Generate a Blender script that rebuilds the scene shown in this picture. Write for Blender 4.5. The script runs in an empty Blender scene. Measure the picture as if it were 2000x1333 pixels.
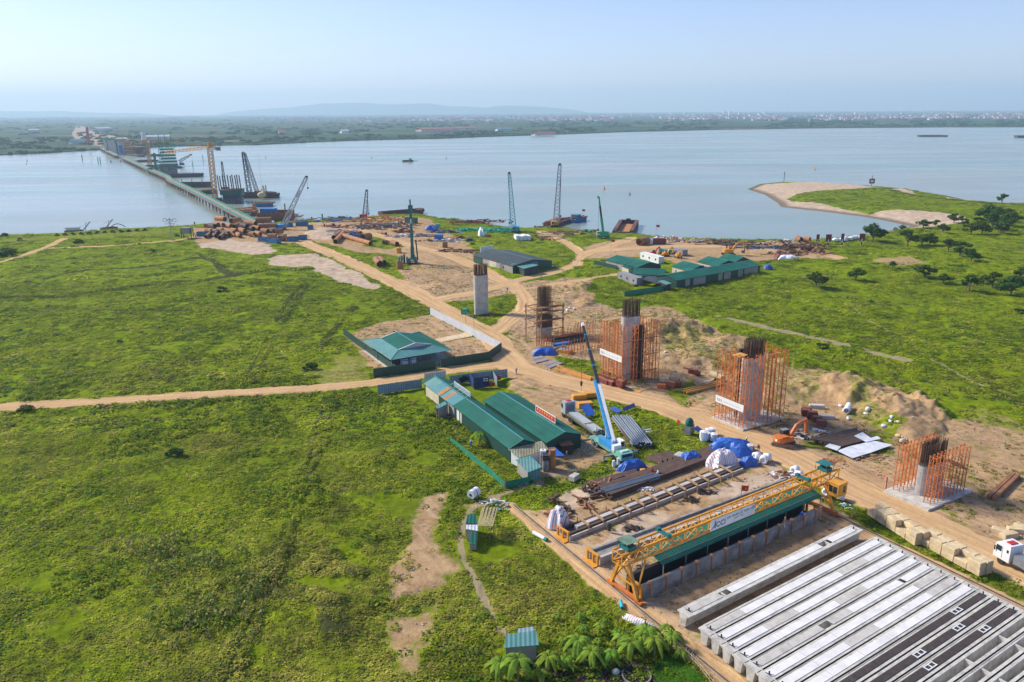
import bpy, math, random
import numpy as np
from mathutils import Vector, Matrix
random.seed(7); rng = np.random.default_rng(11)
C = bpy.context.scene.collection
# ---------------------------------------------------------------- camera, sky, sun, exposure
F = 1555.0; H = 62.0
PITCH = math.atan(450/1555.0); ROLL = math.radians(0.35)
cam = bpy.data.cameras.new("camera"); cam.sensor_width = 36.0; cam.lens = 36.0*F/2000.0
cam.clip_start = 1.0; cam.clip_end = 60000.0
camo = bpy.data.objects.new("camera", cam); C.objects.link(camo)
camo.matrix_world = Matrix.Translation((0, 0, H)) @ Matrix.Rotation(math.pi/2-PITCH, 4, 'X') @ Matrix.Rotation(-ROLL, 4, 'Z')
bpy.context.scene.camera = camo
HAZE_D = 1.05e-4
SUN_EL = math.radians(37); SUN_AZ = math.radians(-66)          # azimuth measured from +Y towards +X
SD = Vector((math.sin(SUN_AZ)*math.cos(SUN_EL), math.cos(SUN_AZ)*math.cos(SUN_EL), math.sin(SUN_EL)))
world = bpy.data.worlds.new("World"); bpy.context.scene.world = world; world.use_nodes = True
wn = world.node_tree.nodes; wl = world.node_tree.links
bg = wn['Background']; sky = wn.new('ShaderNodeTexSky'); sky.sky_type = 'NISHITA'; sky.sun_disc = False
sky.sun_elevation = SUN_EL; sky.sun_rotation = SUN_AZ
sky.air_density = 1.0; sky.dust_density = 0.5; sky.ozone_density = 3.0; sky.altitude = 50
bg.inputs['Strength'].default_value = 0.102
bpy.context.scene.cycles.volume_bounces = 1
tint = wn.new('ShaderNodeVectorMath'); tint.operation = 'MULTIPLY'; tint.inputs[1].default_value = (.99, .925, 1.13)
wl.new(sky.outputs[0], tint.inputs[0]); wl.new(tint.outputs[0], bg.inputs['Color'])
sl = bpy.data.lights.new("sun", 'SUN'); sl.energy = 3.8; sl.angle = math.radians(10); sl.color = (1.0, 0.93, 0.80)
slo = bpy.data.objects.new("sun", sl); C.objects.link(slo)
slo.rotation_euler = SD.to_track_quat('Z', 'Y').to_euler(); slo.location = (-100, 0, 200)
vs = bpy.context.scene.view_settings; vs.view_transform = 'Standard'; vs.look = 'None'; vs.exposure = 0.62; vs.gamma = 1.0
bpy.context.scene.display_settings.display_device = 'sRGB'
# ---------------------------------------------------------------- photograph measurements -> places on the ground
sp, cp = math.sin(PITCH), math.cos(PITCH); sr, cr = math.sin(ROLL), math.cos(ROLL)
def ray(px, py):
    u = (px-1000)/F; v = (py-666.5)/F
    u, v = u*cr-v*sr, u*sr+v*cr
    return u, cp-v*sp, -(sp+v*cp)
def P(px, py, z=0.0):
    dx, dy, dz = ray(px, py); t = (z-H)/dz
    return Vector((dx*t, dy*t, z))
def RY(px, py, Y):
    dx, dy, dz = ray(px, py); t = Y/dy
    return Vector((dx*t, Y, H+dz*t))
def proj(v):
    x, y, z = v[0], v[1], v[2]-H
    w = y*cp - z*sp; vv = -(y*sp + z*cp)/w; u = x/w
    u, vv = u*cr+vv*sr, -u*sr+vv*cr
    return 1000+u*F, 666.5+vv*F
def ZT(base, py):                                              # height of what ends at row py above the ground point base
    lo, hi = -5.0, 80.0
    for _ in range(40):
        m = (lo+hi)/2
        if proj((base[0], base[1], m))[1] > py: lo = m
        else: hi = m
    return lo
WZ = -2.5                                                      # water level
def PW(px, py): return P(px, py, WZ)
# ---------------------------------------------------------------- mesh helpers
class MB:
    def __init__(s): s.v = []; s.f = []
    def add(s, vs, fs):
        n = len(s.v); s.v += [tuple(p) for p in vs]; s.f += [tuple(i+n for i in f) for f in fs]; return s
    def box(s, c, d, rz=0.0, ry=0.0):
        x, y, z = d[0]/2, d[1]/2, d[2]/2
        R = Matrix.Rotation(rz, 3, 'Z') @ Matrix.Rotation(ry, 3, 'Y'); c = Vector(c)
        vs = [c + R @ Vector((a*x, b*y, e*z)) for e in (-1, 1) for a, b in ((-1, -1), (1, -1), (1, 1), (-1, 1))]
        return s.add(vs, [(3, 2, 1, 0), (4, 5, 6, 7), (0, 1, 5, 4), (1, 2, 6, 5), (2, 3, 7, 6), (3, 0, 4, 7)])
    def bx(s, x0, x1, y0, y1, z0, z1): return s.box(((x0+x1)/2, (y0+y1)/2, (z0+z1)/2), (abs(x1-x0), abs(y1-y0), abs(z1-z0)))
    def bar(s, p, q, w, h=None):
        p, q = Vector(p), Vector(q); d = q-p
        if d.length < 1e-6: return s
        h = h or w; d.normalize()
        up = Vector((0, 0, 1)) if abs(d.z) < .95 else Vector((1, 0, 0))
        a = d.cross(up).normalized()*w/2; b = a.cross(d).normalized()*h/2
        vs = [e + i*a + j*b for e in (p, q) for i, j in ((-1, -1), (1, -1), (1, 1), (-1, 1))]
        return s.add(vs, [(3, 2, 1, 0), (4, 5, 6, 7), (0, 1, 5, 4), (1, 2, 6, 5), (2, 3, 7, 6), (3, 0, 4, 7)])
    def tube(s, p, q, r, n=8, r2=None, caps=True):
        p, q = Vector(p), Vector(q); d = (q-p).normalized(); r2 = r if r2 is None else r2
        up = Vector((0, 0, 1)) if abs(d.z) < .95 else Vector((1, 0, 0))
        a = d.cross(up).normalized(); b = a.cross(d).normalized()
        vs = []
        for e, rr in ((p, r), (q, r2)):
            for i in range(n):
                t = 2*math.pi*i/n; vs.append(e + (a*math.cos(t)+b*math.sin(t))*rr)
        fs = [(i, (i+1) % n, n+(i+1) % n, n+i) for i in range(n)]
        if caps: fs += [tuple(range(n))[::-1], tuple(range(n, 2*n))]
        return s.add(vs, fs)
    def pipe(s, p, q, r, t, n=14):
        p, q = Vector(p), Vector(q); d = (q-p).normalized()
        up = Vector((0, 0, 1)) if abs(d.z) < .95 else Vector((1, 0, 0))
        a = d.cross(up).normalized(); b = a.cross(d).normalized(); vs = []
        for e, rr in ((p, r), (q, r), (q, r-t), (p, r-t)):
            for i in range(n):
                th = 2*math.pi*i/n; vs.append(e + (a*math.cos(th)+b*math.sin(th))*rr)
        fs = [(k*n+i, k*n+(i+1) % n, ((k+1) % 4)*n+(i+1) % n, ((k+1) % 4)*n+i) for k in range(4) for i in range(n)]
        return s.add(vs, fs)
    def prism(s, poly, z0, z1):
        n = len(poly); vs = [(p[0], p[1], z0) for p in poly]+[(p[0], p[1], z1) for p in poly]
        return s.add(vs, [tuple(range(n))[::-1], tuple(range(n, 2*n))]+[(i, (i+1) % n, n+(i+1) % n, n+i) for i in range(n)])
    def xprism(s, sec, x0, x1):                               # section in (y, z) swept along x
        n = len(sec); vs = [(x0, p[0], p[1]) for p in sec]+[(x1, p[0], p[1]) for p in sec]
        return s.add(vs, [tuple(range(n))[::-1], tuple(range(n, 2*n))]+[(i, (i+1) % n, n+(i+1) % n, n+i) for i in range(n)])
    def slab(s, pts, t):                                      # quad/polygon sheet with thickness t downward
        n = len(pts); vs = [tuple(p) for p in pts]+[(p[0], p[1], p[2]-t) for p in pts]
        return s.add(vs, [tuple(range(n)), tuple(range(n, 2*n))[::-1]]+[(i, n+i, n+(i+1) % n, (i+1) % n) for i in range(n)])
    def lattice(s, p, q, w0, w1, n, c=.12, dg=.07, tri=False):
        p, q = Vector(p), Vector(q); d = (q-p).normalized()
        up = Vector((0, 0, 1)) if abs(d.z) < .9 else Vector((0, 1, 0))
        a = d.cross(up).normalized(); b = a.cross(d).normalized()
        cs = ((-1, -1), (1, -1), (1, 1), (-1, 1))
        def pt(k, i):
            t = k/n; w = (w0+(w1-w0)*t)/2
            return p+(q-p)*t+a*cs[i][0]*w+b*cs[i][1]*w
        for i in range(4):
            s.bar(pt(0, i), pt(n, i), c)
            for k in range(n):
                j = (i+1) % 4
                s.bar(pt(k, i if k % 2 else j), pt(k+1, j if k % 2 else i), dg)
        return s
    def blob(s, c, r, seed=0, seg=8, rings=5, amp=.2):
        rd = random.Random(seed); vs = []; fs = []; c = Vector(c)
        for i in range(rings+1):
            th = math.pi*i/rings
            for j in range(seg):
                ph = 2*math.pi*j/seg; k = 1+rd.uniform(-amp, amp)
                vs.append(c+Vector((r[0]*math.sin(th)*math.cos(ph)*k, r[1]*math.sin(th)*math.sin(ph)*k, r[2]*math.cos(th)*k)))
        for i in range(rings):
            for j in range(seg): fs.append((i*seg+j, (i+1)*seg+j, (i+1)*seg+(j+1) % seg, i*seg+(j+1) % seg))
        return s.add(vs, fs)
    def build(s, name, mat, parent=None, loc=None, rz=0.0, smooth=False):
        me = bpy.data.meshes.new(name); me.from_pydata(s.v, [], s.f); me.update()
        mats = mat if isinstance(mat, (list, tuple)) else [mat]
        for m in mats: me.materials.append(m)
        if smooth: me.polygons.foreach_set('use_smooth', [True]*len(me.polygons))
        o = bpy.data.objects.new(name, me); C.objects.link(o)
        if parent: o.parent = parent
        if loc is not None: o.location = loc
        o.rotation_euler.z = rz
        return o
def np_mesh(name, V, Fq, mat, cols=None, smooth=False):
    me = bpy.data.meshes.new(name); nv = len(V); nf = len(Fq); k = Fq.shape[1]
    me.vertices.add(nv); me.vertices.foreach_set('co', V.astype(np.float32).ravel())
    me.loops.add(nf*k); me.loops.foreach_set('vertex_index', Fq.astype(np.int32).ravel())
    me.polygons.add(nf); me.polygons.foreach_set('loop_start', (np.arange(nf)*k).astype(np.int32))
    me.polygons.foreach_set('loop_total', np.full(nf, k, np.int32))
    if smooth: me.polygons.foreach_set('use_smooth', np.ones(nf, bool))
    me.update(calc_edges=True); me.materials.append(mat)
    for kx, arr in (cols or {}).items():
        if arr.ndim == 2:
            at = me.attributes.new(kx, 'FLOAT_COLOR', 'POINT'); at.data.foreach_set('color', arr.astype(np.float32).ravel())
        else:
            at = me.attributes.new(kx, 'FLOAT', 'POINT'); at.data.foreach_set('value', arr.astype(np.float32))
    o = bpy.data.objects.new(name, me); C.objects.link(o); return o
def tag(o, label=None, cat=None, group=None, kind=None):
    if label: o['label'] = label
    if cat: o['category'] = cat
    if group: o['group'] = group
    if kind: o['kind'] = kind
    return o
def thing(name, label, cat, loc=(0, 0, 0), rz=0.0, group=None):
    o = bpy.data.objects.new(name, None); o.empty_display_size = .5; C.objects.link(o)
    o.location = loc; o.rotation_euler.z = rz
    return tag(o, label, cat, group)
def kids(o): return [c for c in bpy.data.objects if c.parent == o]
def dup(o, loc, rz=0.0, label=None, scale=None, group=None, _ch={}):
    if o.name not in _ch: _ch[o.name] = [(c, [g for g in bpy.data.objects if g.parent == c]) for c in bpy.data.objects if c.parent == o]
    r = o.copy(); C.objects.link(r); r.location = loc; r.rotation_euler.z = rz
    if label: r['label'] = label
    if group: r['group'] = group
    if scale: r.scale = scale if isinstance(scale, (tuple, list, Vector)) else (scale,)*3
    for c, gs in _ch[o.name]:
        k = c.copy(); C.objects.link(k); k.parent = r
        for g in gs: q = g.copy(); C.objects.link(q); q.parent = k
    return r
# ---------------------------------------------------------------- materials
MT = {}
def newmat(name):
    m = bpy.data.materials.new(name); m.use_nodes = True; nt = m.node_tree
    return m, nt, nt.nodes, nt.links, nt.nodes['Principled BSDF']
def pm(name, col, rough=.7, var=.25, scale=1.5, metal=0.0, bump=0.0, col2=None, amt=.5, spec=None, corr=0.0, grain=8.0):
    """noise-weathered surface; corr = pitch of corrugation along local x; col2 = stain colour with its own patches"""
    if name in MT: return MT[name]
    m, nt, N, L, b = newmat(name)
    b.inputs['Roughness'].default_value = rough; b.inputs['Metallic'].default_value = metal
    if spec is not None: b.inputs['Specular IOR Level'].default_value = spec
    tc = N.new('ShaderNodeTexCoord'); oi = N.new('ShaderNodeObjectInfo')
    va = N.new('ShaderNodeVectorMath'); va.operation = 'MULTIPLY_ADD'; va.inputs[1].default_value = (1, 1, 1)
    cx = N.new('ShaderNodeCombineXYZ'); mu = N.new('ShaderNodeMath'); mu.operation = 'MULTIPLY'; mu.inputs[1].default_value = 37.0
    L.new(oi.outputs['Random'], mu.inputs[0]); L.new(mu.outputs[0], cx.inputs[0]); L.new(mu.outputs[0], cx.inputs[1])
    L.new(tc.outputs['Object'], va.inputs[0]); L.new(cx.outputs[0], va.inputs[2])
    n1 = N.new('ShaderNodeTexNoise'); n1.inputs['Scale'].default_value = scale; n1.inputs['Detail'].default_value = 6; n1.inputs['Roughness'].default_value = .65
    L.new(va.outputs[0], n1.inputs['Vector'])
    mr = N.new('ShaderNodeMapRange'); mr.inputs[1].default_value = .3; mr.inputs[2].default_value = .7
    mr.inputs[3].default_value = 1-var; mr.inputs[4].default_value = 1+var*.6
    L.new(n1.outputs[0], mr.inputs[0])
    base = N.new('ShaderNodeMix'); base.data_type = 'RGBA'; base.inputs[6].default_value = (*col, 1)
    c2 = col2 or tuple(c*.45+.02 for c in col); base.inputs[7].default_value = (*c2, 1)
    n2 = N.new('ShaderNodeTexNoise'); n2.inputs['Scale'].default_value = scale*.6; n2.inputs['Detail'].default_value = 8; n2.inputs['Roughness'].default_value = .7
    L.new(va.outputs[0], n2.inputs['Vector'])
    r2 = N.new('ShaderNodeMapRange'); r2.inputs[1].default_value = .62-.3*amt; r2.inputs[2].default_value = .82-.2*amt; r2.inputs[4].default_value = min(1, .25+amt)
    L.new(n2.outputs[0], r2.inputs[0]); L.new(r2.outputs[0], base.inputs[0])
    mx = N.new('ShaderNodeVectorMath'); mx.operation = 'SCALE'
    L.new(base.outputs[2], mx.inputs[0]); L.new(mr.outputs[0], mx.inputs['Scale'])
    out = mx.outputs[0]
    if corr:
        wv = N.new('ShaderNodeTexWave'); wv.wave_type = 'BANDS'; wv.bands_direction = 'X'; wv.wave_profile = 'SIN'
        wv.inputs['Scale'].default_value = 1/corr*.314; L.new(tc.outputs['Object'], wv.inputs['Vector'])
        w2 = N.new('ShaderNodeMapRange'); w2.inputs[3].default_value = .72; w2.inputs[4].default_value = 1.1; L.new(wv.outputs['Fac'], w2.inputs[0])
        m2 = N.new('ShaderNodeVectorMath'); m2.operation = 'SCALE'; L.new(out, m2.inputs[0]); L.new(w2.outputs[0], m2.inputs['Scale']); out = m2.outputs[0]
        bp = N.new('ShaderNodeBump'); bp.inputs['Strength'].default_value = .6; bp.inputs['Distance'].default_value = .06
        L.new(wv.outputs['Fac'], bp.inputs['Height']); L.new(bp.outputs[0], b.inputs['Normal'])
    elif bump:
        n3 = N.new('ShaderNodeTexNoise'); n3.inputs['Scale'].default_value = scale*grain; n3.inputs['Detail'].default_value = 4
        L.new(va.outputs[0], n3.inputs['Vector'])
        bp = N.new('ShaderNodeBump'); bp.inputs['Strength'].default_value = bump; bp.inputs['Distance'].default_value = .08
        L.new(n3.outputs[0], bp.inputs['Height']); L.new(bp.outputs[0], b.inputs['Normal'])
    L.new(out, b.inputs['Base Color'])
    MT[name] = m; return m
CONC = pm('concrete', (.54, .51, .45), .9, .18, .8, bump=.3, col2=(.27, .25, .22), amt=.45)
CONCL = pm('slab_concrete', (.76, .74, .70), .8, .14, .5, bump=.2, col2=(.55, .54, .51), amt=.45)
CONCR = pm('rough_concrete', (.60, .57, .50), .95, .25, 1.2, bump=.4, col2=(.24, .225, .2), amt=.5)
CONCD = pm('stained_concrete', (.34, .33, .31), .95, .3, .7, bump=.4, col2=(.12, .11, .10), amt=.7)
CREAM = pm('cream_concrete', (.68, .53, .31), .95, .25, .9, bump=.4, col2=(.34, .25, .15), amt=.5)
YEL = pm('yellow_paint', (.72, .33, .03), .5, .2, 1.0, col2=(.42, .16, .03), amt=.4)
ORG = pm('orange_paint', (.62, .17, .03), .6, .25, .8, col2=(.35, .12, .05), amt=.45)
SCAF = pm('orange_scaffold_paint', (.62, .18, .035), .6, .25, .6, col2=(.42, .15, .04), amt=.5)
RUST = pm('rusty_steel', (.34, .15, .065), .85, .35, .6, bump=.3, col2=(.13, .065, .04), amt=.5)
RUSTO = pm('orange_rusty_steel', (.47, .21, .08), .85, .3, .5, bump=.3, col2=(.2, .09, .045), amt=.45)
RUSTD = pm('dark_rusty_steel', (.10, .062, .045), .85, .4, .6, bump=.3, col2=(.2, .10, .06), amt=.4)
REDB = pm('dark_red_paint', (.21, .04, .03), .8, .25, 1.0, bump=.2, col2=(.11, .03, .025), amt=.4)
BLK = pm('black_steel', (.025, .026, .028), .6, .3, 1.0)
RUB = pm('tyre_rubber', (.03, .028, .026), .9, .2, 3.0)
STG = pm('grey_steel', (.27, .29, .31), .55, .25, .9, metal=.3, col2=(.14, .13, .12), amt=.4)
PIPEG = pm('blue_grey_pipe_steel', (.20, .24, .28), .5, .2, .8, metal=.3, col2=(.12, .13, .14), amt=.4)
WHT = pm('white_paint', (.78, .78, .76), .5, .1, 1.0, col2=(.5, .48, .44), amt=.3)
WHTC = pm('white_corrugated_sheet', (.62, .66, .70), .5, .12, .5, corr=.5, col2=(.42, .45, .48), amt=.35)
GRYC = pm('blue_grey_corrugated_sheet', (.27, .36, .42), .5, .15, .5, corr=.5, col2=(.2, .25, .28), amt=.4)
GRN = pm('green_corrugated_roof', (.016, .135, .10), .75, .25, .18, corr=.55, col2=(.05, .18, .14), amt=.5, spec=.15)
GRNL = pm('faded_green_roof', (.09, .27, .25), .6, .2, .3, corr=.55, col2=(.2, .33, .3), amt=.5)
GRND = pm('dark_green_sheet', (.014, .07, .052), .55, .15, .4, corr=.5, col2=(.02, .09, .07), amt=.3)
TEAL = pm('teal_ridge_sheet', (.08, .27, .26), .5, .1, 1.0)
NET = pm('green_net', (.015, .22, .12), .8, .3, .8, col2=(.03, .3, .18), amt=.5)
BLKS = pm('black_shade_sheet', (.035, .058, .062), .75, .3, .25, corr=1.1, col2=(.09, .11, .115), amt=.5)
RPATCH = pm('patched_rusty_roof', (.30, .37, .24), .8, .3, .35, corr=.5, col2=(.3, .13, .06), amt=.8)
TARP = pm('blue_tarpaulin', (.02, .11, .46), .45, .3, .7, col2=(.05, .2, .6), amt=.5)
BLUE = pm('blue_paint', (.03, .16, .42), .6, .25, .6, col2=(.06, .2, .4), amt=.4)
BLUEC = pm('blue_corrugated_steel', (.02, .17, .36), .6, .25, .6, corr=.6, col2=(.1, .12, .14), amt=.4)
NAVY = pm('navy_sheet', (.012, .04, .2), .6, .2, .6, corr=.5)
WOOD = pm('timber', (.42, .25, .12), .85, .3, 1.5, bump=.2, col2=(.24, .13, .06), amt=.4)
WOODO = pm('orange_timber', (.70, .32, .06), .7, .2, 1.0, col2=(.5, .2, .05), amt=.4)
PLY = pm('plywood', (.48, .30, .14), .8, .25, .8, col2=(.3, .18, .09), amt=.4)
CREAMW = pm('cream_wall', (.58, .52, .38), .8, .15, .6, col2=(.4, .34, .25), amt=.4)
GREYW = pm('grey_wall', (.34, .31, .28), .85, .2, .6, col2=(.24, .2, .17), amt=.45)
GLASS = pm('dark_window_glass', (.03, .04, .05), .15, .1, 1.0)
WIN = GLASS
RED = pm('red_paint', (.55, .03, .025), .5, .15, 1.0)
MINT = pm('mint_green_paint', (.20, .46, .36), .6, .3, 1.0, col2=(.16, .24, .18), amt=.5)
SKYB = pm('light_blue_paint', (.05, .33, .66), .45, .2, 1.0)
TEALC = pm('crane_teal_paint', (.02, .42, .52), .5, .2, .6)
GRNC = pm('crane_green_paint', (.02, .40, .20), .5, .2, .6)
TEALD = pm('rig_teal_paint', (.01, .17, .16), .5, .25, .6)
BAG = pm('white_woven_bag', (.80, .81, .84), .7, .12, 1.2, bump=.4, col2=(.6, .6, .62), amt=.35)
CGRN = pm('cabinet_green_paint', (.02, .30, .16), .5, .2, .8)
PLUM = pm('maroon_paint', (.22, .035, .045), .65, .2, .7, corr=.6)
def stripes(name, a, b, sc=.5):
    m, nt, N, L, bs = newmat(name); tc = N.new('ShaderNodeTexCoord'); w = N.new('ShaderNodeTexWave'); w.bands_direction = 'X'
    w.inputs['Scale'].default_value = sc; w.inputs['Distortion'].default_value = .15; L.new(tc.outputs['Object'], w.inputs['Vector'])
    cr_ = N.new('ShaderNodeValToRGB'); cr_.color_ramp.elements[0].color = (*a, 1); cr_.color_ramp.elements[1].color = (.78, .78, .78, 1)
    cr_.color_ramp.elements[0].position = .0; cr_.color_ramp.elements[1].position = .12
    e = cr_.color_ramp.elements.new(.94); e.color = (.78, .78, .78, 1); e = cr_.color_ramp.elements.new(1.0); e.color = (*b, 1)
    L.new(w.outputs['Fac'], cr_.inputs[0]); L.new(cr_.outputs[0], bs.inputs['Base Color']); bs.inputs['Roughness'].default_value = .7
    return m
STRIPE = stripes('striped_tarpaulin', (.6, .12, .1), (.1, .2, .5))
def hazard(name, a, b, sc):
    m, nt, N, L, bs = newmat(name); tc = N.new('ShaderNodeTexCoord'); w = N.new('ShaderNodeTexWave'); w.bands_direction = 'Z'
    w.inputs['Scale'].default_value = sc; L.new(tc.outputs['Object'], w.inputs['Vector'])
    cr_ = N.new('ShaderNodeValToRGB'); cr_.color_ramp.interpolation = 'CONSTANT'; cr_.color_ramp.elements[0].color = (*a, 1)
    cr_.color_ramp.elements[1].color = (*b, 1); cr_.color_ramp.elements[1].position = .5
    L.new(w.outputs['Fac'], cr_.inputs[0]); L.new(cr_.outputs[0], bs.inputs['Base Color'])
    return m
POLE = hazard('striped_pole_paint', (.75, .75, .72), (.04, .03, .03), .11)
# ---------------------------------------------------------------- numpy noise and distance fields
def _h(ix, iy, s):
    n = (ix.astype(np.int64)*374761393 + iy.astype(np.int64)*668265263 + s*1442695041) & 0x7fffffff
    n = ((n ^ (n >> 13))*1274126177) & 0x7fffffff
    return ((n ^ (n >> 16)) & 0xffff)/65535.0
def vnoise(x, y, s=0):
    ix = np.floor(x); iy = np.floor(y); fx = x-ix; fy = y-iy
    fx = fx*fx*(3-2*fx); fy = fy*fy*(3-2*fy)
    a = _h(ix, iy, s); b = _h(ix+1, iy, s); c = _h(ix, iy+1, s); d = _h(ix+1, iy+1, s)
    return (a*(1-fx)+b*fx)*(1-fy)+(c*(1-fx)+d*fx)*fy
def fbm(x, y, sc, o=4, s=0):
    r = 0; a = .5; t = 0
    for k in range(o): r = r+a*vnoise(x/sc*2**k+17*k, y/sc*2**k+9*k, s+k); t += a; a *= .5
    return r/t
def seg_dist(x, y, pts):
    """distance to a polyline, side-signed offset and run length at the nearest point"""
    best = np.full(x.shape, 1e9); so = np.zeros(x.shape); ss = np.zeros(x.shape); run = 0
    for (ax, ay), (bx, by) in zip(pts[:-1], pts[1:]):
        dx, dy = bx-ax, by-ay; L2 = dx*dx+dy*dy; L = math.sqrt(L2)
        t = np.clip(((x-ax)*dx+(y-ay)*dy)/L2, 0, 1); d = np.hypot(x-ax-t*dx, y-ay-t*dy)
        m = d < best; best = np.where(m, d, best)
        so = np.where(m, ((x-ax)*dy-(y-ay)*dx)/L, so); ss = np.where(m, run+t*L, ss); run += L
    return best, so, ss
def inside(x, y, pts):
    r = np.zeros(x.shape, bool); n = len(pts)
    for i in range(n):
        (ax, ay), (bx, by) = pts[i], pts[(i+1) % n]
        if ay == by: continue
        c = ((ay > y) != (by > y)) & (x < (bx-ax)*(y-ay)/(by-ay)+ax); r ^= c
    return r
def W(pts, z=0.0): return [tuple(P(a, b, z)[:2]) for a, b in pts]
def sdf(x, y, pts):                                          # positive inside
    xs = [p[0] for p in pts]; ys = [p[1] for p in pts]; out = np.full(x.shape, -50.0)
    m = (x > min(xs)-30) & (x < max(xs)+30) & (y > min(ys)-30) & (y < max(ys)+30)
    if m.any():
        X, Y = x[m], y[m]; d = seg_dist(X, Y, pts+[pts[0]])[0]; i = inside(X, Y, pts); out[m] = np.where(i, d, -d)
    return out
SHORE = [(-900, 500), (-300, 478), (0, 463), (120, 459), (200, 453), (330, 447), (400, 442), (470, 440), (540, 438), (620, 433), (700, 429), (760, 423), (830, 421), (870, 430),
         (900, 431), (960, 441), (1010, 449), (1060, 448), (1110, 448), (1150, 454), (1200, 459), (1250, 460), (1300, 467), (1400, 471), (1560, 473), (1690, 461), (1790, 443),
         (1740, 432), (1690, 423), (1620, 414), (1560, 407.5), (1532, 404.5), (1526, 397), (1500, 381), (1466, 370), (1490, 360), (1530, 356), (1600, 358), (1680, 363),
         (1740, 367), (1790, 377), (1840, 382), (1880, 391), (1960, 398), (2060, 396), (2400, 404), (3200, 410)]
SHW = W(SHORE, WZ)
LANDPOLY = SHW+[(SHW[-1][0], -200), (SHW[0][0], -200)]
ROADS = [  # name, width m, pixels
 (7.5, [(2120, 1175), (2050, 1136), (1950, 1085), (1800, 1015), (1680, 962), (1590, 915), (1500, 868), (1420, 840), (1300, 794), (1180, 764), (1084, 742), (1015, 718), (985, 690), (960, 658), (930, 638), (870, 605), (830, 582), (760, 547), (690, 515), (620, 485), (578, 467)]),
 (5.0, [(1060, 735), (977, 712), (893, 721), (809, 736), (725, 748), (662, 754), (500, 764), (400, 770), (200, 783), (0, 797), (-300, 820)]),
 (5.0, [(830, 590), (882, 579), (922, 573), (956, 565), (1008, 548), (1080, 533), (1124, 518), (1137, 498), (1124, 487), (1102, 472), (1058, 453)]),
 (6.0, [(1137, 500), (1157, 491), (1190, 482), (1234, 465)]),
 (6.0, [(1150, 493), (1250, 484), (1340, 481), (1450, 482), (1560, 488), (1640, 504)]),
 (2.5, [(1203, 537), (1157, 544), (1080, 555), (1058, 560), (1000, 567)]),
 (6.0, [(670, 442), (720, 455), (760, 466), (800, 479), (860, 494), (900, 509), (940, 526), (975, 545), (1010, 560), (1027, 589), (1025, 607), (998, 621), (970, 645)]),
 (3.0, [(-40, 520), (0, 512), (60, 494), (100, 479), (125, 466)]),
 (2.2, [(100, 485), (200, 482), (340, 470), (385, 462)]),
 (2.6, [(998, 985), (1016, 1000), (1247, 1192), (1418, 1330), (1500, 1400)]),
 (2.6, [(1590, 985), (1628, 1007), (1706, 1048), (1996, 1186), (2100, 1240)]),
]
PATHS = [
 (1.0, [(1130, 915), (1060, 935), (1000, 955), (960, 970), (920, 995), (905, 1020), (897, 1050), (905, 1090), (925, 1130), (950, 1180), (970, 1215), (985, 1240)]),
 (3.0, [(1370, 612), (1500, 642), (1600, 664), (1700, 690), (1772, 706)]),
 (.6, [(1660, 590), (1690, 625), (1740, 650), (1780, 665), (1800, 695), (1850, 720), (1900, 745), (1980, 770)]),
]
SOIL = [  # dirt polygons, strength
 ([(372, 446), (620, 434), (760, 424), (838, 427), (850, 446), (905, 470), (930, 492), (925, 505), (985, 545), (1030, 556), (1015, 590), (960, 600), (870, 590), (800, 560), (760, 535), (800, 520), (760, 500), (700, 496), (640, 478), (600, 470), (560, 476), (375, 470)], 1.0),
 ([(1000, 560), (1060, 548), (1150, 546), (1160, 590), (1240, 606), (1300, 598), (1390, 640), (1480, 680), (1560, 720), (1640, 725), (1760, 770), (1850, 815), (2100, 870), (2200, 1200), (2050, 1170), (1950, 1122), (1860, 1080), (1700, 1010), (1600, 950), (1480, 882), (1370, 826), (1250, 790), (1150, 770), (1010, 750), (975, 700), (990, 640)], 1.0),
 ([(690, 652), (730, 634), (840, 613), (979, 687), (960, 706), (860, 719), (735, 736), (672, 656)], .85),
 ([(1004, 988), (1110, 930), (1180, 902), (1290, 905), (1400, 880), (1480, 878), (1640, 990), (1720, 1050), (2150, 1250), (2150, 1420), (1520, 1420), (1430, 1335), (1240, 1192)], 1.0),
 ([(1000, 755), (1100, 765), (1190, 790), (1120, 800), (1150, 860), (1200, 890), (1180, 915), (1110, 945), (1040, 950), (1050, 900), (1100, 860), (1060, 800)], .9),
 ([(870, 950), (893, 958), (872, 1000), (862, 1050), (872, 1100), (835, 1172), (760, 1172), (765, 1120), (790, 1060), (802, 1020), (830, 980)], .74),
 ([(745, 1210), (862, 1180), (866, 1230), (845, 1340), (738, 1325), (735, 1260)], .66),
 ([(1180, 470), (1320, 467), (1400, 472), (1560, 473), (1600, 486), (1645, 507), (1560, 505), (1440, 512), (1340, 520), (1300, 505), (1250, 500), (1150, 506), (1140, 485)], 1.0),
 ([(600, 735), (660, 680), (735, 700), (735, 745), (640, 755)], .45),
 ([(1690, 505), (1780, 500), (1810, 515), (1760, 520), (1700, 512)], .6),
 ([(1880, 780), (2050, 830), (2100, 900), (1980, 880), (1890, 820)], .45),
 ([(900, 980), (965, 955), (990, 965), (930, 1000), (925, 1075), (900, 1075)], .6),
 ([(1080, 540), (1160, 545), (1150, 600), (1070, 610), (1060, 570)], .7),
 ([(420, 452), (372, 446), (380, 480), (470, 490)], .8),
 ([(0, 466), (200, 456), (340, 450), (330, 458), (180, 462), (0, 474)], .4),
 ([(1040, 452), (1150, 455), (1140, 470), (1060, 470)], .7),
]
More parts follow.
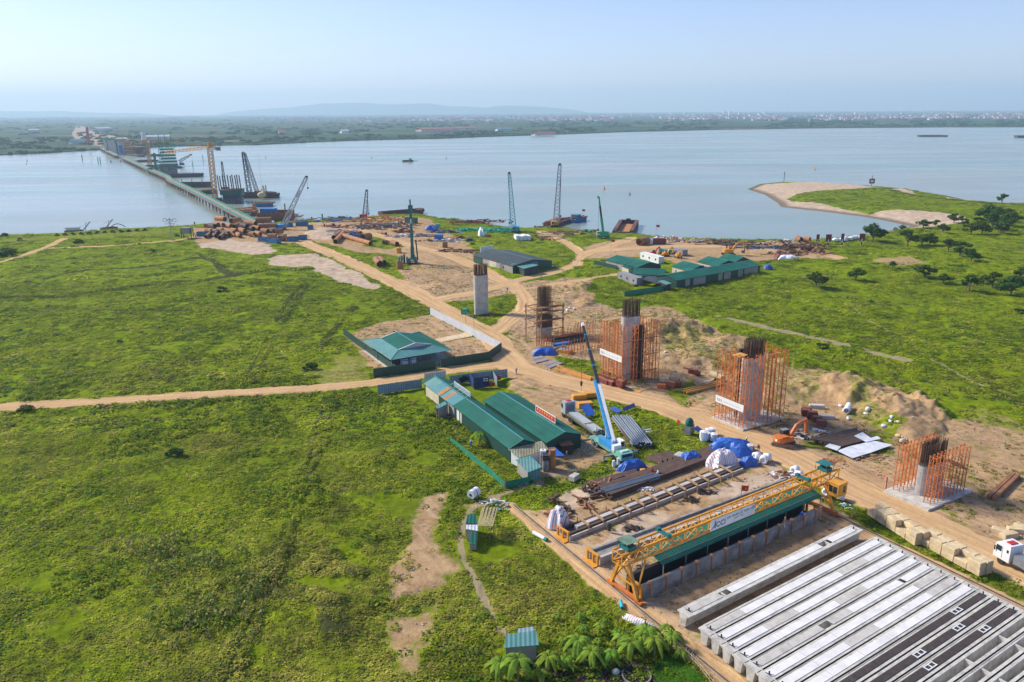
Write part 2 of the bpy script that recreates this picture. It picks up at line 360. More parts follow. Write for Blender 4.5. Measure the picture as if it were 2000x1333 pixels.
SAND = [
 [(378, 476), (450, 467), (520, 478), (548, 492), (520, 498), (470, 496), (430, 487), (395, 484)],
 [(515, 508), (560, 498), (612, 496), (660, 514), (700, 532), (745, 556), (735, 564), (690, 558), (640, 540), (600, 522), (545, 524)],
 [(590, 455), (640, 440), (670, 450), (650, 468), (610, 468)],
 [(1460, 370), (1490, 356), (1600, 355), (1680, 360), (1725, 365), (1650, 370), (1600, 374), (1560, 378), (1540, 385), (1552, 394), (1530, 402)],
 [(1526, 396), (1556, 390), (1600, 396), (1640, 404), (1700, 413), (1740, 410), (1800, 412), (1870, 418), (1900, 428), (1870, 436), (1800, 443), (1740, 433), (1620, 416), (1530, 406)],
 [(1745, 366), (1785, 374), (1790, 380), (1740, 371)], [(1850, 380), (1905, 389), (1900, 394), (1840, 386)],
 [(1130, 1062), (1440, 938), (1510, 908), (1590, 930), (1400, 990), (1240, 1050), (1175, 1095)], [(1090, 970), (1140, 935), (1200, 930), (1150, 975), (1110, 1000)],
]
GREEN = [  # grass islands inside the dirt
 ([(600, 472), (640, 478), (700, 496), (745, 492), (790, 505), (760, 520), (790, 545), (740, 541), (690, 518), (640, 496)], 1.0),
 ([(870, 592), (920, 584), (1010, 575), (1015, 590), (985, 606), (950, 622), (905, 612)], .85),
 ([(1170, 766), (1260, 796), (1370, 836), (1400, 862), (1390, 884), (1290, 900), (1210, 900), (1225, 860), (1200, 820), (1150, 775)], .95),
 ([(1110, 935), (1150, 905), (1230, 905), (1290, 915), (1180, 945), (1130, 960), (1060, 985), (1010, 980)], .9),
 ([(1690, 1000), (1750, 1045), (1870, 1095), (1990, 1150), (1960, 1155), (1780, 1075), (1680, 1015)], .9),
 ([(1090, 700), (1160, 705), (1200, 735), (1170, 742), (1110, 720)], .7),
 ([(1290, 745), (1400, 730), (1400, 770), (1330, 790), (1300, 770)], .6),
 ([(1290, 655), (1390, 640), (1400, 690), (1480, 690), (1620, 740), (1600, 830), (1530, 780), (1390, 720), (1300, 690)], .45),
 ([(1580, 850), (1650, 850), (1760, 840), (1740, 890), (1650, 900), (1560, 870)], .6),
 ([(1650, 760), (1720, 780), (1730, 830), (1640, 820)], .5),
 ([(870, 432), (960, 442), (1010, 450), (1000, 462), (930, 466), (880, 455)], 1.0),
 ([(1000, 468), (1060, 470), (1120, 490), (1130, 510), (1080, 528), (1060, 515), (1040, 500)], 1.0),
 ([(1100, 455), (1200, 460), (1230, 460), (1180, 475), (1110, 470)], .7),
 ([(720, 462), (760, 470), (790, 482), (745, 488), (700, 478)], .8),
 ([(1800, 395), (1720, 380), (1640, 375), (1590, 380), (1560, 388), (1620, 395), (1700, 398), (1760, 402)], .8),
]
STRAW = [  # rough dark verge and dry weed strips: width m, pixels
 (4.5, [(596, 472), (640, 490), (680, 511), (720, 531), (752, 542)]), (3.5, [(-60, 582), (0, 579), (128, 577), (192, 567), (288, 555), (400, 548), (448, 542), (512, 532), (608, 526), (640, 528)]),
 (3.0, [(384, 494), (420, 515), (448, 540)]), (3.0, [(90, 545), (150, 530), (300, 520), (420, 500)]), (2.0, [(40, 535), (70, 533)]), (3.0, [(760, 545), (800, 565), (840, 590), (845, 602)]),
 (2.0, [(200, 795), (330, 787), (500, 775)]), (3.0, [(560, 505), (620, 500)]), (5.0, [(1740, 372), (1800, 385), (1900, 396), (2050, 404)]),
 (.9, [(612, 530), (560, 590), (520, 660), (470, 755)]), (.9, [(622, 533), (572, 592), (534, 662), (490, 752)]), (.9, [(690, 600), (640, 660), (590, 745)]), (1.0, [(640, 775), (600, 900), (548, 1050), (478, 1220), (430, 1340)]), (1.0, [(652, 778), (615, 902), (566, 1052), (500, 1222), (455, 1340)]), (3.5, [(1285, 1205), (1450, 1128), (1610, 1040)]), (2.5, [(1385, 1205), (1540, 1130), (1690, 1062)]), (2.2, [(640, 1085), (620, 1110), (700, 1120)]), (2.5, [(560, 1160), (640, 1180), (660, 1240)]), (1.2, [(620, 700), (560, 740), (520, 760)]),
]
MOUND = [  # px, py, radius m, height m
 (1300, 646, 9, 5.0), (1350, 650, 7, 4.0), (1265, 650, 6, 3), (1135, 562, 6, 3.2), (1118, 578, 5, 2.4), (1142, 592, 5, 2.4), (1160, 580, 4, 2), (1090, 592, 4, 1.5), (1395, 700, 9, 3.6), (1340, 700, 8, 2.6), (1420, 668, 6, 2.6),
 (1310, 720, 8, 2.0), (1540, 712, 5, 2.6), (1575, 720, 4, 1.8), (1630, 762, 9, 4.4), (1690, 770, 8, 3.6), (1745, 800, 8, 5.0), (1780, 838, 7, 3.2), (1545, 506, 4, 1.6), (1684, 527, 5, 1.8), (1660, 690, 5, .8),
 (1595, 500, 4, 1.0), (1260, 700, 6, 1.5), (1520, 768, 6, 2.2), (635, 455, 12, 2.5), (860, 560, 8, 1.6), (820, 548, 8, 1.2), (1470, 540, 4, 1.2), (1525, 548, 4, 1.4), (1485, 668, 8, 1.5),
 (640, 1190, 6, 1.0), (500, 1090, 8, 1.2), (720, 900, 6, 1.0), (860, 880, 5, .8), (1850, 372, 25, 2.2), (1780, 370, 22, 2.0), (1550, 365, 25, .5), (980, 1160, 7, .7),
]
PIT = [(1000, 600, 5, -1.0), (945, 612, 7, -1.2), (1040, 650, 6, -1.0), (1350, 790, 4, -.8)]
def _mw(l): return [(P(a, b).x, P(a, b).y, r, h) for a, b, r, h in l]
MW = _mw(MOUND); PITW = _mw(PIT)
SOILW = [(W(p), s) for p, s in SOIL]; SANDW = [W(p) for p in SAND]; GREENW = [(W(p), s) for p, s in GREEN]
RW = [(w, W(p)) for w, p in ROADS]; PW_ = [(w, W(p)) for w, p in PATHS]; STW = [(w, W(p)) for w, p in STRAW]
def ss(a, b, x): t = np.clip((x-a)/(b-a), 0, 1); return t*t*(3-2*t)
def fields(x, y):
    n1 = fbm(x, y, 9, 4, 3)-.5; n2 = fbm(x, y, 2.5, 3, 8)-.5
    wob = n1*7+n2*2.5
    soil = np.zeros(x.shape)
    for p, s in SOILW: soil = np.maximum(soil, s*ss(-2.5, 2.5, sdf(x, y, p)+wob))
    for p, s in GREENW: soil *= 1-s*ss(-2, 2, sdf(x, y, p)+wob*1.2)
    sand = np.zeros(x.shape)
    for p in SANDW: sand = np.maximum(sand, ss(-2, 3, sdf(x, y, p)+wob*.9))
    road = np.zeros(x.shape); ru = np.zeros(x.shape); rs = np.zeros(x.shape); bd = np.full(x.shape, 1e9)
    for w, p in RW:
        d, o, s = seg_dist(x, y, p); m = d/w < bd; bd = np.where(m, d/w, bd); ru = np.where(m, o, ru); rs = np.where(m, s, rs)
        road = np.maximum(road, 1-ss(w*.5-.6, w*.5+.9, d+n1*2.0+n2*1.2))
    path = np.zeros(x.shape)
    for w, p in PW_: path = np.maximum(path, (1-ss(w*.3, w*.8, seg_dist(x, y, p)[0]+n2*(.4 if w < 2 else 2)))*(1 if w < 2 else ss(-.02, .1, n1)))
    straw = np.zeros(x.shape)
    for w, p in STW: straw = np.maximum(straw, 1-ss(w*.3, w*.9, seg_dist(x, y, p)[0]+n1*3))
    return soil, sand, road, path, straw, ru, rs
def height(x, y, fl=None):
    soil, sand, road, path, straw, ru, rs = fl or fields(x, y)
    built = np.clip(np.maximum(soil, road), 0, 1)
    d, _, _ = seg_dist(x, y, SHW); ins = inside(x, y, LANDPOLY); sd = np.where(ins, d, -d)
    spit = ss(90, 140, x)*ss(420, 460, y)
    bank = (1-spit)*6+spit*16
    zb = WZ-.6+ (0-WZ+.6)*ss(-1, 2, sd/bank) ; zb = np.where(sd < -bank, WZ-1.5, zb)
    z = (fbm(x, y, 40, 3, 1)-.5)*1.6*(1-built)*ss(0, 25, sd)
    z += (fbm(x, y, 5, 3, 2)-.5)*.6*(1-built)+(fbm(x, y, 1.6, 2, 5)-.5)*.3*(1-built)
    z += (fbm(x, y, 4, 4, 6)-.5)*.22*built*(1-road*.6)
    z += straw*(fbm(x, y, 4, 3, 9)-.15)*.9*(1-built)
    z -= road*.06*np.exp(-((np.abs(ru)-.95)/.3)**2)
    for a, b, r, h in MW:
        m = (np.abs(x-a) < r*2.2) & (np.abs(y-b) < r*2.2)
        if m.any():
            X, Y = x[m], y[m]; q = np.hypot(X-a, (Y-b))/(r*1.08)*(1+(fbm(X, Y, r*.7, 4, 12)-.5)*1.3)
            z[m] += np.clip(1-q, 0, 1)**.9*h*.75*(1-road[m])*(1+(fbm(X, Y, 1.5, 2, 4)-.5)*.25)
    for a, b, r, h in PITW: z += h*np.exp(-((x-a)**2+(y-b)**2)/r**2)*(1-road)
    return zb+z*ss(-1, 6, sd), sd
def gz(x, y): return float(height(np.array([x*1.0]), np.array([y*1.0]))[0][0])
def G(px, py, dz=0.0):
    p = P(px, py); z = gz(p.x, p.y)
    for _ in range(3): p = P(px, py, z); z = gz(p.x, p.y)
    return Vector((p.x, p.y, z+dz))
# ---------------------------------------------------------------- the land: one sheet, its faces shared out to ground, roads, paths, sand
NR, NC = 1050, 1000
gr = 48*np.exp(np.linspace(0, math.log(960/48.), NR)); tt = np.linspace(-.86, .98, NC)
GX = gr[:, None]*tt[None, :]; GY = np.repeat(gr[:, None], NC, 1)
x = GX.ravel(); y = GY.ravel()
fl = fields(x, y); z, sd = height(x, y, fl)
soil, sand, road, path, straw, ru, rs = fl
wet = (1-ss(.5, 6, sd))
col = np.zeros((len(x), 4)); col[:, 0] = soil; col[:, 1] = sand; col[:, 2] = road; col[:, 3] = 1
col2 = np.zeros((len(x), 4)); col2[:, 0] = straw; col2[:, 1] = path; col2[:, 2] = wet; col2[:, 3] = 1
V = np.stack([x, y, z], 1)
ii = np.arange((NR-1)*(NC-1)); ri = ii//(NC-1); ci = ii % (NC-1); a = ri*NC+ci
FQ = np.stack([a, a+1, a+NC+1, a+NC], 1)
fm = lambda arr: arr[FQ].mean(1)
keep = fm(z) > WZ-1.2
cls = np.zeros(len(FQ), int); cls[fm(sand) > .5] = 2; cls[fm(road) > .5] = 1; cls[fm(path) > .5] = 3; cls[(fm(soil) > .5) & (cls == 0)] = 4
m, nt, N, L, b = newmat('ground_material'); b.inputs['Roughness'].default_value = .95; b.inputs['Specular IOR Level'].default_value = .04
def att(n, f=False):
    t = N.new('ShaderNodeAttribute'); t.attribute_name = n; return t
def noise(sc, det=5, rough=.6, vec=None, dist=0):
    n = N.new('ShaderNodeTexNoise'); n.inputs['Scale'].default_value = sc; n.inputs['Detail'].default_value = det; n.inputs['Roughness'].default_value = rough
    n.inputs['Distortion'].default_value = dist
    if vec is not None: L.new(vec, n.inputs['Vector'])
    return n.outputs[0]
def ramp(f, stops):
    r = N.new('ShaderNodeValToRGB'); e = r.color_ramp.elements
    e[0].position = stops[0][0]; e[0].color = (*stops[0][1], 1); e[1].position = stops[-1][0]; e[1].color = (*stops[-1][1], 1)
    for p, c in stops[1:-1]: q = e.new(p); q.color = (*c, 1)
    L.new(f, r.inputs[0]); return r.outputs[0]
def mixc(f, a_, b_):
    k = N.new('ShaderNodeMix'); k.data_type = 'RGBA'
    if isinstance(f, float): k.inputs[0].default_value = f
    else: L.new(f, k.inputs[0])
    for i, s in ((6, a_), (7, b_)):
        if isinstance(s, tuple): k.inputs[i].default_value = (*s, 1)
        else: L.new(s, k.inputs[i])
    return k.outputs[2]
def mth(op, a_, b_=None, cl=False):
    k = N.new('ShaderNodeMath'); k.operation = op; k.use_clamp = cl
    for i, s in ((0, a_), (1, b_)):
        if s is None: continue
        if isinstance(s, (int, float)): k.inputs[i].default_value = s
        else: L.new(s, k.inputs[i])
    return k.outputs[0]
def mapr(f, a_, b_, c=0., d=1.):
    k = N.new('ShaderNodeMapRange'); k.inputs[1].default_value = a_; k.inputs[2].default_value = b_; k.inputs[3].default_value = c; k.inputs[4].default_value = d
    L.new(f, k.inputs[0]); return k.outputs[0]
tc = N.new('ShaderNodeTexCoord'); ob = tc.outputs['Object']
A = att('ma'); B = att('mb'); sA = N.new('ShaderNodeSeparateColor'); sB = N.new('ShaderNodeSeparateColor')
L.new(A.outputs['Color'], sA.inputs[0]); L.new(B.outputs['Color'], sB.inputs[0])
g1 = noise(.35, 8, .68, ob); g2 = noise(.045, 4, .6, ob, 1.0); g3 = noise(2.2, 6, .7, ob)
grass = ramp(g1, [(.28, (.066, .098, .003)), (.42, (.122, .175, .003)), (.55, (.185, .245, .004)), (.70, (.27, .31, .012))])
grass = mixc(mapr(g2, .45, .62, 0, .6), grass, (.095, .125, .010))
grass = mixc(mapr(g3, .55, .75, 0, .5), grass, (.16, .21, .03))
grass = mixc(mapr(noise(.12, 6, .7, ob), .60, .70, 0, .6), grass, (.10, .088, .035))
dn = noise(.5, 8, .7, ob); dn2 = noise(.09, 4, .6, ob)
dirt = ramp(dn, [(.3, (.23, .138, .060)), (.5, (.43, .275, .135)), (.7, (.60, .405, .22))])
dirt = mixc(mapr(dn2, .4, .65, 0, .5), dirt, (.27, .185, .115))
cmb = N.new('ShaderNodeCombineXYZ'); RU = att('ru'); RS = att('rs')
L.new(mth('MULTIPLY', RU.outputs['Fac'], 1.3), cmb.inputs[0]); L.new(mth('MULTIPLY', RS.outputs['Fac'], .035), cmb.inputs[1])
rt = noise(1.0, 6, .65, cmb.outputs[0], .3)
rd = ramp(rt, [(.3, (.40, .238, .105)), (.48, (.57, .365, .175)), (.68, (.72, .50, .27))])
rd = mixc(mapr(noise(.15, 6, .7, ob), .42, .66, 0, .6), rd, (.48, .30, .165))
cmb2 = N.new('ShaderNodeCombineXYZ'); L.new(mth('MULTIPLY', RU.outputs['Fac'], .5), cmb2.inputs[0]); L.new(mth('MULTIPLY', RS.outputs['Fac'], .02), cmb2.inputs[1])
trk = noise(1.3, 5, .7, cmb2.outputs[0], .8)
dirt = mixc(mth('MULTIPLY', mapr(trk, .50, .58, 0, .7), mapr(mth('ABSOLUTE', RU.outputs['Fac']), 7, 22, 1, .12)), dirt, (.56, .385, .235))
snd = ramp(noise(.3, 8, .65, ob), [(.3, (.36, .26, .17)), (.5, (.50, .375, .26)), (.7, (.62, .49, .36))])
jit = mth('SUBTRACT', noise(.9, 8, .75, ob), .5)
def edge(ch, k=.9, lo=.38, hi=.62): return mapr(mth('ADD', ch, mth('MULTIPLY', jit, k)), lo, hi)
c = mixc(edge(sB.outputs[0], .8, .35, .7), grass, mixc(mapr(g3, .4, .6), (.075, .065, .03), (.05, .075, .015)))
wd = mth('MULTIPLY', mapr(noise(.22, 7, .72, ob), .57, .63), .75)
c = mixc(mapr(mth('MULTIPLY', edge(sA.outputs[0], 1.0), mth('SUBTRACT', 1.0, wd)), 0, 1), c, dirt)
c = mixc(edge(sA.outputs[1], .8), c, snd)
c = mixc(mth('MULTIPLY', edge(sB.outputs[1], .5), .8), c, (.36, .27, .18))
c = mixc(edge(sA.outputs[2], .45), c, rd)
wetc = mixc(mapr(sB.outputs[2], .0, 1., 0, .85), c, (.15, .115, .085))
L.new(wetc, b.inputs['Base Color'])
bp = N.new('ShaderNodeBump'); bp.inputs['Strength'].default_value = .7; bp.inputs['Distance'].default_value = .35
hb = mth('ADD', mth('MULTIPLY', g1, 1.0), mth('MULTIPLY', g3, .35)); L.new(hb, bp.inputs['Height']); L.new(bp.outputs[0], b.inputs['Normal'])
GROUNDM = m
nm = {0: 'ground', 1: 'dirt_road', 2: 'sandy_ground', 3: 'footpath', 4: 'bare_earth'}
for k in nm:
    sel = FQ[keep & (cls == k)]
    if not len(sel): continue
    us, inv = np.unique(sel, return_inverse=True)
    o = np_mesh(nm[k], V[us], inv.reshape(sel.shape), GROUNDM, dict(ma=col[us], mb=col2[us], ru=ru[us], rs=rs[us]), True)
    tag(o, kind='structure')
# ---------------------------------------------------------------- water
m, nt, N, L, b = newmat('river_water'); tc = N.new('ShaderNodeTexCoord'); ob = tc.outputs['Object']
mp = N.new('ShaderNodeMapping'); L.new(ob, mp.inputs['Vector']); mp.inputs['Scale'].default_value = (.25, 1, 1)
n_big = noise(.006, 4, .6, mp.outputs[0], .5); wc = mixc(mapr(n_big, .4, .62), (.27, .29, .23), (.20, .285, .235)); L.new(wc, b.inputs['Base Color'])
L.new(mapr(noise(.012, 6, .65, mp.outputs[0], .6), .42, .62, .17, .25), b.inputs['Roughness']); b.inputs['IOR'].default_value = 1.33
bp = N.new('ShaderNodeBump'); bp.inputs['Strength'].default_value = .22; bp.inputs['Distance'].default_value = .25
L.new(mth('ADD', noise(.5, 4, .6, mp.outputs[0]), mth('MULTIPLY', noise(.03, 4, .6, mp.outputs[0]), 1.2)), bp.inputs['Height']); L.new(bp.outputs[0], b.inputs['Normal'])
mb = MB(); mb.add([(-5000, 150, WZ), (9000, 150, WZ), (9000, 5200, WZ), (-5000, 5200, WZ)], [(0, 1, 2, 3)])
tag(mb.build('river', m), kind='structure')
# ---------------------------------------------------------------- far bank
FSH = [(-2500, 360), (-700, 322), (0, 304), (100, 299), (190, 294), (250, 291), (330, 287), (430, 285), (500, 284), (600, 279), (700, 275), (870, 271), (1000, 266), (1060, 264.5), (1200, 259), (1400, 254), (1600, 251), (1800, 249.5), (2000, 249), (2600, 246)]
FW = W(FSH, WZ)
def fbank(px): return np.interp(px, [p[0] for p in FSH], [p[1] for p in FSH])
Q = []; xs = np.array([-1600, -1000, -600, -300]+list(range(-200, 2300, 50))+[2400, 2600])
ks = np.concatenate([[0, .6, 2, 5, 9], np.geomspace(14, 11500, 60)])
pts = []
for px in xs:
    s = P(px, float(fbank(px)), WZ); dr = Vector((s.x, s.y, 0)).normalized()
    for j, k in enumerate(ks):
        q = s+dr*(k*1.6); wob = (math.sin(px*.13)+math.sin(px*.041+1)*2)*3 if j < 6 else 0
        zz = [WZ-1, WZ+.6, WZ+1.8, -.3, 0][j] if j < 5 else 0
        pts.append((q.x, q.y+wob, zz))
V2 = np.array(pts); n1_, n2_ = len(xs), len(ks); ii = np.arange((n1_-1)*(n2_-1)); ri = ii//(n2_-1); ci = ii % (n2_-1); a = ri*n2_+ci
m, nt, N, L, b = newmat('far_fields'); b.inputs['Roughness'].default_value = 1.0; b.inputs['Specular IOR Level'].default_value = .1
tc = N.new('ShaderNodeTexCoord'); ob = tc.outputs['Object']; mp = N.new('ShaderNodeMapping'); L.new(ob, mp.inputs['Vector']); mp.inputs['Scale'].default_value = (.35, 1, 1); mp.inputs['Rotation'].default_value = (0, 0, .25)
vo = N.new('ShaderNodeTexVoronoi'); vo.inputs['Scale'].default_value = .012; L.new(mp.outputs[0], vo.inputs['Vector'])
sc_ = N.new('ShaderNodeSeparateColor'); L.new(vo.outputs['Color'], sc_.inputs[0])
fc = ramp(sc_.outputs[0], [(.0, (.012, .045, .022)), (.35, (.020, .062, .025)), (.6, (.035, .09, .03)), (.85, (.07, .11, .045)), (1.0, (.22, .16, .10))])
fc = mixc(mapr(noise(.02, 6, .7, ob), .42, .6, 0, .8), fc, (.015, .045, .02))
fc = mixc(mapr(noise(.10, 6, .7, ob), .5, .7, 0, .4), fc, (.06, .11, .04))
L.new(fc, b.inputs['Base Color'])
tag(np_mesh('far_bank', V2, np.stack([a, a+n2_, a+n2_+1, a+1], 1), m, smooth=True), kind='structure')
# ---------------------------------------------------------------- casting yard: precast girders
def fr(a, b_, z=0.0):                                         # frame from two photograph points at height z
    p, q = P(*a, z), P(*b_, z); d = q-p
    return p, math.atan2(d.y, d.x), d.length
def perp(p, rz, q): return -(q.x-p.x)*math.sin(rz)+(q.y-p.y)*math.cos(rz)
c1 = lambda l, ox, oy, s: [(ox+a/s, oy+b/s) for a, b in l]
RL = [P(*p, 2.2) for p in c1([(1048, 148), (1187, 215), (1250, 240), (1313, 280), (1385, 312), (1462, 358), (1537, 387), (1607, 430), (1691, 466), (1772, 511), (1856, 548), (1942, 597)], 1300, 980, 2.857)]
LL0 = P(1345.5, 1190.7, 2.2); LL1 = P(1387.5, 1226, 2.2); st = Vector((.91, -1.62, 0)); sr_ = (RL[11]-RL[1])/10
ROWN = ['first', 'second', 'third', 'fourth', 'fifth', 'sixth', 'seventh', 'eighth', 'ninth', 'tenth', 'eleventh', 'twelfth', 'thirteenth', 'fourteenth', 'fifteenth', 'sixteenth', 'seventeenth', 'eighteenth']
def girder(k):
    if k == 0: a, b_ = LL0, RL[0]
    else: a, b_ = LL1+st*(k-1), RL[1]+sr_*(k-1)
    d = (b_-a); rz = math.atan2(d.y, d.x); L_ = Vector((d.x, d.y)).length+2.0
    u = Vector((d.x, d.y, 0)).normalized(); o = Vector((a.x, a.y, .28))-u*1.0
    kind = 'covered' if k < 9 else ('matted' if k < 12 else 'open')
    extra = {'covered': 'pale cover slabs along its top', 'matted': 'dark matting along its top', 'open': 'uncovered hollow trough'}[kind]
    lab = f'{ROWN[k]} precast concrete girder counted from the casting trench, {extra}'
    if k == 0: lab = 'precast concrete girder lying apart, nearest the casting trench, with two gaps in its cover slabs'
    t = thing('bridge_girder', lab, 'girder', o, rz, 'precast bridge girders stored side by side')
    mb = MB(); S = [(-.42, 0), (.42, 0), (.60, 1.48), (1.04, 1.58), (1.04, 1.74), (.48, 1.74), (.48, 1.5), (.30, .28), (-.30, .28), (-.48, 1.5), (-.48, 1.74), (-1.04, 1.74), (-1.04, 1.58), (-.60, 1.48)]
    mb.xprism(S, .9, L_-.9)
    E = [(-.42, 0), (.42, 0), (.62, 1.5), (.98, 1.58), (.98, 1.745), (-.98, 1.745), (-.98, 1.58), (-.62, 1.5)]
    mb.xprism(E, 0, .9); mb.xprism(E, L_-.9, L_)
    for q in range(1, 5): mb.bx(L_*q/5-.12, L_*q/5+.12, -.46, .46, .28, 1.68)
    body = mb.build('girder_body', CONCR, t)
    rd = random.Random(k*7+1)
    if kind != 'open':
        gaps = {0: (.22, .76), 5: (.38, .80), 3: (), 1: ()}.get(k, ())
        xs_ = [1.0]; n = 6
        for q in range(1, n): xs_.append(1+(L_-2)*q/n)
        xs_.append(L_-1.0)
        for q in range(n):
            a0, a1 = xs_[q]+.03, xs_[q+1]-.03
            for gf in gaps:
                gx = L_*gf
                if a0 < gx < a1: a1 = gx-.25 if gx-a0 > a1-gx else a1; a0 = a0 if gx-a0 > a1-gx else gx+.35
            w = .50 if kind == 'covered' else .44
            MB().bx(a0, a1, -w, w, 1.755, 1.79+.02*rd.random()).build('mat_panel' if kind == 'matted' else 'cover_slab', pm('dark_girder_matting', (.055, .042, .038), .95, .4, 2.5, bump=.4, col2=(.10, .075, .06)) if kind == 'matted' else (CONCL if rd.random() < .8 else CONC), t)
        if kind == 'matted':
            for q in range(2):
                xx = L_*(.52+.25*q)+rd.uniform(-2, 2); m_ = MB()
                for e in (-.3, .3): m_.bx(xx-.9, xx+.9, e-.06, e+.06, 1.82, 1.88)
                for e in (-.8, 0, .8): m_.bx(xx+e-.06, xx+e+.06, -.24, .24, 1.82, 1.88)
                if rd.random() < .8: m_.build('spacer_frame', WHT, t)
    for xx in (1.0, L_-1.0):
        MB().bx(xx-.07, xx+.07, -.07, .07, 1.745, 2.15).build('lifting_lug', BLK, t)
        MB().bx(xx-.5, xx+.5, -.5, .5, -.36, -.004).build('bearing_block', CONCD, t)
    if k % 2 == 1:                                             # laitance ridges along flange edges
        MB().bx(1, L_-1, .70, .76, 1.742, 1.765).build('form_ridge', CONCD, t)
for k in range(18): girder(k)
# ---------------------------------------------------------------- casting trenches
def obb(a, b_, c_, z=0.0):                                    # base line a->b, third point gives width; returns loc, rz, L, signed width
    p, rz, L_ = fr(a, b_, z); return p, rz, L_, perp(p, rz, P(*c_, z))
p, rz, L_ = fr((1257, 1146), (1603, 993), 2.1)
Wd = 3.3
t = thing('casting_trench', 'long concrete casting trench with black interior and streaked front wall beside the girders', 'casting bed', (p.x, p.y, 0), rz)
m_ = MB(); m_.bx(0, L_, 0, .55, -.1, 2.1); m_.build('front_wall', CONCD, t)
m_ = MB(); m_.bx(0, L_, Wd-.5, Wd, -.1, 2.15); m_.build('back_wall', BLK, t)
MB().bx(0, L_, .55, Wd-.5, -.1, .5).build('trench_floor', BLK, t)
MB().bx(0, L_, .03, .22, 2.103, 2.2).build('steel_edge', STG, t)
for k in range(13):
    xx = 1.2+k*(L_-2.4)/12; m_ = MB(); m_.bx(xx-.09, xx+.09, -.14, -.003, 0, 2.25); m_.bx(xx-.2, xx+.2, -.2, .3, 2.203, 2.42); m_.build('clamp_post', RUSTO, t)
for s_ in (0, L_):
    m_ = MB(); e = -.25 if s_ == 0 else .25
    for yy in (.2, 1.2, 2.6): m_.bx(s_+e-.15, s_+e+.15, yy-.14, yy+.14, -.05, 2.0)
    m_.bx(s_+e-.15, s_+e+.15, .0, 2.8, 2.003, 2.25); m_.build('end_frame', YEL, t)
roof = thing('trench_roof', 'long green corrugated roof panels over the casting trench under the gantry', 'roof', (p.x, p.y, 0), rz)
q0, q1 = P(1294, 1104, 3.1), P(1608, 970, 3.1); R2 = Matrix.Rotation(-rz, 3, 'Z')
x0 = (R2 @ (q0-p)).x; x1 = (R2 @ (q1-p)).x; y0 = (R2 @ (q0-p)).y
m_ = MB(); m_.slab([(x0, y0, 3.1), (x1, y0, 3.1), (x1, y0+2.3, 3.75), (x0, y0+2.3, 3.75)], .05); m_.build('roof_sheet', GRN, roof)
m_ = MB(); m_.slab([(x0, y0+2.3, 3.75), (x1, y0+2.3, 3.75), (x1, y0+4.4, 3.1), (x0, y0+4.4, 3.1)], .05); m_.build('roof_sheet', GRN, roof)
m_ = MB()
for q in (.7, 1.75): m_.bar((x0, y0+q, 3.13+q*.283), (x1, y0+q, 3.13+q*.283), .05)
m_.build('sheet_rail', STG, roof)
m_ = MB()
for k in range(12):
    xx = x0+(x1-x0)*(k+.5)/12; m_.bar((xx, y0+.1, 3.16), (xx+.5, y0+2.2, 3.76), .05)
m_.build('tie_rope', RUSTD, roof)
m_ = MB()
for k in range(9):
    xx = x0+.3+(x1-x0-.6)*k/8
    for yy in (y0+.1, y0+4.2): m_.bx(xx-.05, xx+.05, yy-.05, yy+.05, 0, 3.1)
m_.build('roof_post', STG, roof)
# bed with end frame under the gantry's left leg and the timbered bed behind
p2, rz2, L2 = fr((1172, 1090), (1560, 945), 1.2)
t = thing('casting_bed', 'low concrete casting bed with yellow end frame behind the green trench roof', 'casting bed', (p2.x, p2.y, 0), rz2)
MB().bx(0, L2, 0, .45, -.1, 1.2).build('bed_wall', CONC, t); MB().bx(0, L2, 2.4, 2.8, -.1, 1.1).build('bed_wall', CONCD, t)
MB().bx(0, L2, .45, 2.4, -.1, .75).build('bed_floor', CONCD, t)
m_ = MB()
for yy in (.1, 1.1, 2.4): m_.bx(-.5, -.2, yy-.14, yy+.14, -.05, 1.5)
m_.bx(-.5, -.2, -.1, 2.6, 1.503, 1.75); m_.bx(-1.3, -.2, -.1, 2.6, -.1, .12); m_.build('end_frame', YEL, t)
T0 = c1([(365, 535), (485, 492), (600, 450), (695, 415), (806, 375), (915, 335), (1037, 290), (1143, 252), (1245, 218)], 1040, 880, 4.166)+c1([(248, 187), (345, 152), (440, 120)], 1300, 880, 4.165)
T1 = c1([(460, 610), (580, 570), (697, 525), (798, 490), (908, 445), (1018, 405), (1140, 362), (1247, 320), (1345, 285)], 1040, 880, 4.166)+c1([(352, 220), (452, 300), (548, 183)], 1300, 880, 4.165)
T1[9] = (1385, 940); T1[10] = (1408.5, 933)
p3, rz3, L3 = fr((1113, 1046), (1452, 912), .9)
t = thing('timbered_casting_bed', 'open casting bed with dark side beams and grey centre slab crossed by timbers', 'casting bed', (p3.x, p3.y, 0), rz3)
MB().bx(0, L3, 0, .22, -.1, .6).build('bed_wall', CONC, t)
MB().bx(.5, L3, .5, .9, -.1, .8).build('side_beam', RUSTD, t); MB().bx(.5, L3, 2.3, 2.7, -.1, .8).build('side_beam', RUSTD, t)
MB().bx(.5, L3, .9, 2.3, -.1, .35).build('bed_floor', RUSTD, t)
MB().bx(2.5, L3-.5, 1.2, 1.95, .353, .95).build('centre_slab', CONC, t)
m_ = MB()
for yy in (.0, 1.2, 2.4): m_.bx(-.5, -.2, yy-.13, yy+.13, -.05, 1.4)
m_.bx(-.5, -.2, -.15, 2.6, 1.403, 1.6); m_.bx(-1.2, -.2, -.1, 2.6, -.1, .1); m_.build('end_frame', YEL, t)
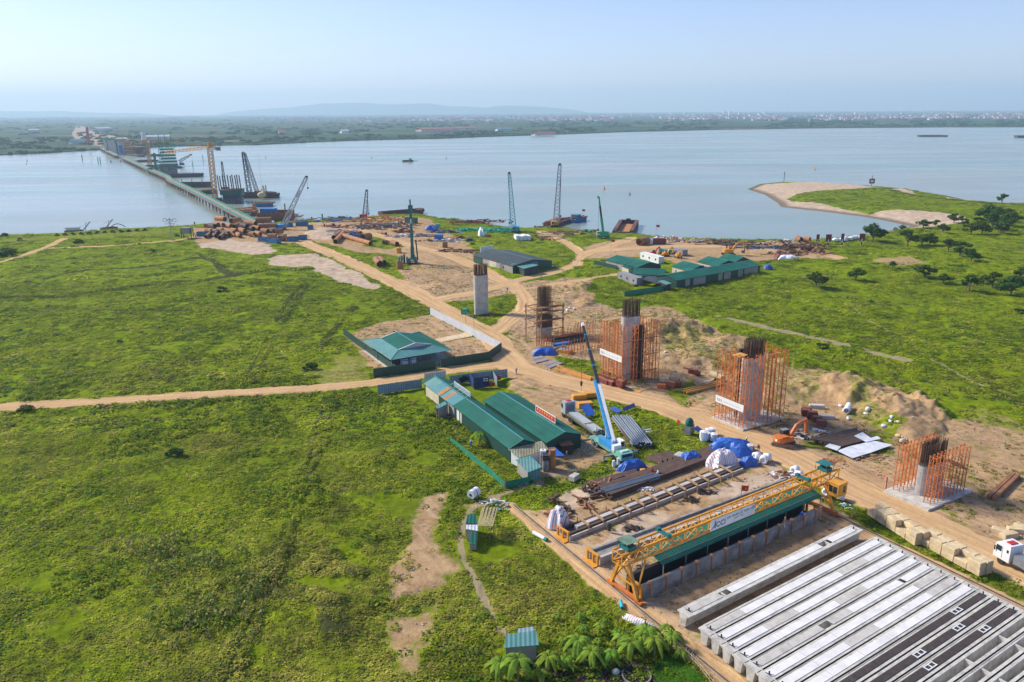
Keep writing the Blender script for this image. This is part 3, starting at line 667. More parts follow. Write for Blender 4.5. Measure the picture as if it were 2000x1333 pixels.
for k in range(12):
    a, b_ = P(*T0[k], 1.45), P(*T1[k], 1.45); d = b_-a; m_ = MB(); m_.bar((0, 0, 0), d, .26, .26)
    m_.bx(d.x-.08, d.x+.08, d.y-.08, d.y+.08, -1.4, -.13); m_.bx(-.08, .08, -.08, .08, -1.4, -.13)
    tag(m_.build('cross_timber', WOOD, None, a), ROWN[k]+' heavy timber laid across the grey casting bed, counted from its yellow end frame', 'timber', 'timbers across the casting bed')
# ---------------------------------------------------------------- gantry crane
A0 = P(1214, 1108, 5.0); B0 = P(1637, 934, 5.0); d = B0-A0; rzg = math.atan2(d.y, d.x); LG = d.length
g = thing('gantry_crane', 'yellow twin truss gantry crane with white sign straddling the casting trench', 'gantry crane', (A0.x, A0.y, 0), rzg)
TH = 1.65; GWd = 1.8; n = 20
def truss(y, face):
    m_ = MB()
    for zz in (5.0, 5.0+TH): m_.bar((0, y, zz), (LG, y, zz), .24, .24)
    for k in range(n+1):
        xx = LG*k/n; m_.bar((xx, y, 5.12), (xx, y, 4.88+TH), .13)
        if k < n: m_.bar((xx, y, 5.1 if k % 2 else 4.9+TH), (xx+LG/n, y, 4.9+TH if k % 2 else 5.1), .11)
        if k < n: m_.bar((xx, y, 5.1), (xx+LG/n/2, y, 5.0+TH*.5), .07)
    m_.build('side_truss', YEL, g)
truss(0, 1); truss(GWd, -1)
m_ = MB()
for zz in (5.0, 5.0+TH):
    for k in range(n+1):
        xx = LG*k/n; m_.bar((xx, .1, zz), (xx, GWd-.1, zz), .10)
        if k < n: m_.bar((xx, .1 if k % 2 else GWd-.1, zz), (xx+LG/n, GWd-.1 if k % 2 else .1, zz), .09)
m_.build('cross_bracing', YEL, g)
for lx, sgn in ((1.3, 1), (LG-3.0, -1)):
    m_ = MB(); f0, f1 = (lx, -1.9), (lx, 3.4)
    m_.bar((lx, -1.75, .7), (lx, .1, 4.9), .42, .42); m_.bar((lx, 3.3, .7), (lx, GWd-.1, 4.9), .42, .42)
    m_.bar((lx+sgn*2.6, -.3, 4.85), (lx, -1.6, 1.1), .2); m_.bar((lx+sgn*2.6, GWd+.3, 4.85), (lx, 3.1, 1.1), .2)
    m_.bar((lx, -1.1, 2.2), (lx, 2.7, 2.2), .16); m_.bar((lx-1.0, -.2, 4.9), (lx+.5, -1.5, 1.2), .16)
    m_.build('support_leg', YEL, g)
    MB().bar((lx, -2.1, .62), (lx, 3.6, .62), .4, .35).build('end_carriage', ORG, g)
    for yy in (-2.0, 3.5):
        m_ = MB(); m_.box((lx, yy, .42), (.42, 1.3, .3)); m_.box((lx+.35, yy, .5), (.4, .5, .35)); c_ = m_.build('bogie', ORG, g)
        for e in (-.42, .42): MB().tube((lx-.09, yy+e, .2), (lx+.09, yy+e, .2), .2, 12).build('wheel', BLK, c_)
for xx, tag_ in ((.9, 0), (LG-3.4, 0)):
    h_ = MB().box((xx+.9, .9, 5.35+TH), (1.5, 1.7, .5)).build('hoist_winch', TEALD, g)
    m_ = MB(); m_.tube((xx+.9, .2, 5.75+TH), (xx+.9, 1.6, 5.75+TH), .32, 10); m_.build('winch_drum', BLK, h_)
    m_ = MB(); m_.slab([(xx-.2, -.1, 6.35+TH), (xx+2.0, -.1, 6.25+TH), (xx+2.0, 2.0, 6.25+TH), (xx-.2, 2.0, 6.35+TH)], .06)
    for a_ in (-.1, 1.9):
        for b2 in (0, 1.9): m_.bx(xx+a_, xx+a_+.06, b2, b2+.06, 5.13+TH, 6.22+TH)
    m_.build('hoist_cover', pm('faded_olive_sheet', (.16, .26, .17), .8, .3, 1.0) if xx < 5 else TEALD, g)
for xx in (8.2, LG-8.0):
    m_ = MB(); m_.box((xx, -.1, 5.3+TH), (.6, .5, .55)); m_.box((xx, GWd+.1, 5.3+TH), (.6, .5, .55)); m_.bar((xx-.2, -.1, 5.25+TH), (xx-.2, GWd, 5.25+TH), .22)
    m_.bar((xx+.2, -.1, 5.25+TH), (xx+.2, GWd, 5.25+TH), .22); m_.build('rail_trolley', TEALD, g)
cx_ = LG-2.9; z0 = 3.9; ya, yb2 = -2.9, -1.1
cb = MB().bx(cx_-1.3, cx_+1.0, ya, yb2, z0, z0+2.1).build('operator_cabin', YEL, g)
m_ = MB(); m_.bx(cx_-1.33, cx_-1.303, ya+.2, yb2-.2, z0+.6, z0+1.7); m_.build('window', GLASS, cb); MB().bx(cx_-.0, cx_+.6, ya-.03, ya-.003, z0+.5, z0+1.6).build('window', GLASS, cb)
MB().bx(cx_-1.36, cx_-1.333, -2.05, -1.97, z0+.6, z0+1.7).build('mullion', YEL, cb); MB().bx(cx_-1.4, cx_+1.1, ya-.1, yb2+.1, z0+2.103, z0+2.18).build('cabin_roof', YEL, cb)
def along(px, z=5.7):                                        # where along the front truss the photograph column px falls
    lo, hi = 0.0, LG
    for _ in range(40):
        q = (lo+hi)/2; w_ = A0+d.normalized()*q
        if proj((w_.x, w_.y, z))[0] < px: lo = q
        else: hi = q
    return lo
s0, s1 = along(1386), along(1472)
sign = MB().bx(s0, s1, -.19, -.13, 4.95, 5.0+TH+.0).build('sign_board', pm('white_sign_board', (.80, .84, .86), .5, .04, .5), g)
def text(parent, s, size, mat, x, y, z, rz_=0.0, name='lettering', sx=1.0, al='LEFT'):
    cu = bpy.data.curves.new(name, 'FONT'); cu.body = s; cu.size = size; cu.extrude = .004; cu.align_x = al; cu.resolution_u = 2; cu.offset = size*.022; cu.space_character = 1.12
    tmp = bpy.data.objects.new('t', cu); C.objects.link(tmp); bpy.context.view_layer.update()
    me = bpy.data.meshes.new_from_object(tmp.evaluated_get(bpy.context.evaluated_depsgraph_get())); bpy.data.objects.remove(tmp)
    me.materials.clear(); me.materials.append(mat); o = bpy.data.objects.new(name, me); C.objects.link(o); o.parent = parent
    o.location = (x, y, z); o.rotation_euler = (math.pi/2, 0, rz_); o.scale = (sx, 1, 1); return o
GT = pm('sign_green_paint', (.01, .16, .12), .6, .05); MG = pm('sign_magenta_paint', (.55, .02, .16), .6, .05); BT = pm('sign_teal_paint', (.05, .30, .32), .6, .05)
SL = s1-s0; yb = -.20
text(sign, 'CC', 1.15, GT, s0+SL*.115, yb, 5.32); text(sign, '1', 1.15, MG, s0+SL*.285, yb, 5.32)
text(sign, 'AN TOÀN LÀ TRÊN HẾT', .50, GT, s0+SL*.36, yb, 5.92, sx=1.06*SL/9.8 if SL > 9.8 else 1.0)
text(sign, 'SAFETY FIRST', .30, BT, s0+SL*.53, yb, 5.5)
m_ = MB(); zc = 5.25
def lp(pts, y_): m_.add([(s0+SL*.02+a, y_, zc+b2) for a, b2 in pts], [tuple(range(len(pts)))])
lp([(.62, 0), (.86, 0), (.86, 1.1), (.62, 1.2)], yb); lp([(.34, .12), (.56, .05), (.56, .85)], yb); lp([(.0, -.05), (.28, 0), (.28, .32)], yb)
m_.build('tower_emblem', GT, sign)
print('GANTRY', LG, SL)
# gantry rails
for a, b_, lb in (((1004, 989), (1440, 1350), 'long steel crane rail on concrete strip left of the girders'), ((1600, 992), (2040, 1208), 'long steel crane rail on concrete strip between girders and road')):
    p, rz, L_ = fr(a, b_); tr = thing('crane_rail', lb, 'rail', (p.x, p.y, .05), rz)
    MB().bx(0, L_, -.35, .35, -.1, .10).build('rail_footing', pm('sandy_footing', (.42, .31, .20), .95, .3, 1.0, bump=.3), tr); MB().bx(0, L_, -.04, .04, .10, .24).build('rail', RUSTD, tr)
# ---------------------------------------------------------------- sheds and houses
def gable(name, label, a, b_, c_, ze, rise, roof, wall, over=.35, gabm=None, zg=0.0, doors=(), ridge=True, cat='shed', panels=(), win=(), slots=None):
    """a->b near eave, c a point on the far eave; built from the ground up"""
    p, rz, L_ = fr(a, b_, ze); w = perp(p, rz, P(*c_, ze)); s = 1 if w > 0 else -1; w = abs(w)
    if s < 0: p = p+Vector((math.cos(rz)*L_, math.sin(rz)*L_, 0)); rz += math.pi; w = w
    t = thing(name, label, cat, (p.x, p.y, zg), rz)
    o = over
    MB().bx(o, L_-o, o, o+.12, 0, ze-.05).build('wall', wall, t); MB().bx(o, L_-o, w-o-.12, w-o, 0, ze-.05).build('wall', wall, t)
    for xx in (o, L_-o-.1):
        m_ = MB(); zt = ze-.06; k_ = rise*(1-2*o/w)
        m_.add([(xx, o+.12, 0), (xx, w-o-.12, 0), (xx, w-o-.12, zt), (xx, w/2, zt+k_), (xx, o+.12, zt), (xx+.1, o+.12, 0), (xx+.1, w-o-.12, 0), (xx+.1, w-o-.12, zt), (xx+.1, w/2, zt+k_), (xx+.1, o+.12, zt)],
               [(0, 1, 2, 3, 4), (9, 8, 7, 6, 5), (0, 5, 6, 1), (1, 6, 7, 2), (2, 7, 8, 3), (3, 8, 9, 4), (4, 9, 5, 0)])
        m_.build('gable_wall', gabm or wall, t)
    for y0_, z0_, y1_, z1_ in ((0, ze, w/2, ze+rise), (w, ze, w/2, ze+rise)):
        q = [(0, y0_, z0_), (L_, y0_, z0_), (L_, y1_, z1_), (0, y1_, z1_)]
        if y0_: q = q[::-1]
        r_ = MB().slab(q, .05).build('roof', roof, t)
    if ridge: MB().bar((0, w/2, ze+rise+.02), (L_, w/2, ze+rise+.02), .3, .06).build('ridge_cap', TEAL, t)
    for fx0, fx1, fy, zt, mt_, nm_ in panels:                   # painted/other-sheet wall bays on the near or far wall
        yy = (o-.03, o-.003) if fy == 0 else (w-o+.003, w-o+.03)
        MB().bx(o+(L_-2*o)*fx0, o+(L_-2*o)*fx1, yy[0], yy[1], .0 if nm_ != 'window' else 1.0, zt).build(nm_, mt_, t)
    return t, L_, w
q4 = lambda x_, y_: (800+x_/4.76, 700+y_/4.76); q1 = lambda x_, y_: (620+x_/4.76, 500+y_/4.76); q5 = lambda x_, y_: (1100+x_/3.704, 420+y_/3.704)
qb = lambda x_, y_: (1240+x_/8.333, 460+y_/8.333); q3 = lambda x_, y_: (500+x_/5, 300+y_/5); qc = lambda x_, y_: (860+x_/4.545, 300+y_/4.545)
q2 = lambda x_, y_: (200+x_/5, 250+y_/5); qp = lambda x_, y_: (980+x_/5.553, 540+y_/5.553); qk = lambda x_, y_: (1060+x_/4.167, 740+y_/4.167)
qe = lambda x_, y_: (1280+x_/4.762, 600+y_/4.762); q6 = lambda x_, y_: (1500+x_/3.332, 680+y_/3.332); q7 = lambda x_, y_: (1040+x_/4.166, 880+y_/4.166)
ta, La, wa = gable('workers_shed', 'longest green gabled shed, narrow with rusty roof patches, at the road junction', q4(118, 228), q4(925, 845), q4(1180, 778), 2.7, 1.25, GRN, GRND,
    panels=((.72, .93, 1, 2.3, CREAMW, 'wall_panel'), (.30, .37, 1, 2.3, GREYW, 'wall_panel'), (.60, .68, 1, 2.3, GREYW, 'wall_panel'), (.02, .20, 0, 2.3, CREAMW, 'wall_panel'), (.32, .40, 0, 2.3, GREYW, 'wall_panel'), (.43, .46, 0, 2.3, WHT, 'wall_panel'), (.47, .49, 0, 2.3, CREAMW, 'wall_panel')))
wdt = wa
sl_ = 1.25/(wa/2)
for f0, f1, mt_ in ((.02, .12, GRNL), (.12, .20, pm('teal_sheet', (.05, .25, .27), .6, .2, .4, corr=.5)), (.20, .235, RUSTO), (.245, .28, GRNL), (.28, .31, RUSTO), (.31, .40, pm('teal_sheet', (0, 0, 0)))):
    MB().slab([(La*f0, -.02, 2.715), (La*f1, -.02, 2.715), (La*f1, wa/2-.2, 2.715+sl_*(wa/2-.2)), (La*f0, wa/2-.2, 2.715+sl_*(wa/2-.2))], .02).build('roof_patch', mt_, ta)
sb = thing('rooftop_sign', 'white framed sign board standing on the roof of the narrow green shed', 'sign', ta.location+Vector((0, 0, 0)), ta.rotation_euler.z)
m_ = MB(); X0, X1 = La*.17, La*.37; yy = wa*.78
m_.slab([(X0, yy, 4.4), (X1, yy, 4.4), (X1, yy+.1, 4.4), (X0, yy+.1, 4.4)], 1.0); m_.build('sign_panel', pm('sign_back_grey', (.30, .40, .44), .6, .1), sb)
m_ = MB()
for z_ in (3.4, 4.42): m_.bar((X0, yy+.05, z_), (X1, yy+.05, z_), .1)
for k in range(5): m_.bar((X0+(X1-X0)*k/4, yy+.05, 3.2), (X0+(X1-X0)*k/4, yy+.05, 4.45), .08); m_.bar((X0+(X1-X0)*k/4, yy, 4.0), (X0+(X1-X0)*k/4, yy-1.0, 3.7), .05)
m_.build('sign_frame', WHT, sb)
tb, Lb, wb = gable('warehouse_shed', 'broad dark green gabled shed with red banner on its ridge beside the parked flatbed', q4(680, 395), q4(1270, 790), q4(1555, 672), 2.8, 1.35, GRN, GRND, gabm=GRND)
m_ = MB()
for q in (.14, .31): m_.bar((1, wb*q, 2.84+1.35*q*2), (Lb-2 if q < .2 else Lb-1, wb*q, 2.84+1.35*q*2), .07)
m_.build('roof_seam', pm('roof_seam_brown', (.05, .07, .05), .8), tb)
MB().bx(Lb-.33, Lb-.27, wb*.55, wb*.68, 0, 2.0).build('door', GREYW, tb)
rb = thing('red_banner', 'red banner with yellow lettering in a white frame above the broad green shed roof', 'banner', tb.location, tb.rotation_euler.z)
X0, X1, yy = Lb*.52, Lb*.80, wb*.62
MB().bx(X0, X1, yy, yy+.05, 3.95, 5.1).build('banner_cloth', RED, rb)
m_ = MB()
for z_ in (3.9, 5.15): m_.bar((X0-.05, yy+.02, z_), (X1+.05, yy+.02, z_), .12)
for xx in (X0-.05, X1+.05): m_.bar((xx, yy+.02, 3.4), (xx, yy+.02, 5.2), .12)
m_.build('banner_frame', WHT, rb)
YT = pm('banner_yellow_paint', (.85, .40, .03), .6, .05); m_ = MB()
for k in range(7):
    xx = X0+.5+k*(X1-X0-1)/7; m_.bx(xx, xx+.45, yy-.02, yy-.004, 4.45, 4.85)
m_.build('yellow_stroke', YT, rb)
m_ = MB()
for k in range(12):
    xx = X0+.6+k*(X1-X0-1)/12; m_.bx(xx, xx+.2, yy-.02, yy-.004, 4.1, 4.25)
m_.build('pale_stroke', pm('banner_pink_paint', (.75, .3, .3), .6, .05), rb)
# annexes
def mono(name, label, cs, zs, roof, wall, cat='shed', zg=0.0, walls=(0, 1, 2, 3), inset=.15, extra=None):
    pts = [P(*c_, z_) for c_, z_ in zip(cs, zs)]; o = sum(pts, Vector())/4; o.z = zg
    t = thing(name, label, cat, o); pl = [q-o for q in pts]
    A_ = sum(pl[i].x*pl[(i+1) % 4].y-pl[(i+1) % 4].x*pl[i].y for i in range(4))
    if A_ < 0: pl = pl[::-1]
    MB().slab(pl, .06).build('roof', roof, t)
    for i in walls:
        a_, b2 = pl[i]*1.0, pl[(i+1) % 4]*1.0
        a_ = Vector((a_.x*(1-inset), a_.y*(1-inset), a_.z-.1)); b2 = Vector((b2.x*(1-inset), b2.y*(1-inset), b2.z-.1))
        n_ = Vector((b2.y-a_.y, a_.x-b2.x, 0)).normalized()*.06
        MB().add([(a_.x, a_.y, -.1), (b2.x, b2.y, -.1), b2, a_, (a_.x+n_.x, a_.y+n_.y, -.1), (b2.x+n_.x, b2.y+n_.y, -.1), b2+n_, a_+n_], [(0, 1, 2, 3), (7, 6, 5, 4), (0, 4, 5, 1), (3, 2, 6, 7), (1, 5, 6, 2), (0, 3, 7, 4)]).build('wall', wall if not isinstance(wall, (list, tuple)) else wall[i % len(wall)], t)
    return t
mono('kitchen_annex', 'lean-to with patchwork rusty and pale green roof at the end of the narrow shed', [q4(915, 845), q4(1230, 768), q4(1295, 850), q4(1020, 928)], (2.7, 2.9, 2.3, 2.1), RPATCH, [WHT, GRND, GREYW, WHT])
mono('tin_shed', 'small tin shed with teal roof and blue tarpaulin edge by the green fence', [q4(985, 945), q4(1120, 905), q4(1235, 1010), q4(1100, 1062)], (2.3, 2.5, 2.3, 2.1), GRNL, [GRNL, WHTC, GRNL, GREYW])
mono('blue_awning', 'bright blue awning on thin posts beside the rusty tanks', [q4(1290, 832), q4(1350, 825), q4(1443, 905), q4(1345, 912)], (2.3, 2.3, 2.1, 2.1), TARP, STG, 'awning', walls=())
mono('scrap_lean_to', 'low rusty-roofed lean-to with a pale sheet on top against the broad shed gable', [q4(1370, 775), q4(1455, 750), q4(1530, 800), q4(1410, 815)], (2.2, 2.2, 2.0, 2.0), RUST, BLK, walls=(0, 1, 2, 3))
mono('porch_canopy', 'small faded green porch roof on the long side of the narrow shed', [q4(238, 447), q4(325, 400), q4(352, 425), q4(262, 470)], (2.3, 2.5, 2.5, 2.2), GRNL, GREYW, 'porch', walls=(0, 2))
for i, (cx0, cy0, top, col_, nm_, lb) in enumerate(((1240, 1010, 900, 0, 'storage_tank', 'pale streaked standing tank nearest the teal-roofed tin shed'), (1265, 1040, 945, 0, 'storage_tank', 'shorter grey standing tank in front of the pale one'), (1325, 1025, 850, 1, 'storage_tank', 'tallest orange-rusty standing tank by the blue awning'))):
    b0 = P(*q4(cx0, cy0)); h_ = ZT(b0, 700+top/4.76); t = thing(nm_, lb, 'tank', b0, 0, 'standing tanks by the kitchen')
    MB().tube((0, 0, 0), (0, 0, h_), .62, 18).build('tank_shell', (CONCD, RUSTO)[col_], t, smooth=False); m_ = MB(); m_.pipe((0, 0, h_), (0, 0, h_+.08), .66, .1, 18); m_.build('tank_rim', RUST, t)
b0 = P(*q4(1262, 1042)); t = thing('cube_tank', 'black caged cube tank set on top of the shorter grey tank', 'tank', (b0.x, b0.y, ZT(b0, 700+945/4.76)+.08)); MB().bx(-.5, .5, -.5, .5, 0, 1.0).build('tank_body', BLK, t)
m_ = MB()
for z_ in (.02, .5, 1.0):
    for a_, b2 in (((-.53, -.53), (.53, -.53)), ((.53, -.53), (.53, .53)), ((.53, .53), (-.53, .53)), ((-.53, .53), (-.53, -.53))): m_.bar((*a_, z_), (*b2, z_), .04)
m_.build('cage', STG, t)
b0 = P(*q4(1240, 1010)); t = thing('cube_tank', 'white plastic cube tank on top of the pale standing tank', 'tank', (b0.x, b0.y, ZT(b0, 700+900/4.76)+.08)); MB().bx(-.5, .5, -.5, .5, 0, .9).build('tank_body', WHT, t)
m_ = MB(); m_.tube((0, 0, .9), (0, 0, .98), .15, 10); m_.build('lid', BLK, t)
# hip-roofed site office with gablets
pA, rzA, LA = fr(q1(410, 785), q1(680, 970), 2.9); wA = perp(pA, rzA, P(*q1(1240, 865), 2.9))
t = thing('site_office', 'square green hip-and-gable roofed site office with open veranda inside the fenced yard', 'office', (pA.x, pA.y, 0), rzA)
ze, z1, z2 = 2.9, 3.9, 5.0; W_ = wA; ix = LA*.20; iy = W_*.23; sgn = 1
def R_(pts, m_, nm_='roof'): MB().slab(pts, .06).build(nm_, m_, t)
R_([(0, 0, ze), (LA, 0, ze), (LA-ix, iy, z1), (ix, iy, z1)], GRNL); R_([(LA, 0, ze), (LA, W_, ze), (LA-ix, W_-iy, z1), (LA-ix, iy, z1)], GRNL)
R_([(LA, W_, ze), (0, W_, ze), (ix, W_-iy, z1), (LA-ix, W_-iy, z1)], GRN); R_([(0, W_, ze), (0, 0, ze), (ix, iy, z1), (ix, W_-iy, z1)], GRNL)
R_([(ix, iy, z1+.02), (LA-ix, iy, z1+.02), (LA-ix, W_/2, z2), (ix, W_/2, z2)], GRN); R_([(LA-ix, W_-iy, z1+.02), (ix, W_-iy, z1+.02), (ix, W_/2, z2), (LA-ix, W_/2, z2)], GRN)
for xx in (ix+.1, LA-ix-.1):
    m_ = MB(); m_.add([(xx, iy, z1), (xx, W_-iy, z1), (xx, W_/2, z2-.05), (xx+.05, iy, z1), (xx+.05, W_-iy, z1), (xx+.05, W_/2, z2-.05)], [(0, 1, 2), (5, 4, 3), (0, 3, 4, 1), (1, 4, 5, 2), (2, 5, 3, 0)]); m_.build('gablet', WHTC, t)
m_ = MB(); m_.bar((ix, W_/2, z2+.03), (LA-ix, W_/2, z2+.03), .3, .06); m_.build('ridge_cap', TEAL, t)
m_ = MB()
for xx in (ix, LA-ix): m_.bar((xx, iy, z1+.06), (xx, W_/2, z2+.04), .25, .06); m_.bar((xx, W_-iy, z1+.06), (xx, W_/2, z2+.04), .25, .06)
m_.build('verge_trim', WHT, t)
m_ = MB()
for a_, b2 in (((0, 0), (ix, iy)), ((LA, 0), (LA-ix, iy)), ((LA, W_), (LA-ix, W_-iy)), ((0, W_), (ix, W_-iy))): m_.bar((*a_, ze+.03), (*b2, z1+.05), .22, .06)
m_.build('hip_cap', TEAL, t)
w0 = MB().bx(LA*.12, LA*.72, W_*.12, W_*.88, 0, 2.9).build('wall', GREYW, t)
for k in range(3): MB().bx(LA*.72+.003, LA*.72+.05, W_*(.25+.2*k), W_*(.25+.2*k)+1.1, .9, 2.1).build('window', GLASS, w0)
MB().bx(0, LA, 0, W_, -.1, .12).build('floor_slab', CONC, t)
for xx in (.3, LA*.5, LA-.3):
    for yy in (.3, W_*.33, W_*.66, W_-.3):
        if xx != LA*.5 or yy in (.3, W_-.3): MB().bx(xx-.06, xx+.06, yy-.06, yy+.06, .12, 2.95 if xx in (.3, LA-.3) or True else 3).build('post', STG, t)
for i, (xx, yy) in enumerate(((785, 1033), (860, 1020))):
    b0 = P(*q1(xx+25, yy)); t = thing('guard_cabin', ('left' if i == 0 else 'right')+' of two small white cabins with blue trim beside the site office veranda', 'cabin', b0, rzA-math.pi/2, 'small cabins by the site office')
    c_ = MB().bx(-.75, .75, -.75, .75, 0, 2.1).build('cabin_body', WHT, t); MB().bx(-.78, .78, -.78, .78, 1.75, 2.0).build('trim_band', TARP, t); MB().bx(-.85, .85, -.85, .85, 2.103, 2.2).build('cabin_roof', WHT, t)
    for e in (-.4, .3): MB().bx(e-.2, e+.25, -.79, -.753, .9, 1.5).build('window', GLASS, c_)
# ---------------------------------------------------------------- fences and walls
def fence(name, label, pts, h, mat, thick=.06, post=2.5, pm_=STG, cat='fence', top=None, base=0.0):
    ps = [P(*q) for q in pts]; o = ps[0]; t = thing(name, label, cat, (o.x, o.y, base))
    for a_, b2 in zip(ps[:-1], ps[1:]):
        a_ = a_-o; b2 = b2-o; n_ = Vector((b2.y-a_.y, a_.x-b2.x, 0)).normalized()*thick/2
        L_ = (b2-a_).length; rz_ = math.atan2(b2.y-a_.y, b2.x-a_.x)
        MB().bx(0, L_, -thick/2, thick/2, -.2, h).build('fence_panel', mat, t, a_, rz_)
        m_ = MB()
        for k in range(int(L_/post)+2): 
            xx = min(k*post, L_); m_.bx(xx-.05, xx+.05, thick/2, thick/2+.1, -.2, h+.05)
            if k % 2 == 0: m_.bar((xx, thick/2+.1, h*.8), (xx, thick/2+.9, 0), .05)
        m_.bar((0, thick/2+.05, h*.85), (L_, thick/2+.05, h*.85), .05)
        m_.build('fence_post', pm_, t, a_, rz_)
    return t
fence('sheet_fence', 'white sheet metal fence with diagonal props along the office yard road side', [q1(1050, 543), q1(1710, 880)], 2.2, WHTC, pm_=WHT)
fence('sheet_fence', 'dark green sheet fence along the far left side of the office yard', [q1(243, 735), q1(735, 1095)], 2.0, GRND, pm_=TEALD)
fence('sheet_fence', 'dark green sheet fence in front of the two small cabins', [q1(525, 1130), q1(1098, 1048)], 2.2, GRND, pm_=TEALD)
fence('sheet_fence', 'dark green sheet fence bending round the near right corner of the office yard', [q1(1150, 1037), q1(1590, 968), q1(1710, 880)], 2.2, GRND, pm_=TEALD)
fence('sheet_fence', 'blue-grey corrugated fence left of the narrow green shed', [q1(565, 1278), q1(970, 1222)], 2.0, GRYC, post=3)
fence('sheet_fence', 'blue-grey corrugated fence between the road and the blue enclosure', [q1(1230, 1190), q1(1765, 1125)], 2.0, GRYC, post=3)
fence('sheet_fence', 'short blue-grey fence return beside the red barrels', [q1(1630, 1140), q1(1670, 1205)], 2.0, GRYC, post=3)
fence('sheet_wall', 'bright navy blue sheet enclosure with small red notice', [q1(1408, 1165), q1(1450, 1228), q1(1597, 1208)], 2.4, NAVY, post=5, cat='wall')
b0 = P(*q1(1565, 1212)); MB().bx(-.5, .5, -.03, .03, 0, .7)
t = thing('notice_board', 'small white notice with red emblem hung on the navy enclosure', 'notice', (b0.x, b0.y-.18, 1.3), .1); MB().bx(-.5, .5, -.03, .03, 0, .75).build('board', WHT, t); MB().bx(-.33, .33, -.045, -.032, .2, .6).build('emblem', RED, t)
fence('billboard', 'white hoarding panel beyond the narrow shed roof end', [q1(1000, 1185), q1(1195, 1155)], 2.4, WHTC, post=3, cat='hoarding')
fence('net_fence', 'green netting fence sagging beside the kitchen garden', [q4(378, 775), q4(560, 920), q4(735, 1060), q4(880, 1195)], 1.0, NET, thick=.04, pm_=WOOD)
fence('net_fence', 'green netting fence returning to the tin shed', [q4(890, 1200), q4(1130, 1150)], 1.1, NET, thick=.04, pm_=WOOD)
fence('net_fence', 'bright green netting fence in the grass below the river compound', [q5(442, 590), q5(560, 570), q5(655, 558), q5(738, 545)], 1.7, NET, thick=.04, pm_=WOOD)
fence('sheet_fence', 'dark green fence around the left end of the river compound', [q5(222, 360), q5(388, 402)], 1.9, GRND, pm_=TEALD)
# gate frame
b0, b1 = P(910, 632), P(926, 642); t = thing('gate_frame', 'tall thin gate frame rising over the white yard fence', 'gate', b0); m_ = MB(); dd = b1-b0
for f_ in (0, 1): m_.bar(dd*f_, dd*f_+Vector((0, 0, 3.6)), .1)
for z_ in (2.5, 3.0, 3.6): m_.bar(Vector((0, 0, z_)), dd+Vector((0, 0, z_)), .07)
for k in range(1, 5): m_.bar(dd*k/5+Vector((0, 0, 2.5)), dd*k/5+Vector((0, 0, 3.6)), .04)
m_.build('frame', STG, t)
tag(MB().slab([P(*q1(1090, 775), .12), P(*q1(1160, 800), .12), P(*q1(1450, 745), .12), P(*q1(1380, 712), .12)][::1], .15).build('concrete_path', CREAM), kind='structure')
# ---------------------------------------------------------------- depot with black roof
t, L_, w = gable('river_depot', 'long low depot with black shade sheets over its roof and pale ridge strip', qc(285, 900), qc(640, 1000), qc(890, 925), 3.2, 1.6, BLKS, GREYW, zg=0, gabm=GRND, panels=((.0, .25, 0, 2.8, GRND, 'wall_panel'), (.42, .60, 0, 2.8, CREAMW, 'wall_panel')))
gable('depot_annex', 'teal-roofed extension on the near end of the black-roofed depot', qc(640, 1000), qc(870, 985), qc(1045, 952), 3.0, 1.0, GRNL, GRND)
mono('depot_porch', 'small teal lean-to roof over dark grey walls at the depot corner', [qc(680, 1002), qc(810, 975), qc(872, 993), qc(740, 1024)], (3.0, 3.3, 3.3, 3.0), GRNL, BLKS)
def container(name, label, a, b_, wd, h, mat, cat='container', zg=0.0, z=0.0, win=0, group=None, openn=False, inner=None, dr=1):
    p, rz, L_ = fr(a, b_, z); zz = gz(p.x, p.y) if zg is None else zg
    t = thing(name, label, cat, (p.x, p.y, zz), rz, group)
    if openn:
        m_ = MB(); m_.bx(0, L_, 0, .1, 0, h); m_.bx(0, L_, wd-.1, wd, 0, h); m_.bx(0, .1, .1, wd-.1, 0, h); m_.bx(L_-.1, L_, .1, wd-.1, 0, h); m_.bx(.1, L_-.1, .1, wd-.1, 0, .1); b3 = m_.build('body', mat, t)
        if inner: MB().blob((L_/2, wd/2, h*.6), (L_*.42, wd*.4, h*.35), 3).build('contents', inner, t)
    else: b3 = MB().bx(0, L_, 0, wd, .12, h).build('body', mat, t)
    m_ = MB()
    for xx in (0, L_):
        for yy in (0, wd): m_.bx(xx-.06, xx+.06, yy-.06, yy+.06, 0, h+.03)
    m_.bar((0, 0, h+.0), (L_, 0, h+.0), .12); m_.bar((0, wd, h), (L_, wd, h), .12); m_.bar((0, 0, .08), (L_, 0, .08), .12); m_.bar((0, wd, .08), (L_, wd, .08), .12)
    m_.build('corner_frame', mat, t)
    for k in range(win): MB().bx(L_*(k+.5)/win-.45, L_*(k+.5)/win+.45, -.04, -.004, 1.1, 1.9).build('window', GLASS, t)
    return t
container('site_container', 'beige dusty container with red roof edge along the depot front', qc(530, 1040), qc(655, 1060), 2.4, 2.6, GREYW, win=2)
m = container('ridge_billboard', 'white hoarding behind the depot roof', qc(358, 880), qc(473, 862), .2, 2.4, WHT, 'hoarding')
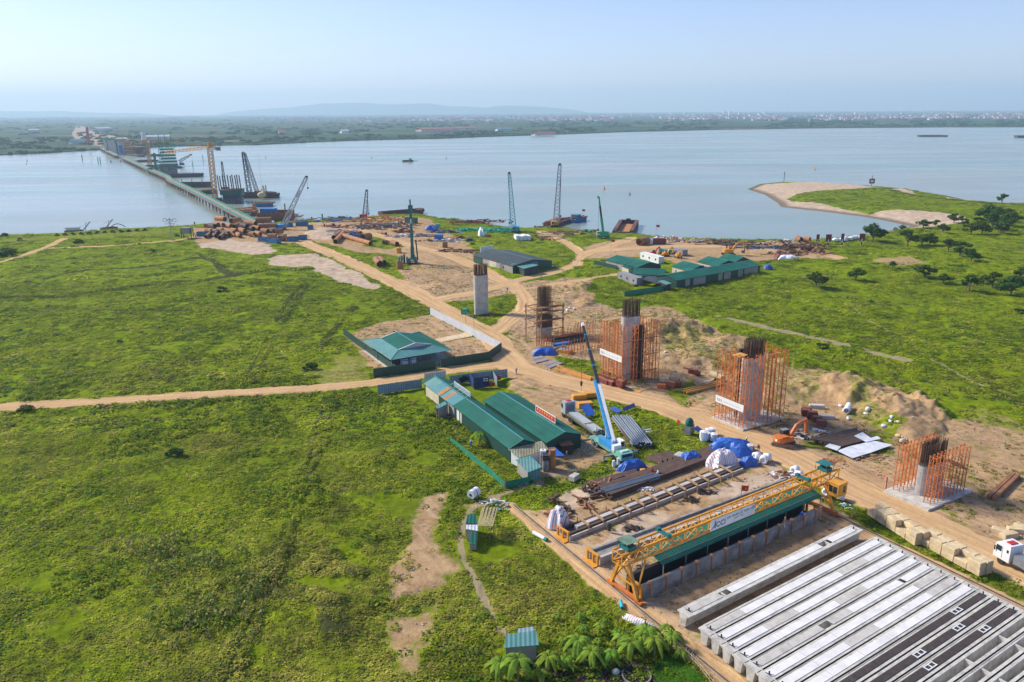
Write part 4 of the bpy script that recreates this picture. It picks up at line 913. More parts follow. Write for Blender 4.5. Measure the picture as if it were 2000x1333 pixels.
# ---------------------------------------------------------------- river compound
gable('compound_building', 'small green gabled building at the left end of the river compound by the flag', q5(300, 325), q5(440, 360), q5(560, 325), 3.0, 1.4, GRN, GREYW)
gable('compound_building', 'green gabled building with pale beige side wall beside the white cabins', q5(440, 357), q5(530, 382), q5(682, 352), 3.0, 1.5, GRN, GRND)
mono('compound_porch', 'tiny green lean-to over cream walls below the left compound roofs', [q5(420, 370), q5(470, 360), q5(520, 382), q5(475, 392)], (2.8, 2.9, 2.6, 2.5), GRN, CREAMW)
gable('compound_building', 'green gabled building joining the left end of the longest compound roof', q5(500, 428), q5(735, 437), q5(870, 410), 3.0, 1.5, GRN, GREYW)
gable('compound_long_building', 'longest green roofed barrack with alternating beige and green wall bays facing the meadow', q5(820, 476), q5(1435, 366), q5(1345, 325), 3.0, 1.3, GRN, GRND,
      panels=tuple((a_, b2, 0, 2.7, GREYW, 'wall_panel') for a_, b2 in ((.10, .15), (.19, .33), (.48, .53), (.55, .63), (.72, .78), (.80, .97))))
gable('compound_building', 'green gabled wing in the middle behind the longest barrack', q5(780, 372), q5(912, 407), q5(1050, 378), 3.0, 1.7, GRN, CREAMW, gabm=GRND, panels=((.2, .26, 0, 2.0, GLASS, 'window'), (.6, .66, 0, 2.0, GLASS, 'window')))
gable('compound_building', 'green gabled wing right of the middle with white wall, behind the barrack', q5(965, 338), q5(1110, 372), q5(1250, 345), 3.0, 1.7, GRN, CREAMW, gabm=GRND, panels=((.25, .33, 0, 2.0, GLASS, 'window'), (.6, .66, 0, 2.0, GLASS, 'window')))
gable('compound_building', 'rightmost green gabled wing in front of the big yellow excavator', q5(1115, 316), q5(1240, 345), q5(1345, 326), 3.2, 1.8, GRN, CREAMW, gabm=GRND)
mono('compound_porch', 'faded green lean-to roof beside the black net canopy', [q5(497, 428), q5(590, 400), q5(648, 420), q5(560, 447)], (2.7, 2.9, 2.6, 2.5), GRNL, GREYW)
mono('net_canopy', 'sagging black net canopy between two compound buildings', [q5(570, 465), q5(650, 425), q5(740, 440), q5(690, 500)], (2.4, 2.6, 2.8, 2.0), BLKS, BLK, 'canopy', walls=())
mono('compound_kiosk', 'tiny pale green roofed kiosk with black walls by the green netting', [q5(685, 480), q5(725, 470), q5(785, 495), q5(745, 505)], (2.5, 2.7, 2.5, 2.4), GRNL, BLK)
container('cabin_container', 'long grey cabin container with two windows below the river compound', q5(395, 465), q5(530, 512), 2.5, 2.8, pm('grey_cabin_sheet', (.33, .32, .33), .6, .15, .5, corr=.5), 'cabin', win=3)
container('cabin_container', 'long white cabin container behind the left compound roofs', q5(555, 318), q5(690, 355), 2.5, 2.9, WHT, 'cabin', win=3)
container('cabin_container', 'pale grey site cabin beside the small yellow excavators', q5(800, 283), q5(862, 300), 2.6, 2.8, pm('grey_cabin_sheet', (0, 0, 0)), 'cabin', win=2)
container('shipping_container', 'dark red shipping container near the river bank', q5(650, 215), q5(742, 213), 2.4, 2.7, PLUM)
container('ice_container', 'white container end beside the dark red one', q5(632, 214), q5(647, 215), 6, 2.6, WHT)
mono('blue_tent', 'small blue peaked tent near the red container', [q5(612, 172), q5(640, 168), q5(655, 176), q5(625, 180)], (1.2, 1.2, 1.2, 1.2), TARP, TARP, 'tent')
mono('guard_kiosk', 'tiny green kiosk flying a flag on the bank beyond the red container', [q5(668, 150), q5(685, 147), q5(698, 150), q5(680, 155)], (3, 3, 3, 3), GRN, WHT, 'kiosk')
container('green_container', 'dark green container by the scrap heaps and the drilling rig', q3(1455, 678), q3(1550, 688), 2.5, 3.2, GRND)
for i, (a_, b2, lb) in enumerate(((q3(22, 862), q3(100, 868), 'blue open bin at the left foot of the sand heap road'), (q3(105, 878), q3(205, 890), 'blue ribbed bin with scrap inside, front row by the pipes'), (q3(305, 862), q3(400, 862), 'blue open bin nearest the start of the dirt road'), (q3(415, 848), q3(495, 846), 'blue open bin right of the dirt road start'), (q3(390, 712), q3(500, 712), 'blue open bin with brown load under the lattice crane hook'), (q3(505, 745), q3(547, 745), 'small square blue bin on the sandy bank'), (q3(890, 835), q3(1050, 845), 'long blue open bin among the rusty pipes'), (q2(920, 1062), q2(1035, 1060), 'blue open bin left of the pipe heap'), (q3(265, 720), q3(355, 718), 'blue bin behind the lattice crane base'))):
    container('scrap_bin', lb, a_, b2, 2.6, 2.2, BLUEC, 'bin', group='blue scrap bins', openn=True, inner=RUST, zg=None)
container('site_toilet', 'small green cabinet box beside the tall round-ended pier', q1(1337, 545), q1(1375, 550), 2.0, 1.7, CGRN, 'cabinet', inner=None)
# small farm huts in the near field
t = mono('tin_hut', 'teal-roofed tin hut with a rusty roof strip above the banana plants', [qz for qz in ((984, 1266), (989, 1239), (1047, 1232), (1053, 1260))], (2.3, 2.6, 2.6, 2.3), GRNL, [GRND, WHT, GRND, GREYW])
mono('hut_lean_to', 'grey corrugated lean-to roof behind the teal tin hut', [(1011, 1237), (1012, 1228), (1042, 1224), (1044, 1232)], (1.8, 1.9, 1.9, 1.8), GRYC, GREYW)
qh = lambda x_, y_: (900+x_/9.52, 960+y_/9.52)
mono('farm_hut', 'narrow teal farm hut with pale strip along its roof beside the footpath', [qh(88, 600), qh(130, 430), qh(270, 410), qh(320, 600)], (2.3, 2.5, 2.5, 2.3), GRN, GRND, walls=(0, 1, 2, 3))
mono('farm_hut_porch', 'low white and cream sheet porch in front of the teal farm hut', [qh(100, 700), qh(105, 620), qh(322, 620), qh(318, 735)], (1.9, 2.2, 2.2, 1.9), WHTC, GREYW)
mono('farm_hut_ramp', 'long narrow green sheet roof sloping down from the farm hut', [qh(165, 985), qh(185, 725), qh(298, 735), qh(285, 990)], (.9, 1.8, 1.8, .9), GRN, GREYW)
b0 = P(*qh(415, 860)); b1 = P(*qh(615, 870)); t = thing('bamboo_pergola', 'pergola of bare bamboo poles beside the teal farm hut', 'pergola', b0); dd = b1-b0; up_ = Vector((-dd.y, dd.x, 0)).normalized()*4.2; m_ = MB()
for f_ in (0, 1):
    for e in (0, 1): m_.bar(dd*f_+up_*e, dd*f_+up_*e+Vector((0, 0, 2.3)), .1)
m_.build('post', WOOD, t)
BAM = pm('bamboo', (.56, .44, .24), .7, .2)
for k in range(14): MB().tube(dd*(k/13*1.4-.45)+up_*(-.15)+Vector((0, 0, 2.3)), dd*(k/13*1.4-.45)+up_*1.15+Vector((0, 0, 2.4+.1*(k % 3))), .06, 5).build('bamboo_pole', BAM, t)
# ---------------------------------------------------------------- bridge piers
UA = math.atan2(.517, .856)                                  # the wall piers' long axis
def stadium(L_, w, n=8):
    r = w/2; pts = []
    for s_, c0 in ((1, L_/2-r), (-1, -L_/2+r)):
        for i in range(n+1):
            a_ = -math.pi/2+math.pi*i/n; pts.append((c0+s_*r*math.cos(a_), s_*r*math.sin(a_)))
    return pts
def pier(lab, base, tc_, tr_, L_, w, pad=None, z0=0.0, lifts=4, mat=None):
    b0 = P(*base); b0 = Vector((b0.x, b0.y, z0)); hc = ZT(b0, tc_)-z0; hr = ZT(b0, tr_)-z0
    t = thing('bridge_pier', lab, 'pier', b0, UA, 'unfinished bridge piers on the bank')
    poly = stadium(L_, w)
    for k in range(lifts):
        a_, b2 = hc*k/lifts, hc*(k+1)/lifts
        m_ = MB().prism(poly, a_-(.6 if k == 0 else 0), b2-.05).build('concrete_lift', mat or CONC, t)
        m_ = MB().prism([(x_*.985, y_*.975) for x_, y_ in poly], b2-.05, b2).build('joint_line', CONCD, t)
    rd = random.Random(int(base[0])); P2 = [(x_*.93, y_*.86) for x_, y_ in poly]; m_ = MB()
    per = P2+[P2[0]]
    for row in (1.0, .82):
        for (xa, ya), (xb, yb_) in zip(per[:-1], per[1:]):
            L__ = math.hypot(xb-xa, yb_-ya); n_ = max(1, int(L__/.22))
            for i in range(n_):
                f_ = i/n_; x_, y_ = (xa+(xb-xa)*f_)*row, (ya+(yb_-ya)*f_)*row
                e = rd.uniform(-.05, .05); m_.bar((x_, y_, hc-.1), (x_+e, y_+rd.uniform(-.05, .05), hr-rd.random()*.5), .07)
    m_.build('starter_bars', pm('rebar_steel', (.085, .045, .028), .8, .3, 1.0), t)
    if hr-hc > 3.2:
        m_ = MB()
        for zz in (hc+.5, hc+1.2):
            for (xa, ya), (xb, yb_) in zip(per[:-1], per[1:]): m_.bar((xa*1.02, ya*1.02, zz), (xb*1.02, yb_*1.02, zz), .06)
        m_.build('tie_bars', pm('rebar_steel', (0, 0, 0)), t)
    if pad:
        MB().box((pad[2], pad[3], .1-z0), (pad[0], pad[1], .5)).build('footing', CONCR, t)
    return t, b0, hc, hr
UX, UY = Vector((math.cos(UA), math.sin(UA), 0)), Vector((-math.sin(UA), math.cos(UA), 0))
p1 = pier('tall bare concrete pier with four pour joints beside the small green cabinet', (940, 609), 537, 515, 4.9, 2.6, lifts=4)
p2_ = pier('short grey concrete pier with the tallest reinforcement cage, ringed by brown timber staging', (1063, 655), 638, 558, 4.6, 2.2, lifts=1)
p3_ = pier('concrete pier with black formwork panels inside the orange scaffold nearest the timber beams', (1228, 738), 617, 583, 5.0, 2.4, lifts=4)
p4_ = pier('widest concrete pier with reinforcement on top, ringed by orange scaffold on a white footing', (1462, 818), 697, 660, 5.6, 2.3, pad=(12.5, 8.6, 0, 0), lifts=3)
p5_ = pier('lowest pier stub with half round end between two open rows of orange scaffold', (1812, 962), 903, 860, 6.2, 1.9, pad=(12.5, 8.0, 0, 0), lifts=5)
def scaffold(lab, cen, cells, hgt, loc_z=.36, top=None, extra=None):
    t = thing('scaffold', lab, 'scaffold', (cen.x, cen.y, loc_z), UA, 'orange pier scaffolds')
    for (x0, y0, x1, y1) in cells:
        m_ = MB(); hh = hgt
        cs = [(x0, y0), (x1, y0), (x1, y1), (x0, y1)]
        for a_, b2 in cs: m_.bar((a_, b2, 0), (a_, b2, hh), .11); m_.box((a_, b2, hh+.05), (.22, .22, .1))
        nz = max(2, int(hh/1.6))
        for k in range(nz):
            za, zb = hh*k/nz, hh*(k+1)/nz
            for i in range(4):
                a_, b2 = cs[i], cs[(i+1) % 4]; m_.bar((*a_, zb-.1), (*b2, zb-.1), .065)
                m_.bar((*(a_ if (k+i) % 2 else b2), za+.1), (*(b2 if (k+i) % 2 else a_), zb-.1), .04)
        m_.build('scaffold_tower', SCAF, t)
    return t
def ring(hx, hy, s_=1.15, gap=1.55):
    c = []; n_ = int((2*hx)/(s_+gap)); st_ = (2*hx-s_)/(n_-1)
    for i in range(n_):
        x_ = -hx+i*st_; c += [(x_, -hy, x_+s_, -hy+s_), (x_, hy-s_, x_+s_, hy)]
    n2 = max(1, int((2*hy-2*s_)/(s_+gap)))
    for j in range(n2):
        y_ = -hy+s_+gap*.6+j*((2*hy-2*s_)/n2)
        if y_+s_ < hy-s_: c += [(-hx, y_, -hx+s_, y_+s_), (hx-s_, y_, hx, y_+s_)]
    return c
s4 = scaffold('tall orange scaffold ring around the widest pier on its white footing', p4_[1], ring(5.9, 3.9), ZT(p4_[1], 688))
m_ = MB(); zt = ZT(p4_[1], 688)-.36
MB().bx(-5.6, -3.0, -1.2, .8, zt+.12, zt+.2).build('top_deck', WOODO, s4); MB().bx(1.0, 3.8, -3.8, -2.8, zt+.12, zt+.2).build('top_deck', WOODO, s4)
for k in range(3):
    MB().bx(-4+k*3.4, -2.3+k*3.4, -4.6, -4.05, .0, .12).build('loose_plank', WOODO, s4)
s3 = scaffold('tall orange scaffold ring around the pier with black formwork', p3_[1]+Vector((0, 0, -.36)), ring(5.6, 4.2), ZT(p3_[1], 627), 0)
for k, zz in enumerate((2.5, 6.5, 10.5)): MB().bx(-5.3, 5.3, -4.0, -3.7, zz, zz+.06).build('walkway', RUSTD, s3)
MB().bx(-5.4, 5.4, 2.6, 4.0, ZT(p3_[1], 627)+.12, ZT(p3_[1], 627)+.2).build('top_deck', PLY, s3)
t5 = ZT(p5_[1], 862)
c5 = [(-4.6+i*2.1, y_, -3.5+i*2.1, y_+1.1) for y_ in (-3.2, 2.2) for i in range(5)]
s5 = scaffold('two open rows of orange scaffold towers beside the pier stub', p5_[1], c5, t5-1.2)
m_ = MB(); h3 = p3_[2]
m_.bx(-.3, .8, -1.75, -1.28, .0, h3*.8); m_.bx(.92, 2.5, -2.1, -1.28, -.2, h3*.86); m_.build('formwork_panel', BLK, p3_[0])
MB().bx(-2.6, -.6, 1.25, 1.7, .0, p4_[2]*1.12).build('formwork_panel', BLK, p4_[0])
def banner(lab, base, x0, x1, ty, by, y_, rot):
    o = P(*base); b0 = RY(x0, by, o.y-3.4+0); return
for sc, px0, px1, yy0, yy1, lb in ((s4, 1398.5, 1435, 766, 782, 'long white banner hung low on the left side of the widest pier scaffold'), (s3, 1177, 1203, 679, 690, 'small white banner on the left side of the scaffold round the black formwork pier')):
    # the left short side of the ring, plane x = -hx
    hx = 5.9 if sc is s4 else 5.6; hy = 3.9 if sc is s4 else 4.2; M_ = Matrix.Translation(sc.location) @ Matrix.Rotation(UA, 4, 'Z')
    q_ = M_ @ Vector((-hx, hy, 0)); zz = ZT(q_, yy1)-sc.location.z
    t = thing('site_banner', lb, 'banner', M_ @ Vector((-hx-.1, hy, zz-.2)), UA-math.pi/2, 'white banners on pier scaffolds')
    MB().bx(.1, 2*hy-.1, -.04, .0, 0, 1.5).build('banner_sheet', WHT, t)
    text(t, 'CC1', .7, BT, .5, -.06, .45, name='lettering'); m_ = MB()
    for k in range(10): m_.bx(2.4+k*.48, 2.7+k*.48, -.055, -.045, .55, .75)
    m_.build('pale_strokes', pm('faint_green_paint', (.45, .62, .56), .7, .05), t)
# timber staging round pier 2
o = p2_[1]; t = thing('timber_staging', 'brown timber and pole staging around the tall reinforcement cage', 'scaffold', o, UA); hs = ZT(o, 595)
m_ = MB()
for a_, b2 in ((-4.5, -2.8), (4.5, -2.8), (4.5, 2.8), (-4.5, 2.8), (-2.9, -2.8), (2.9, 2.8)): m_.bar((a_, b2, -.8), (a_, b2, hs+.3), .32)
m_.build('pole', WOOD, t)
for k, zz in enumerate((2.2, 4.8, 7.2, hs-.5)):
    m_ = MB()
    for a_, b2 in (((-5.4, -2.8), (5, -2.8)), ((-5, 2.8), (5.6, 2.8)), ((-4.5, -3.4), (-4.5, 3.4)), ((4.5, -3.4), (4.5, 3.2))): m_.bar((*a_, zz), (*b2, zz+.2), .2)
    if k > 0: m_.bx(-4.5, 4.5, -2.8, -1.6, zz+.25, zz+.33)
    m_.build('staging_level', (WOOD, RUST)[k % 2], t)
MB().bx(-1.9, 1.9, -1.3, -1.2, p2_[2], p2_[2]+3.4).build('cage_panel', RUSTD, t)
# ---------------------------------------------------------------- ground level falsework field and stacks near the piers
def rot(q, a_): return (q[0]*math.cos(a_)-q[1]*math.sin(a_), q[0]*math.sin(a_)+q[1]*math.cos(a_))
for i, (a_, b2, n_, h_, lb) in enumerate(((qp(375, 765), qp(560, 775), 8, 3.3, 'left row of upright orange steel props beside the blue tarpaulin'), (qp(605, 700), qp(880, 660), 9, 3.0, 'middle row of upright orange props behind the dark beams'), (qp(820, 660), qp(1010, 640), 7, 4.0, 'taller row of orange props behind the crane boom'), (qp(690, 860), qp(1070, 790), 13, 3.6, 'near row of orange props by the yellow walkway frame'))):
    A_, B_ = P(*a_), P(*b2); t = thing('prop_row', lb, 'falsework', A_, 0, 'orange falsework props'); d_ = B_-A_; nn = Vector((-d_.y, d_.x, 0)).normalized()*1.3
    for k in range(n_):
        m_ = MB(); c_ = d_*k/(n_-1)
        for e in (0, 1):
            q_ = c_+nn*e; m_.bar(q_, q_+Vector((0, 0, h_*(1+.1*((k+e) % 2)))), .12)
        m_.bar(c_+Vector((0, 0, 1)), c_+nn+Vector((0, 0, 1)), .07); m_.bar(c_+Vector((0, 0, h_-.4)), c_+nn+Vector((0, 0, .4)), .06)
        if k < n_-1: m_.bar(c_+Vector((0, 0, .9)), c_+d_/(n_-1)+Vector((0, 0, 1.3)), .06)
        m_.build('prop', SCAF, t)
def obox(name, lab, cat, a_, b2, w, h, mat, z=0.0, group=None, part=None, pm2=None):
    p, rz, L_ = fr(a_, b2, z); t = thing(name, lab, cat, (p.x, p.y, z), rz, group); MB().bx(0, L_, 0, w, 0, h).build(part or 'body', mat, t); return t, L_
t, L_ = obox('beam_stack', 'long stack of dark steel box beams with orange netting on top', 'beams', qp(535, 720), qp(900, 655), 2.2, .9, BLK, part='beam'); m_ = MB(); m_.blob((L_*.5, 1.2, .95), (L_*.3, .9, .2), 4); m_.build('orange_netting', pm('orange_netting_cloth', (.7, .15, .06), .8), t); MB().bx(L_*.1, L_*.9, -.9, -.2, 0, .5).build('beam', RUSTD, t)
t, L_ = obox('formwork_tray', 'blue steel formwork tray lying below the dark box beams', 'formwork', qp(580, 765), qp(755, 735), 1.6, .6, BLUE, part='tray'); MB().bx(L_+.4, L_+5, .2, 1.2, 0, .5).build('dark_section', BLK, t)
t, L_ = obox('steel_channel', 'grey curved steel channel lying by the yellow walkway frame', 'channel', qp(560, 800), qp(690, 770), .9, .5, STG)
t, L_ = obox('walkway_frame', 'yellow walkway frame with grey mesh deck near the orange props', 'walkway', qp(600, 830), qp(735, 850), 2.4, .9, YEL, part='frame'); MB().bx(.2, L_-.2, .25, 2.1, .905, .96).build('deck', STG, t)
for q_, lb in ((((315, 888), (430, 858), (508, 905), (372, 937)), 'left of two grey steel deck slabs beside the road'), (((445, 950), (575, 902), (655, 945), (522, 993)), 'right of two grey steel deck slabs beside the road')):
    pts = [P(*qp(*u), .25) for u in q_]; o = sum(pts, Vector())/4; t = thing('deck_slab', lb, 'slab', (o.x, o.y, 0), 0, 'steel deck slabs'); m_ = MB().slab([(v.x-o.x, v.y-o.y, .25) for v in pts][::-1], .24).build('slab_plate', pm('grey_deck_plate', (.30, .26, .25), .8, .2, .6), t)
    e = (pts[1]-pts[0]); m_ = MB(); c_ = (pts[0]+pts[3])/2-o; m_.bar((c_.x, c_.y, .27), (c_.x+e.x, c_.y+e.y, .27), .12, .04); m_.build('joint', RUSTD, t)
for i, (a_, b2) in enumerate((((570, 1000), (965, 1118)), ((605, 968), (970, 1100)), ((650, 985), (972, 1108)))):
    A_, B_ = P(*qp(*a_), .3), P(*qp(*b2), .3); m_ = MB(); m_.bar((0, 0, 0), B_-A_, .32, .4); m_.bar((0, 0, -.24), (B_-A_)*.999+Vector((0, 0, -.24)), .4, .05)
    tag(m_.build('orange_beam', WOODO, None, A_), ('outermost', 'innermost', 'middle')[i]+' of three long orange beams lying beside the road', 'beam', 'long orange beams by the road')
for i, (a_, b2, s_) in enumerate((((245, 775), (600, 692), 0), ((262, 788), (630, 702), 1), ((290, 797), (655, 712), 2))):
    A_, B_ = P(*qe(*a_), .25), P(*qe(*b2), .25); m_ = MB(); m_.bar((0, 0, 0), B_-A_, .3, .35); m_.bar((0, 0, .2), (B_-A_)*.99+Vector((0, 0, .2)), .36, .05)
    tag(m_.build('yellow_beam', WOODO if s_ != 1 else YEL, None, A_), ('farthest', 'middle', 'nearest')[i]+' of three yellow beams left of the widest pier scaffold', 'beam', 'yellow beams by the widest pier')
# blocks
BN_ = [0]
def block(name, lab, cat, px, py, d_, mat, rz, z=0.0, group=None, top=None):
    o = P(px, py, z); m_ = MB(); x_, y_, h_ = d_; c_ = .07; BN_[0] += 1; h_ -= .004*(BN_[0] % 9)
    m_.add([(-x_/2, -y_/2, 0), (x_/2, -y_/2, 0), (x_/2, y_/2, 0), (-x_/2, y_/2, 0), (-x_/2, -y_/2, h_-c_), (x_/2, -y_/2, h_-c_), (x_/2, y_/2, h_-c_), (-x_/2, y_/2, h_-c_), (-x_/2+c_, -y_/2+c_, h_), (x_/2-c_, -y_/2+c_, h_), (x_/2-c_, y_/2-c_, h_), (-x_/2+c_, y_/2-c_, h_)],
           [(3, 2, 1, 0), (0, 1, 5, 4), (1, 2, 6, 5), (2, 3, 7, 6), (3, 0, 4, 7), (4, 5, 9, 8), (5, 6, 10, 9), (6, 7, 11, 10), (7, 4, 8, 11), (8, 9, 10, 11)])
    t = thing(name, lab, cat, o, rz, group); m_.build('block_body', mat, t)
    if top == 'lugs':
        for e in (-.25, .25): q = MB(); q.bx(x_*e-.05, x_*e+.05, -.1, .1, h_+.002, h_+.12); q.build('lifting_loop', RUST, t)
    if top == 'holes':
        q = MB().bx(-x_*.4, x_*.4, -y_*.34, y_*.34, h_+.002, h_+.03)
        q.build('top_plate', RUST, t)
    return t
rb_ = UA-math.pi/2+.1
for i, (x_, y_, z_) in enumerate(((1075, 1140, 0), (1125, 1165, 0), (1180, 1180, 0), (1095, 1100, 0), (1150, 1120, 0), (1205, 1140, 0), (1245, 1125, 0), (1130, 1080, 0), (1290, 1205, 0), (1300, 1160, 0), (1290, 1175, 1.0))):
    block('counterweight_block', 'dark red counterweight block in the long row beside the road below the black formwork pier', 'block', *qp(x_, y_), (2.1, 1.2, 1.05), REDB, rb_, z_, 'dark red blocks below the black formwork pier', 'holes')
for i, (x_, y_, z_, mt_, lb) in enumerate(((130, 735, 0, REDB, 0), (160, 720, 0, REDB, 0), (150, 735, 1.0, REDB, 0), (195, 735, 0, REDB, 0), (345, 630, 0, REDB, 1), (375, 630, 0, REDB, 1), (355, 620, 1.0, REDB, 1), (300, 600, 0, REDB, 1))):
    block('counterweight_block', ('dark red block stacked against the cream blocks right of the road', 'dark red block in the small stack behind the cream blocks')[lb], 'block', *qe(x_, y_), (2.0, 1.2, 1.05), mt_, UA-1.2, z_, ('dark red blocks against the cream blocks', 'dark red blocks behind the cream blocks')[lb], 'holes')
for i, (x_, y_, z_) in enumerate(((80, 690, 0), (110, 700, 0), (180, 690, 0), (165, 680, 1.0), (195, 690, .0), (85, 690, 1.0))):
    block('cream_block', 'cream concrete block in the stack between the two dark red block stacks', 'block', *qe(x_, y_), (2.0, 1.3, 1.05), CREAM, UA-.9, z_, 'cream blocks between the red stacks', 'lugs')
block('orange_crate', 'bright orange steel crate beside the cream block stack', 'crate', *qe(57, 752), (1.9, 1.3, 1.0), ORG, UA-.9)
for i, (x_, y_, z_) in enumerate(((1395, 960, 0), (1395, 1000, 0), (1440, 1020, 0), (1480, 1050, 0), (1530, 1080, 0), (1390, 985, 1.0), (1450, 1005, 1.0), (1490, 1050, 1.0), (1530, 1085, 1.0))):
    block('counterweight_block', 'dark red block in the two high stack behind the orange excavator arm', 'block', *qe(x_+10, y_+10), (1.9, 1.5, 1.05), REDB, UA-.75, z_, 'dark red blocks behind the orange excavator', 'holes')
for i, (x_, y_) in enumerate(((1500, 940), (1590, 1040))):
    block('pale_kerb_block', ('pale long block behind', 'pale long block at the right end of')[i]+' the two high red block stack', 'block', *qe(x_, y_), (3.2, 1.0, .8), CONC, UA-.7)
ridge_rz = math.atan2(-.40, .45)
for (pa, pb, n_, lb) in (((1700, 1004), (1770, 1050), 5, 'left'), ((1797, 1058), (1862, 1094), 5, 'right')):
    A_, B_ = P(*pa), P(*pb); d_ = (B_-A_).normalized(); nn = Vector((-d_.y, d_.x, 0)); rz_ = math.atan2(d_.y, d_.x)
    for i in range(n_):
        for row, z_ in ((0, 0), (1, 0), (0, .97), (1, .97)):
            if z_ and row == 0 and i in (0, 3): continue
            c_ = A_+d_*(2.02*i+.9+.1*row)+nn*(1.32*row); px_, py_ = proj((c_.x, c_.y, z_))
            block('cream_block', 'cream concrete block in the '+lb+' cluster lining the road between girders and haul track', 'block', px_, py_, (1.92, 1.2, .95), CREAM, rz_+random.uniform(-.03, .03), z_, 'cream blocks lining the road, '+lb+' cluster')
for i, (x_, y_) in enumerate(((1970, 1050), (1985, 1040), (1955, 1043), (1998, 1036))): block('cream_block', 'weathered cream block lying beyond the white truck', 'block', x_, y_, (2.6, 1.1, .8), CREAM, .3-.5*i, 0, 'cream blocks beyond the white truck')
for i, (x_, y_, s_) in enumerate(((1653, 805, 2.2), (1660, 790, 1.6), (1641, 795, 1.4), (1695, 800, 2.0), (1690, 810, 1.2), (1727, 829, 1.8), (1739, 823, 1.2), (1755, 825, 1.5), (1742, 812, 1.6), (1757, 835, 1.7), (1765, 852, 2.2), (1108, 608, 1.8), (1113, 603, 1.5), (1122, 605, 1.7), (1095, 610, 1.4), (1300, 690, 1.3), (1397, 735, 2.4))):
    s_ *= .62; o = G(x_, y_); t = thing('sandbag_pile' if i < 3 else 'pale_sack', ('bulging white sack on the earth mound slope' if i < 11 else 'white sack near the mounds beyond the piers'), 'sack', o, i*1.3, ('white sacks on the earth mound' if i < 11 else 'white sacks beyond the piers'))
    MB().blob((0, 0, s_*.28), (s_*.62, s_*.4, s_*.36), i, 10, 7, .12).build('sack_body', CREAM if i in (7, 9, 10) else BAG, t, smooth=True); MB().tube((s_*.55, 0, s_*.3), (s_*.75, 0, s_*.34), .12, 6, .2).build('tied_end', BAG, t)
# big bags by the road, tarps
def bigbag(px, py, lb, grp, s_=1.0, lay=False, z=0):
    o = P(px, py, z); t = thing('bulk_bag', lb, 'bag', o, px*.3, grp)
    if lay:
        m_ = MB(); m_.pipe((-.55*s_, 0, .75*s_), (.55*s_, 0, .75*s_), .75*s_, .45*s_, 16); m_.build('wrapped_coil', BAG, t, smooth=True)
    else:
        m_ = MB(); m_.tube((0, 0, 0), (0, 0, 1.35*s_), .72*s_, 14, .70*s_); m_.build('bag_body', BAG, t); m_ = MB(); m_.tube((0, 0, 1.35*s_), (0, 0, 1.5*s_), .55*s_, 12, .2*s_); m_.build('spout', WHT, t)
        m_ = MB()
        for k in range(4): a_ = k*math.pi/2; m_.bar((.71*s_*math.cos(a_), .71*s_*math.sin(a_), .05), (.71*s_*math.cos(a_), .71*s_*math.sin(a_), 1.4*s_), .04)
        m_.build('strap', STG, t)
for i, (x_, y_) in enumerate(((1305, 480), (1345, 462), (1375, 455), (1390, 500), (1330, 490), (1310, 500))):
    bigbag(*qk(x_, y_), 'white bulk bag standing in the group left of the large blue tarpaulin', 'white bulk bags left of the blue tarpaulin')
bigbag(*qk(1308, 483), 'white bulk bag stacked on another left of the large blue tarpaulin', 'white bulk bags left of the blue tarpaulin', 1, False, 1.45)
for i, (x_, y_) in enumerate(((1610, 620), (1645, 600), (1675, 590), (1625, 600))): bigbag(*qk(x_, y_), 'white bulk bag at the right foot of the large blue tarpaulin', 'white bulk bags right of the blue tarpaulin')
for i, (x_, y_, lb) in enumerate((((1795, 690, 'front white wrapped coil lying by the road above the gantry')), (1825, 670, 'rear white wrapped coil lying by the road above the gantry'), (1740, 660, 'black and white wrapped coil nearest the bulk bags'))): bigbag(*qk(x_, y_), lb, 'wrapped coils by the road', 1.0, True)
for i, (x_, y_, lb) in enumerate(((1552, 925, 'white wrapped coil glimpsed beyond the gantry truss'), (1560, 935, 'white wrapped bundle through the gantry truss'), (1615, 968, 'white wrapped coil left of the gantry cabin leg'), (1642, 976, 'white wrapped coil right of the gantry cabin leg'))): bigbag(x_, y_, lb, 'wrapped coils near the gantry cabin', .95, True)
def tarp(name, lab, px, py, r, mat, rz=0., z=0, seed=1, cat='tarpaulin', zero=.6):
    o = P(px, py, z); rd = random.Random(seed); n_ = 14; vs = []; fs = []
    for j in range(n_+1):
        for i in range(n_+1):
            u, v = i/n_*2-1, j/n_*2-1; e = max(abs(u), abs(v)); h_ = r[2]*(1-e**3.2)*(1+.12*math.sin(u*5+seed)*math.cos(v*4))+rd.uniform(-.05, .05)*r[2]
            k = 1+.10*math.sin(6*math.atan2(v, u)+seed)
            vs.append((u*r[0]*k, v*r[1]*k, max(.03, h_+.04)))
    for j in range(n_):
        for i in range(n_): a_ = j*(n_+1)+i; fs.append((a_, a_+1, a_+n_+2, a_+n_+1))
    m_ = MB().add(vs, fs); ob_ = m_.build(name, mat, None, o, rz); return tag(ob_, lab, cat)
tarp('large_tarpaulin', 'large bright blue tarpaulin draped over a stack among the white bulk bags', *qk(1530, 590), (4.0, 2.6, 2.3), TARP, UA-.9, 0, 2)
tarp('small_tarpaulin', 'small blue tarpaulin over a lump above the casting yard', *qk(1200, 665), (2.3, 1.5, 1.6), TARP, .4, 0, 3)
tarp('blue_red_tarpaulin', 'crumpled blue and red tarpaulin below the mobile crane', *qk(725, 735), (2.6, 1.1, 1.7), TARP, .5, 0, 5)
tarp('striped_sheet', 'white striped sheet draped over the far end of the timbered casting bed', *qk(1460, 705), (2.8, 1.9, 3.0), STRIPE, .5, 0, 4)
tarp('striped_sheet', 'white striped sheet over the near end of the timbered casting bed', *q7(205, 605), (1.4, 1.9, 2.9), STRIPE, -.5, 0, 6)
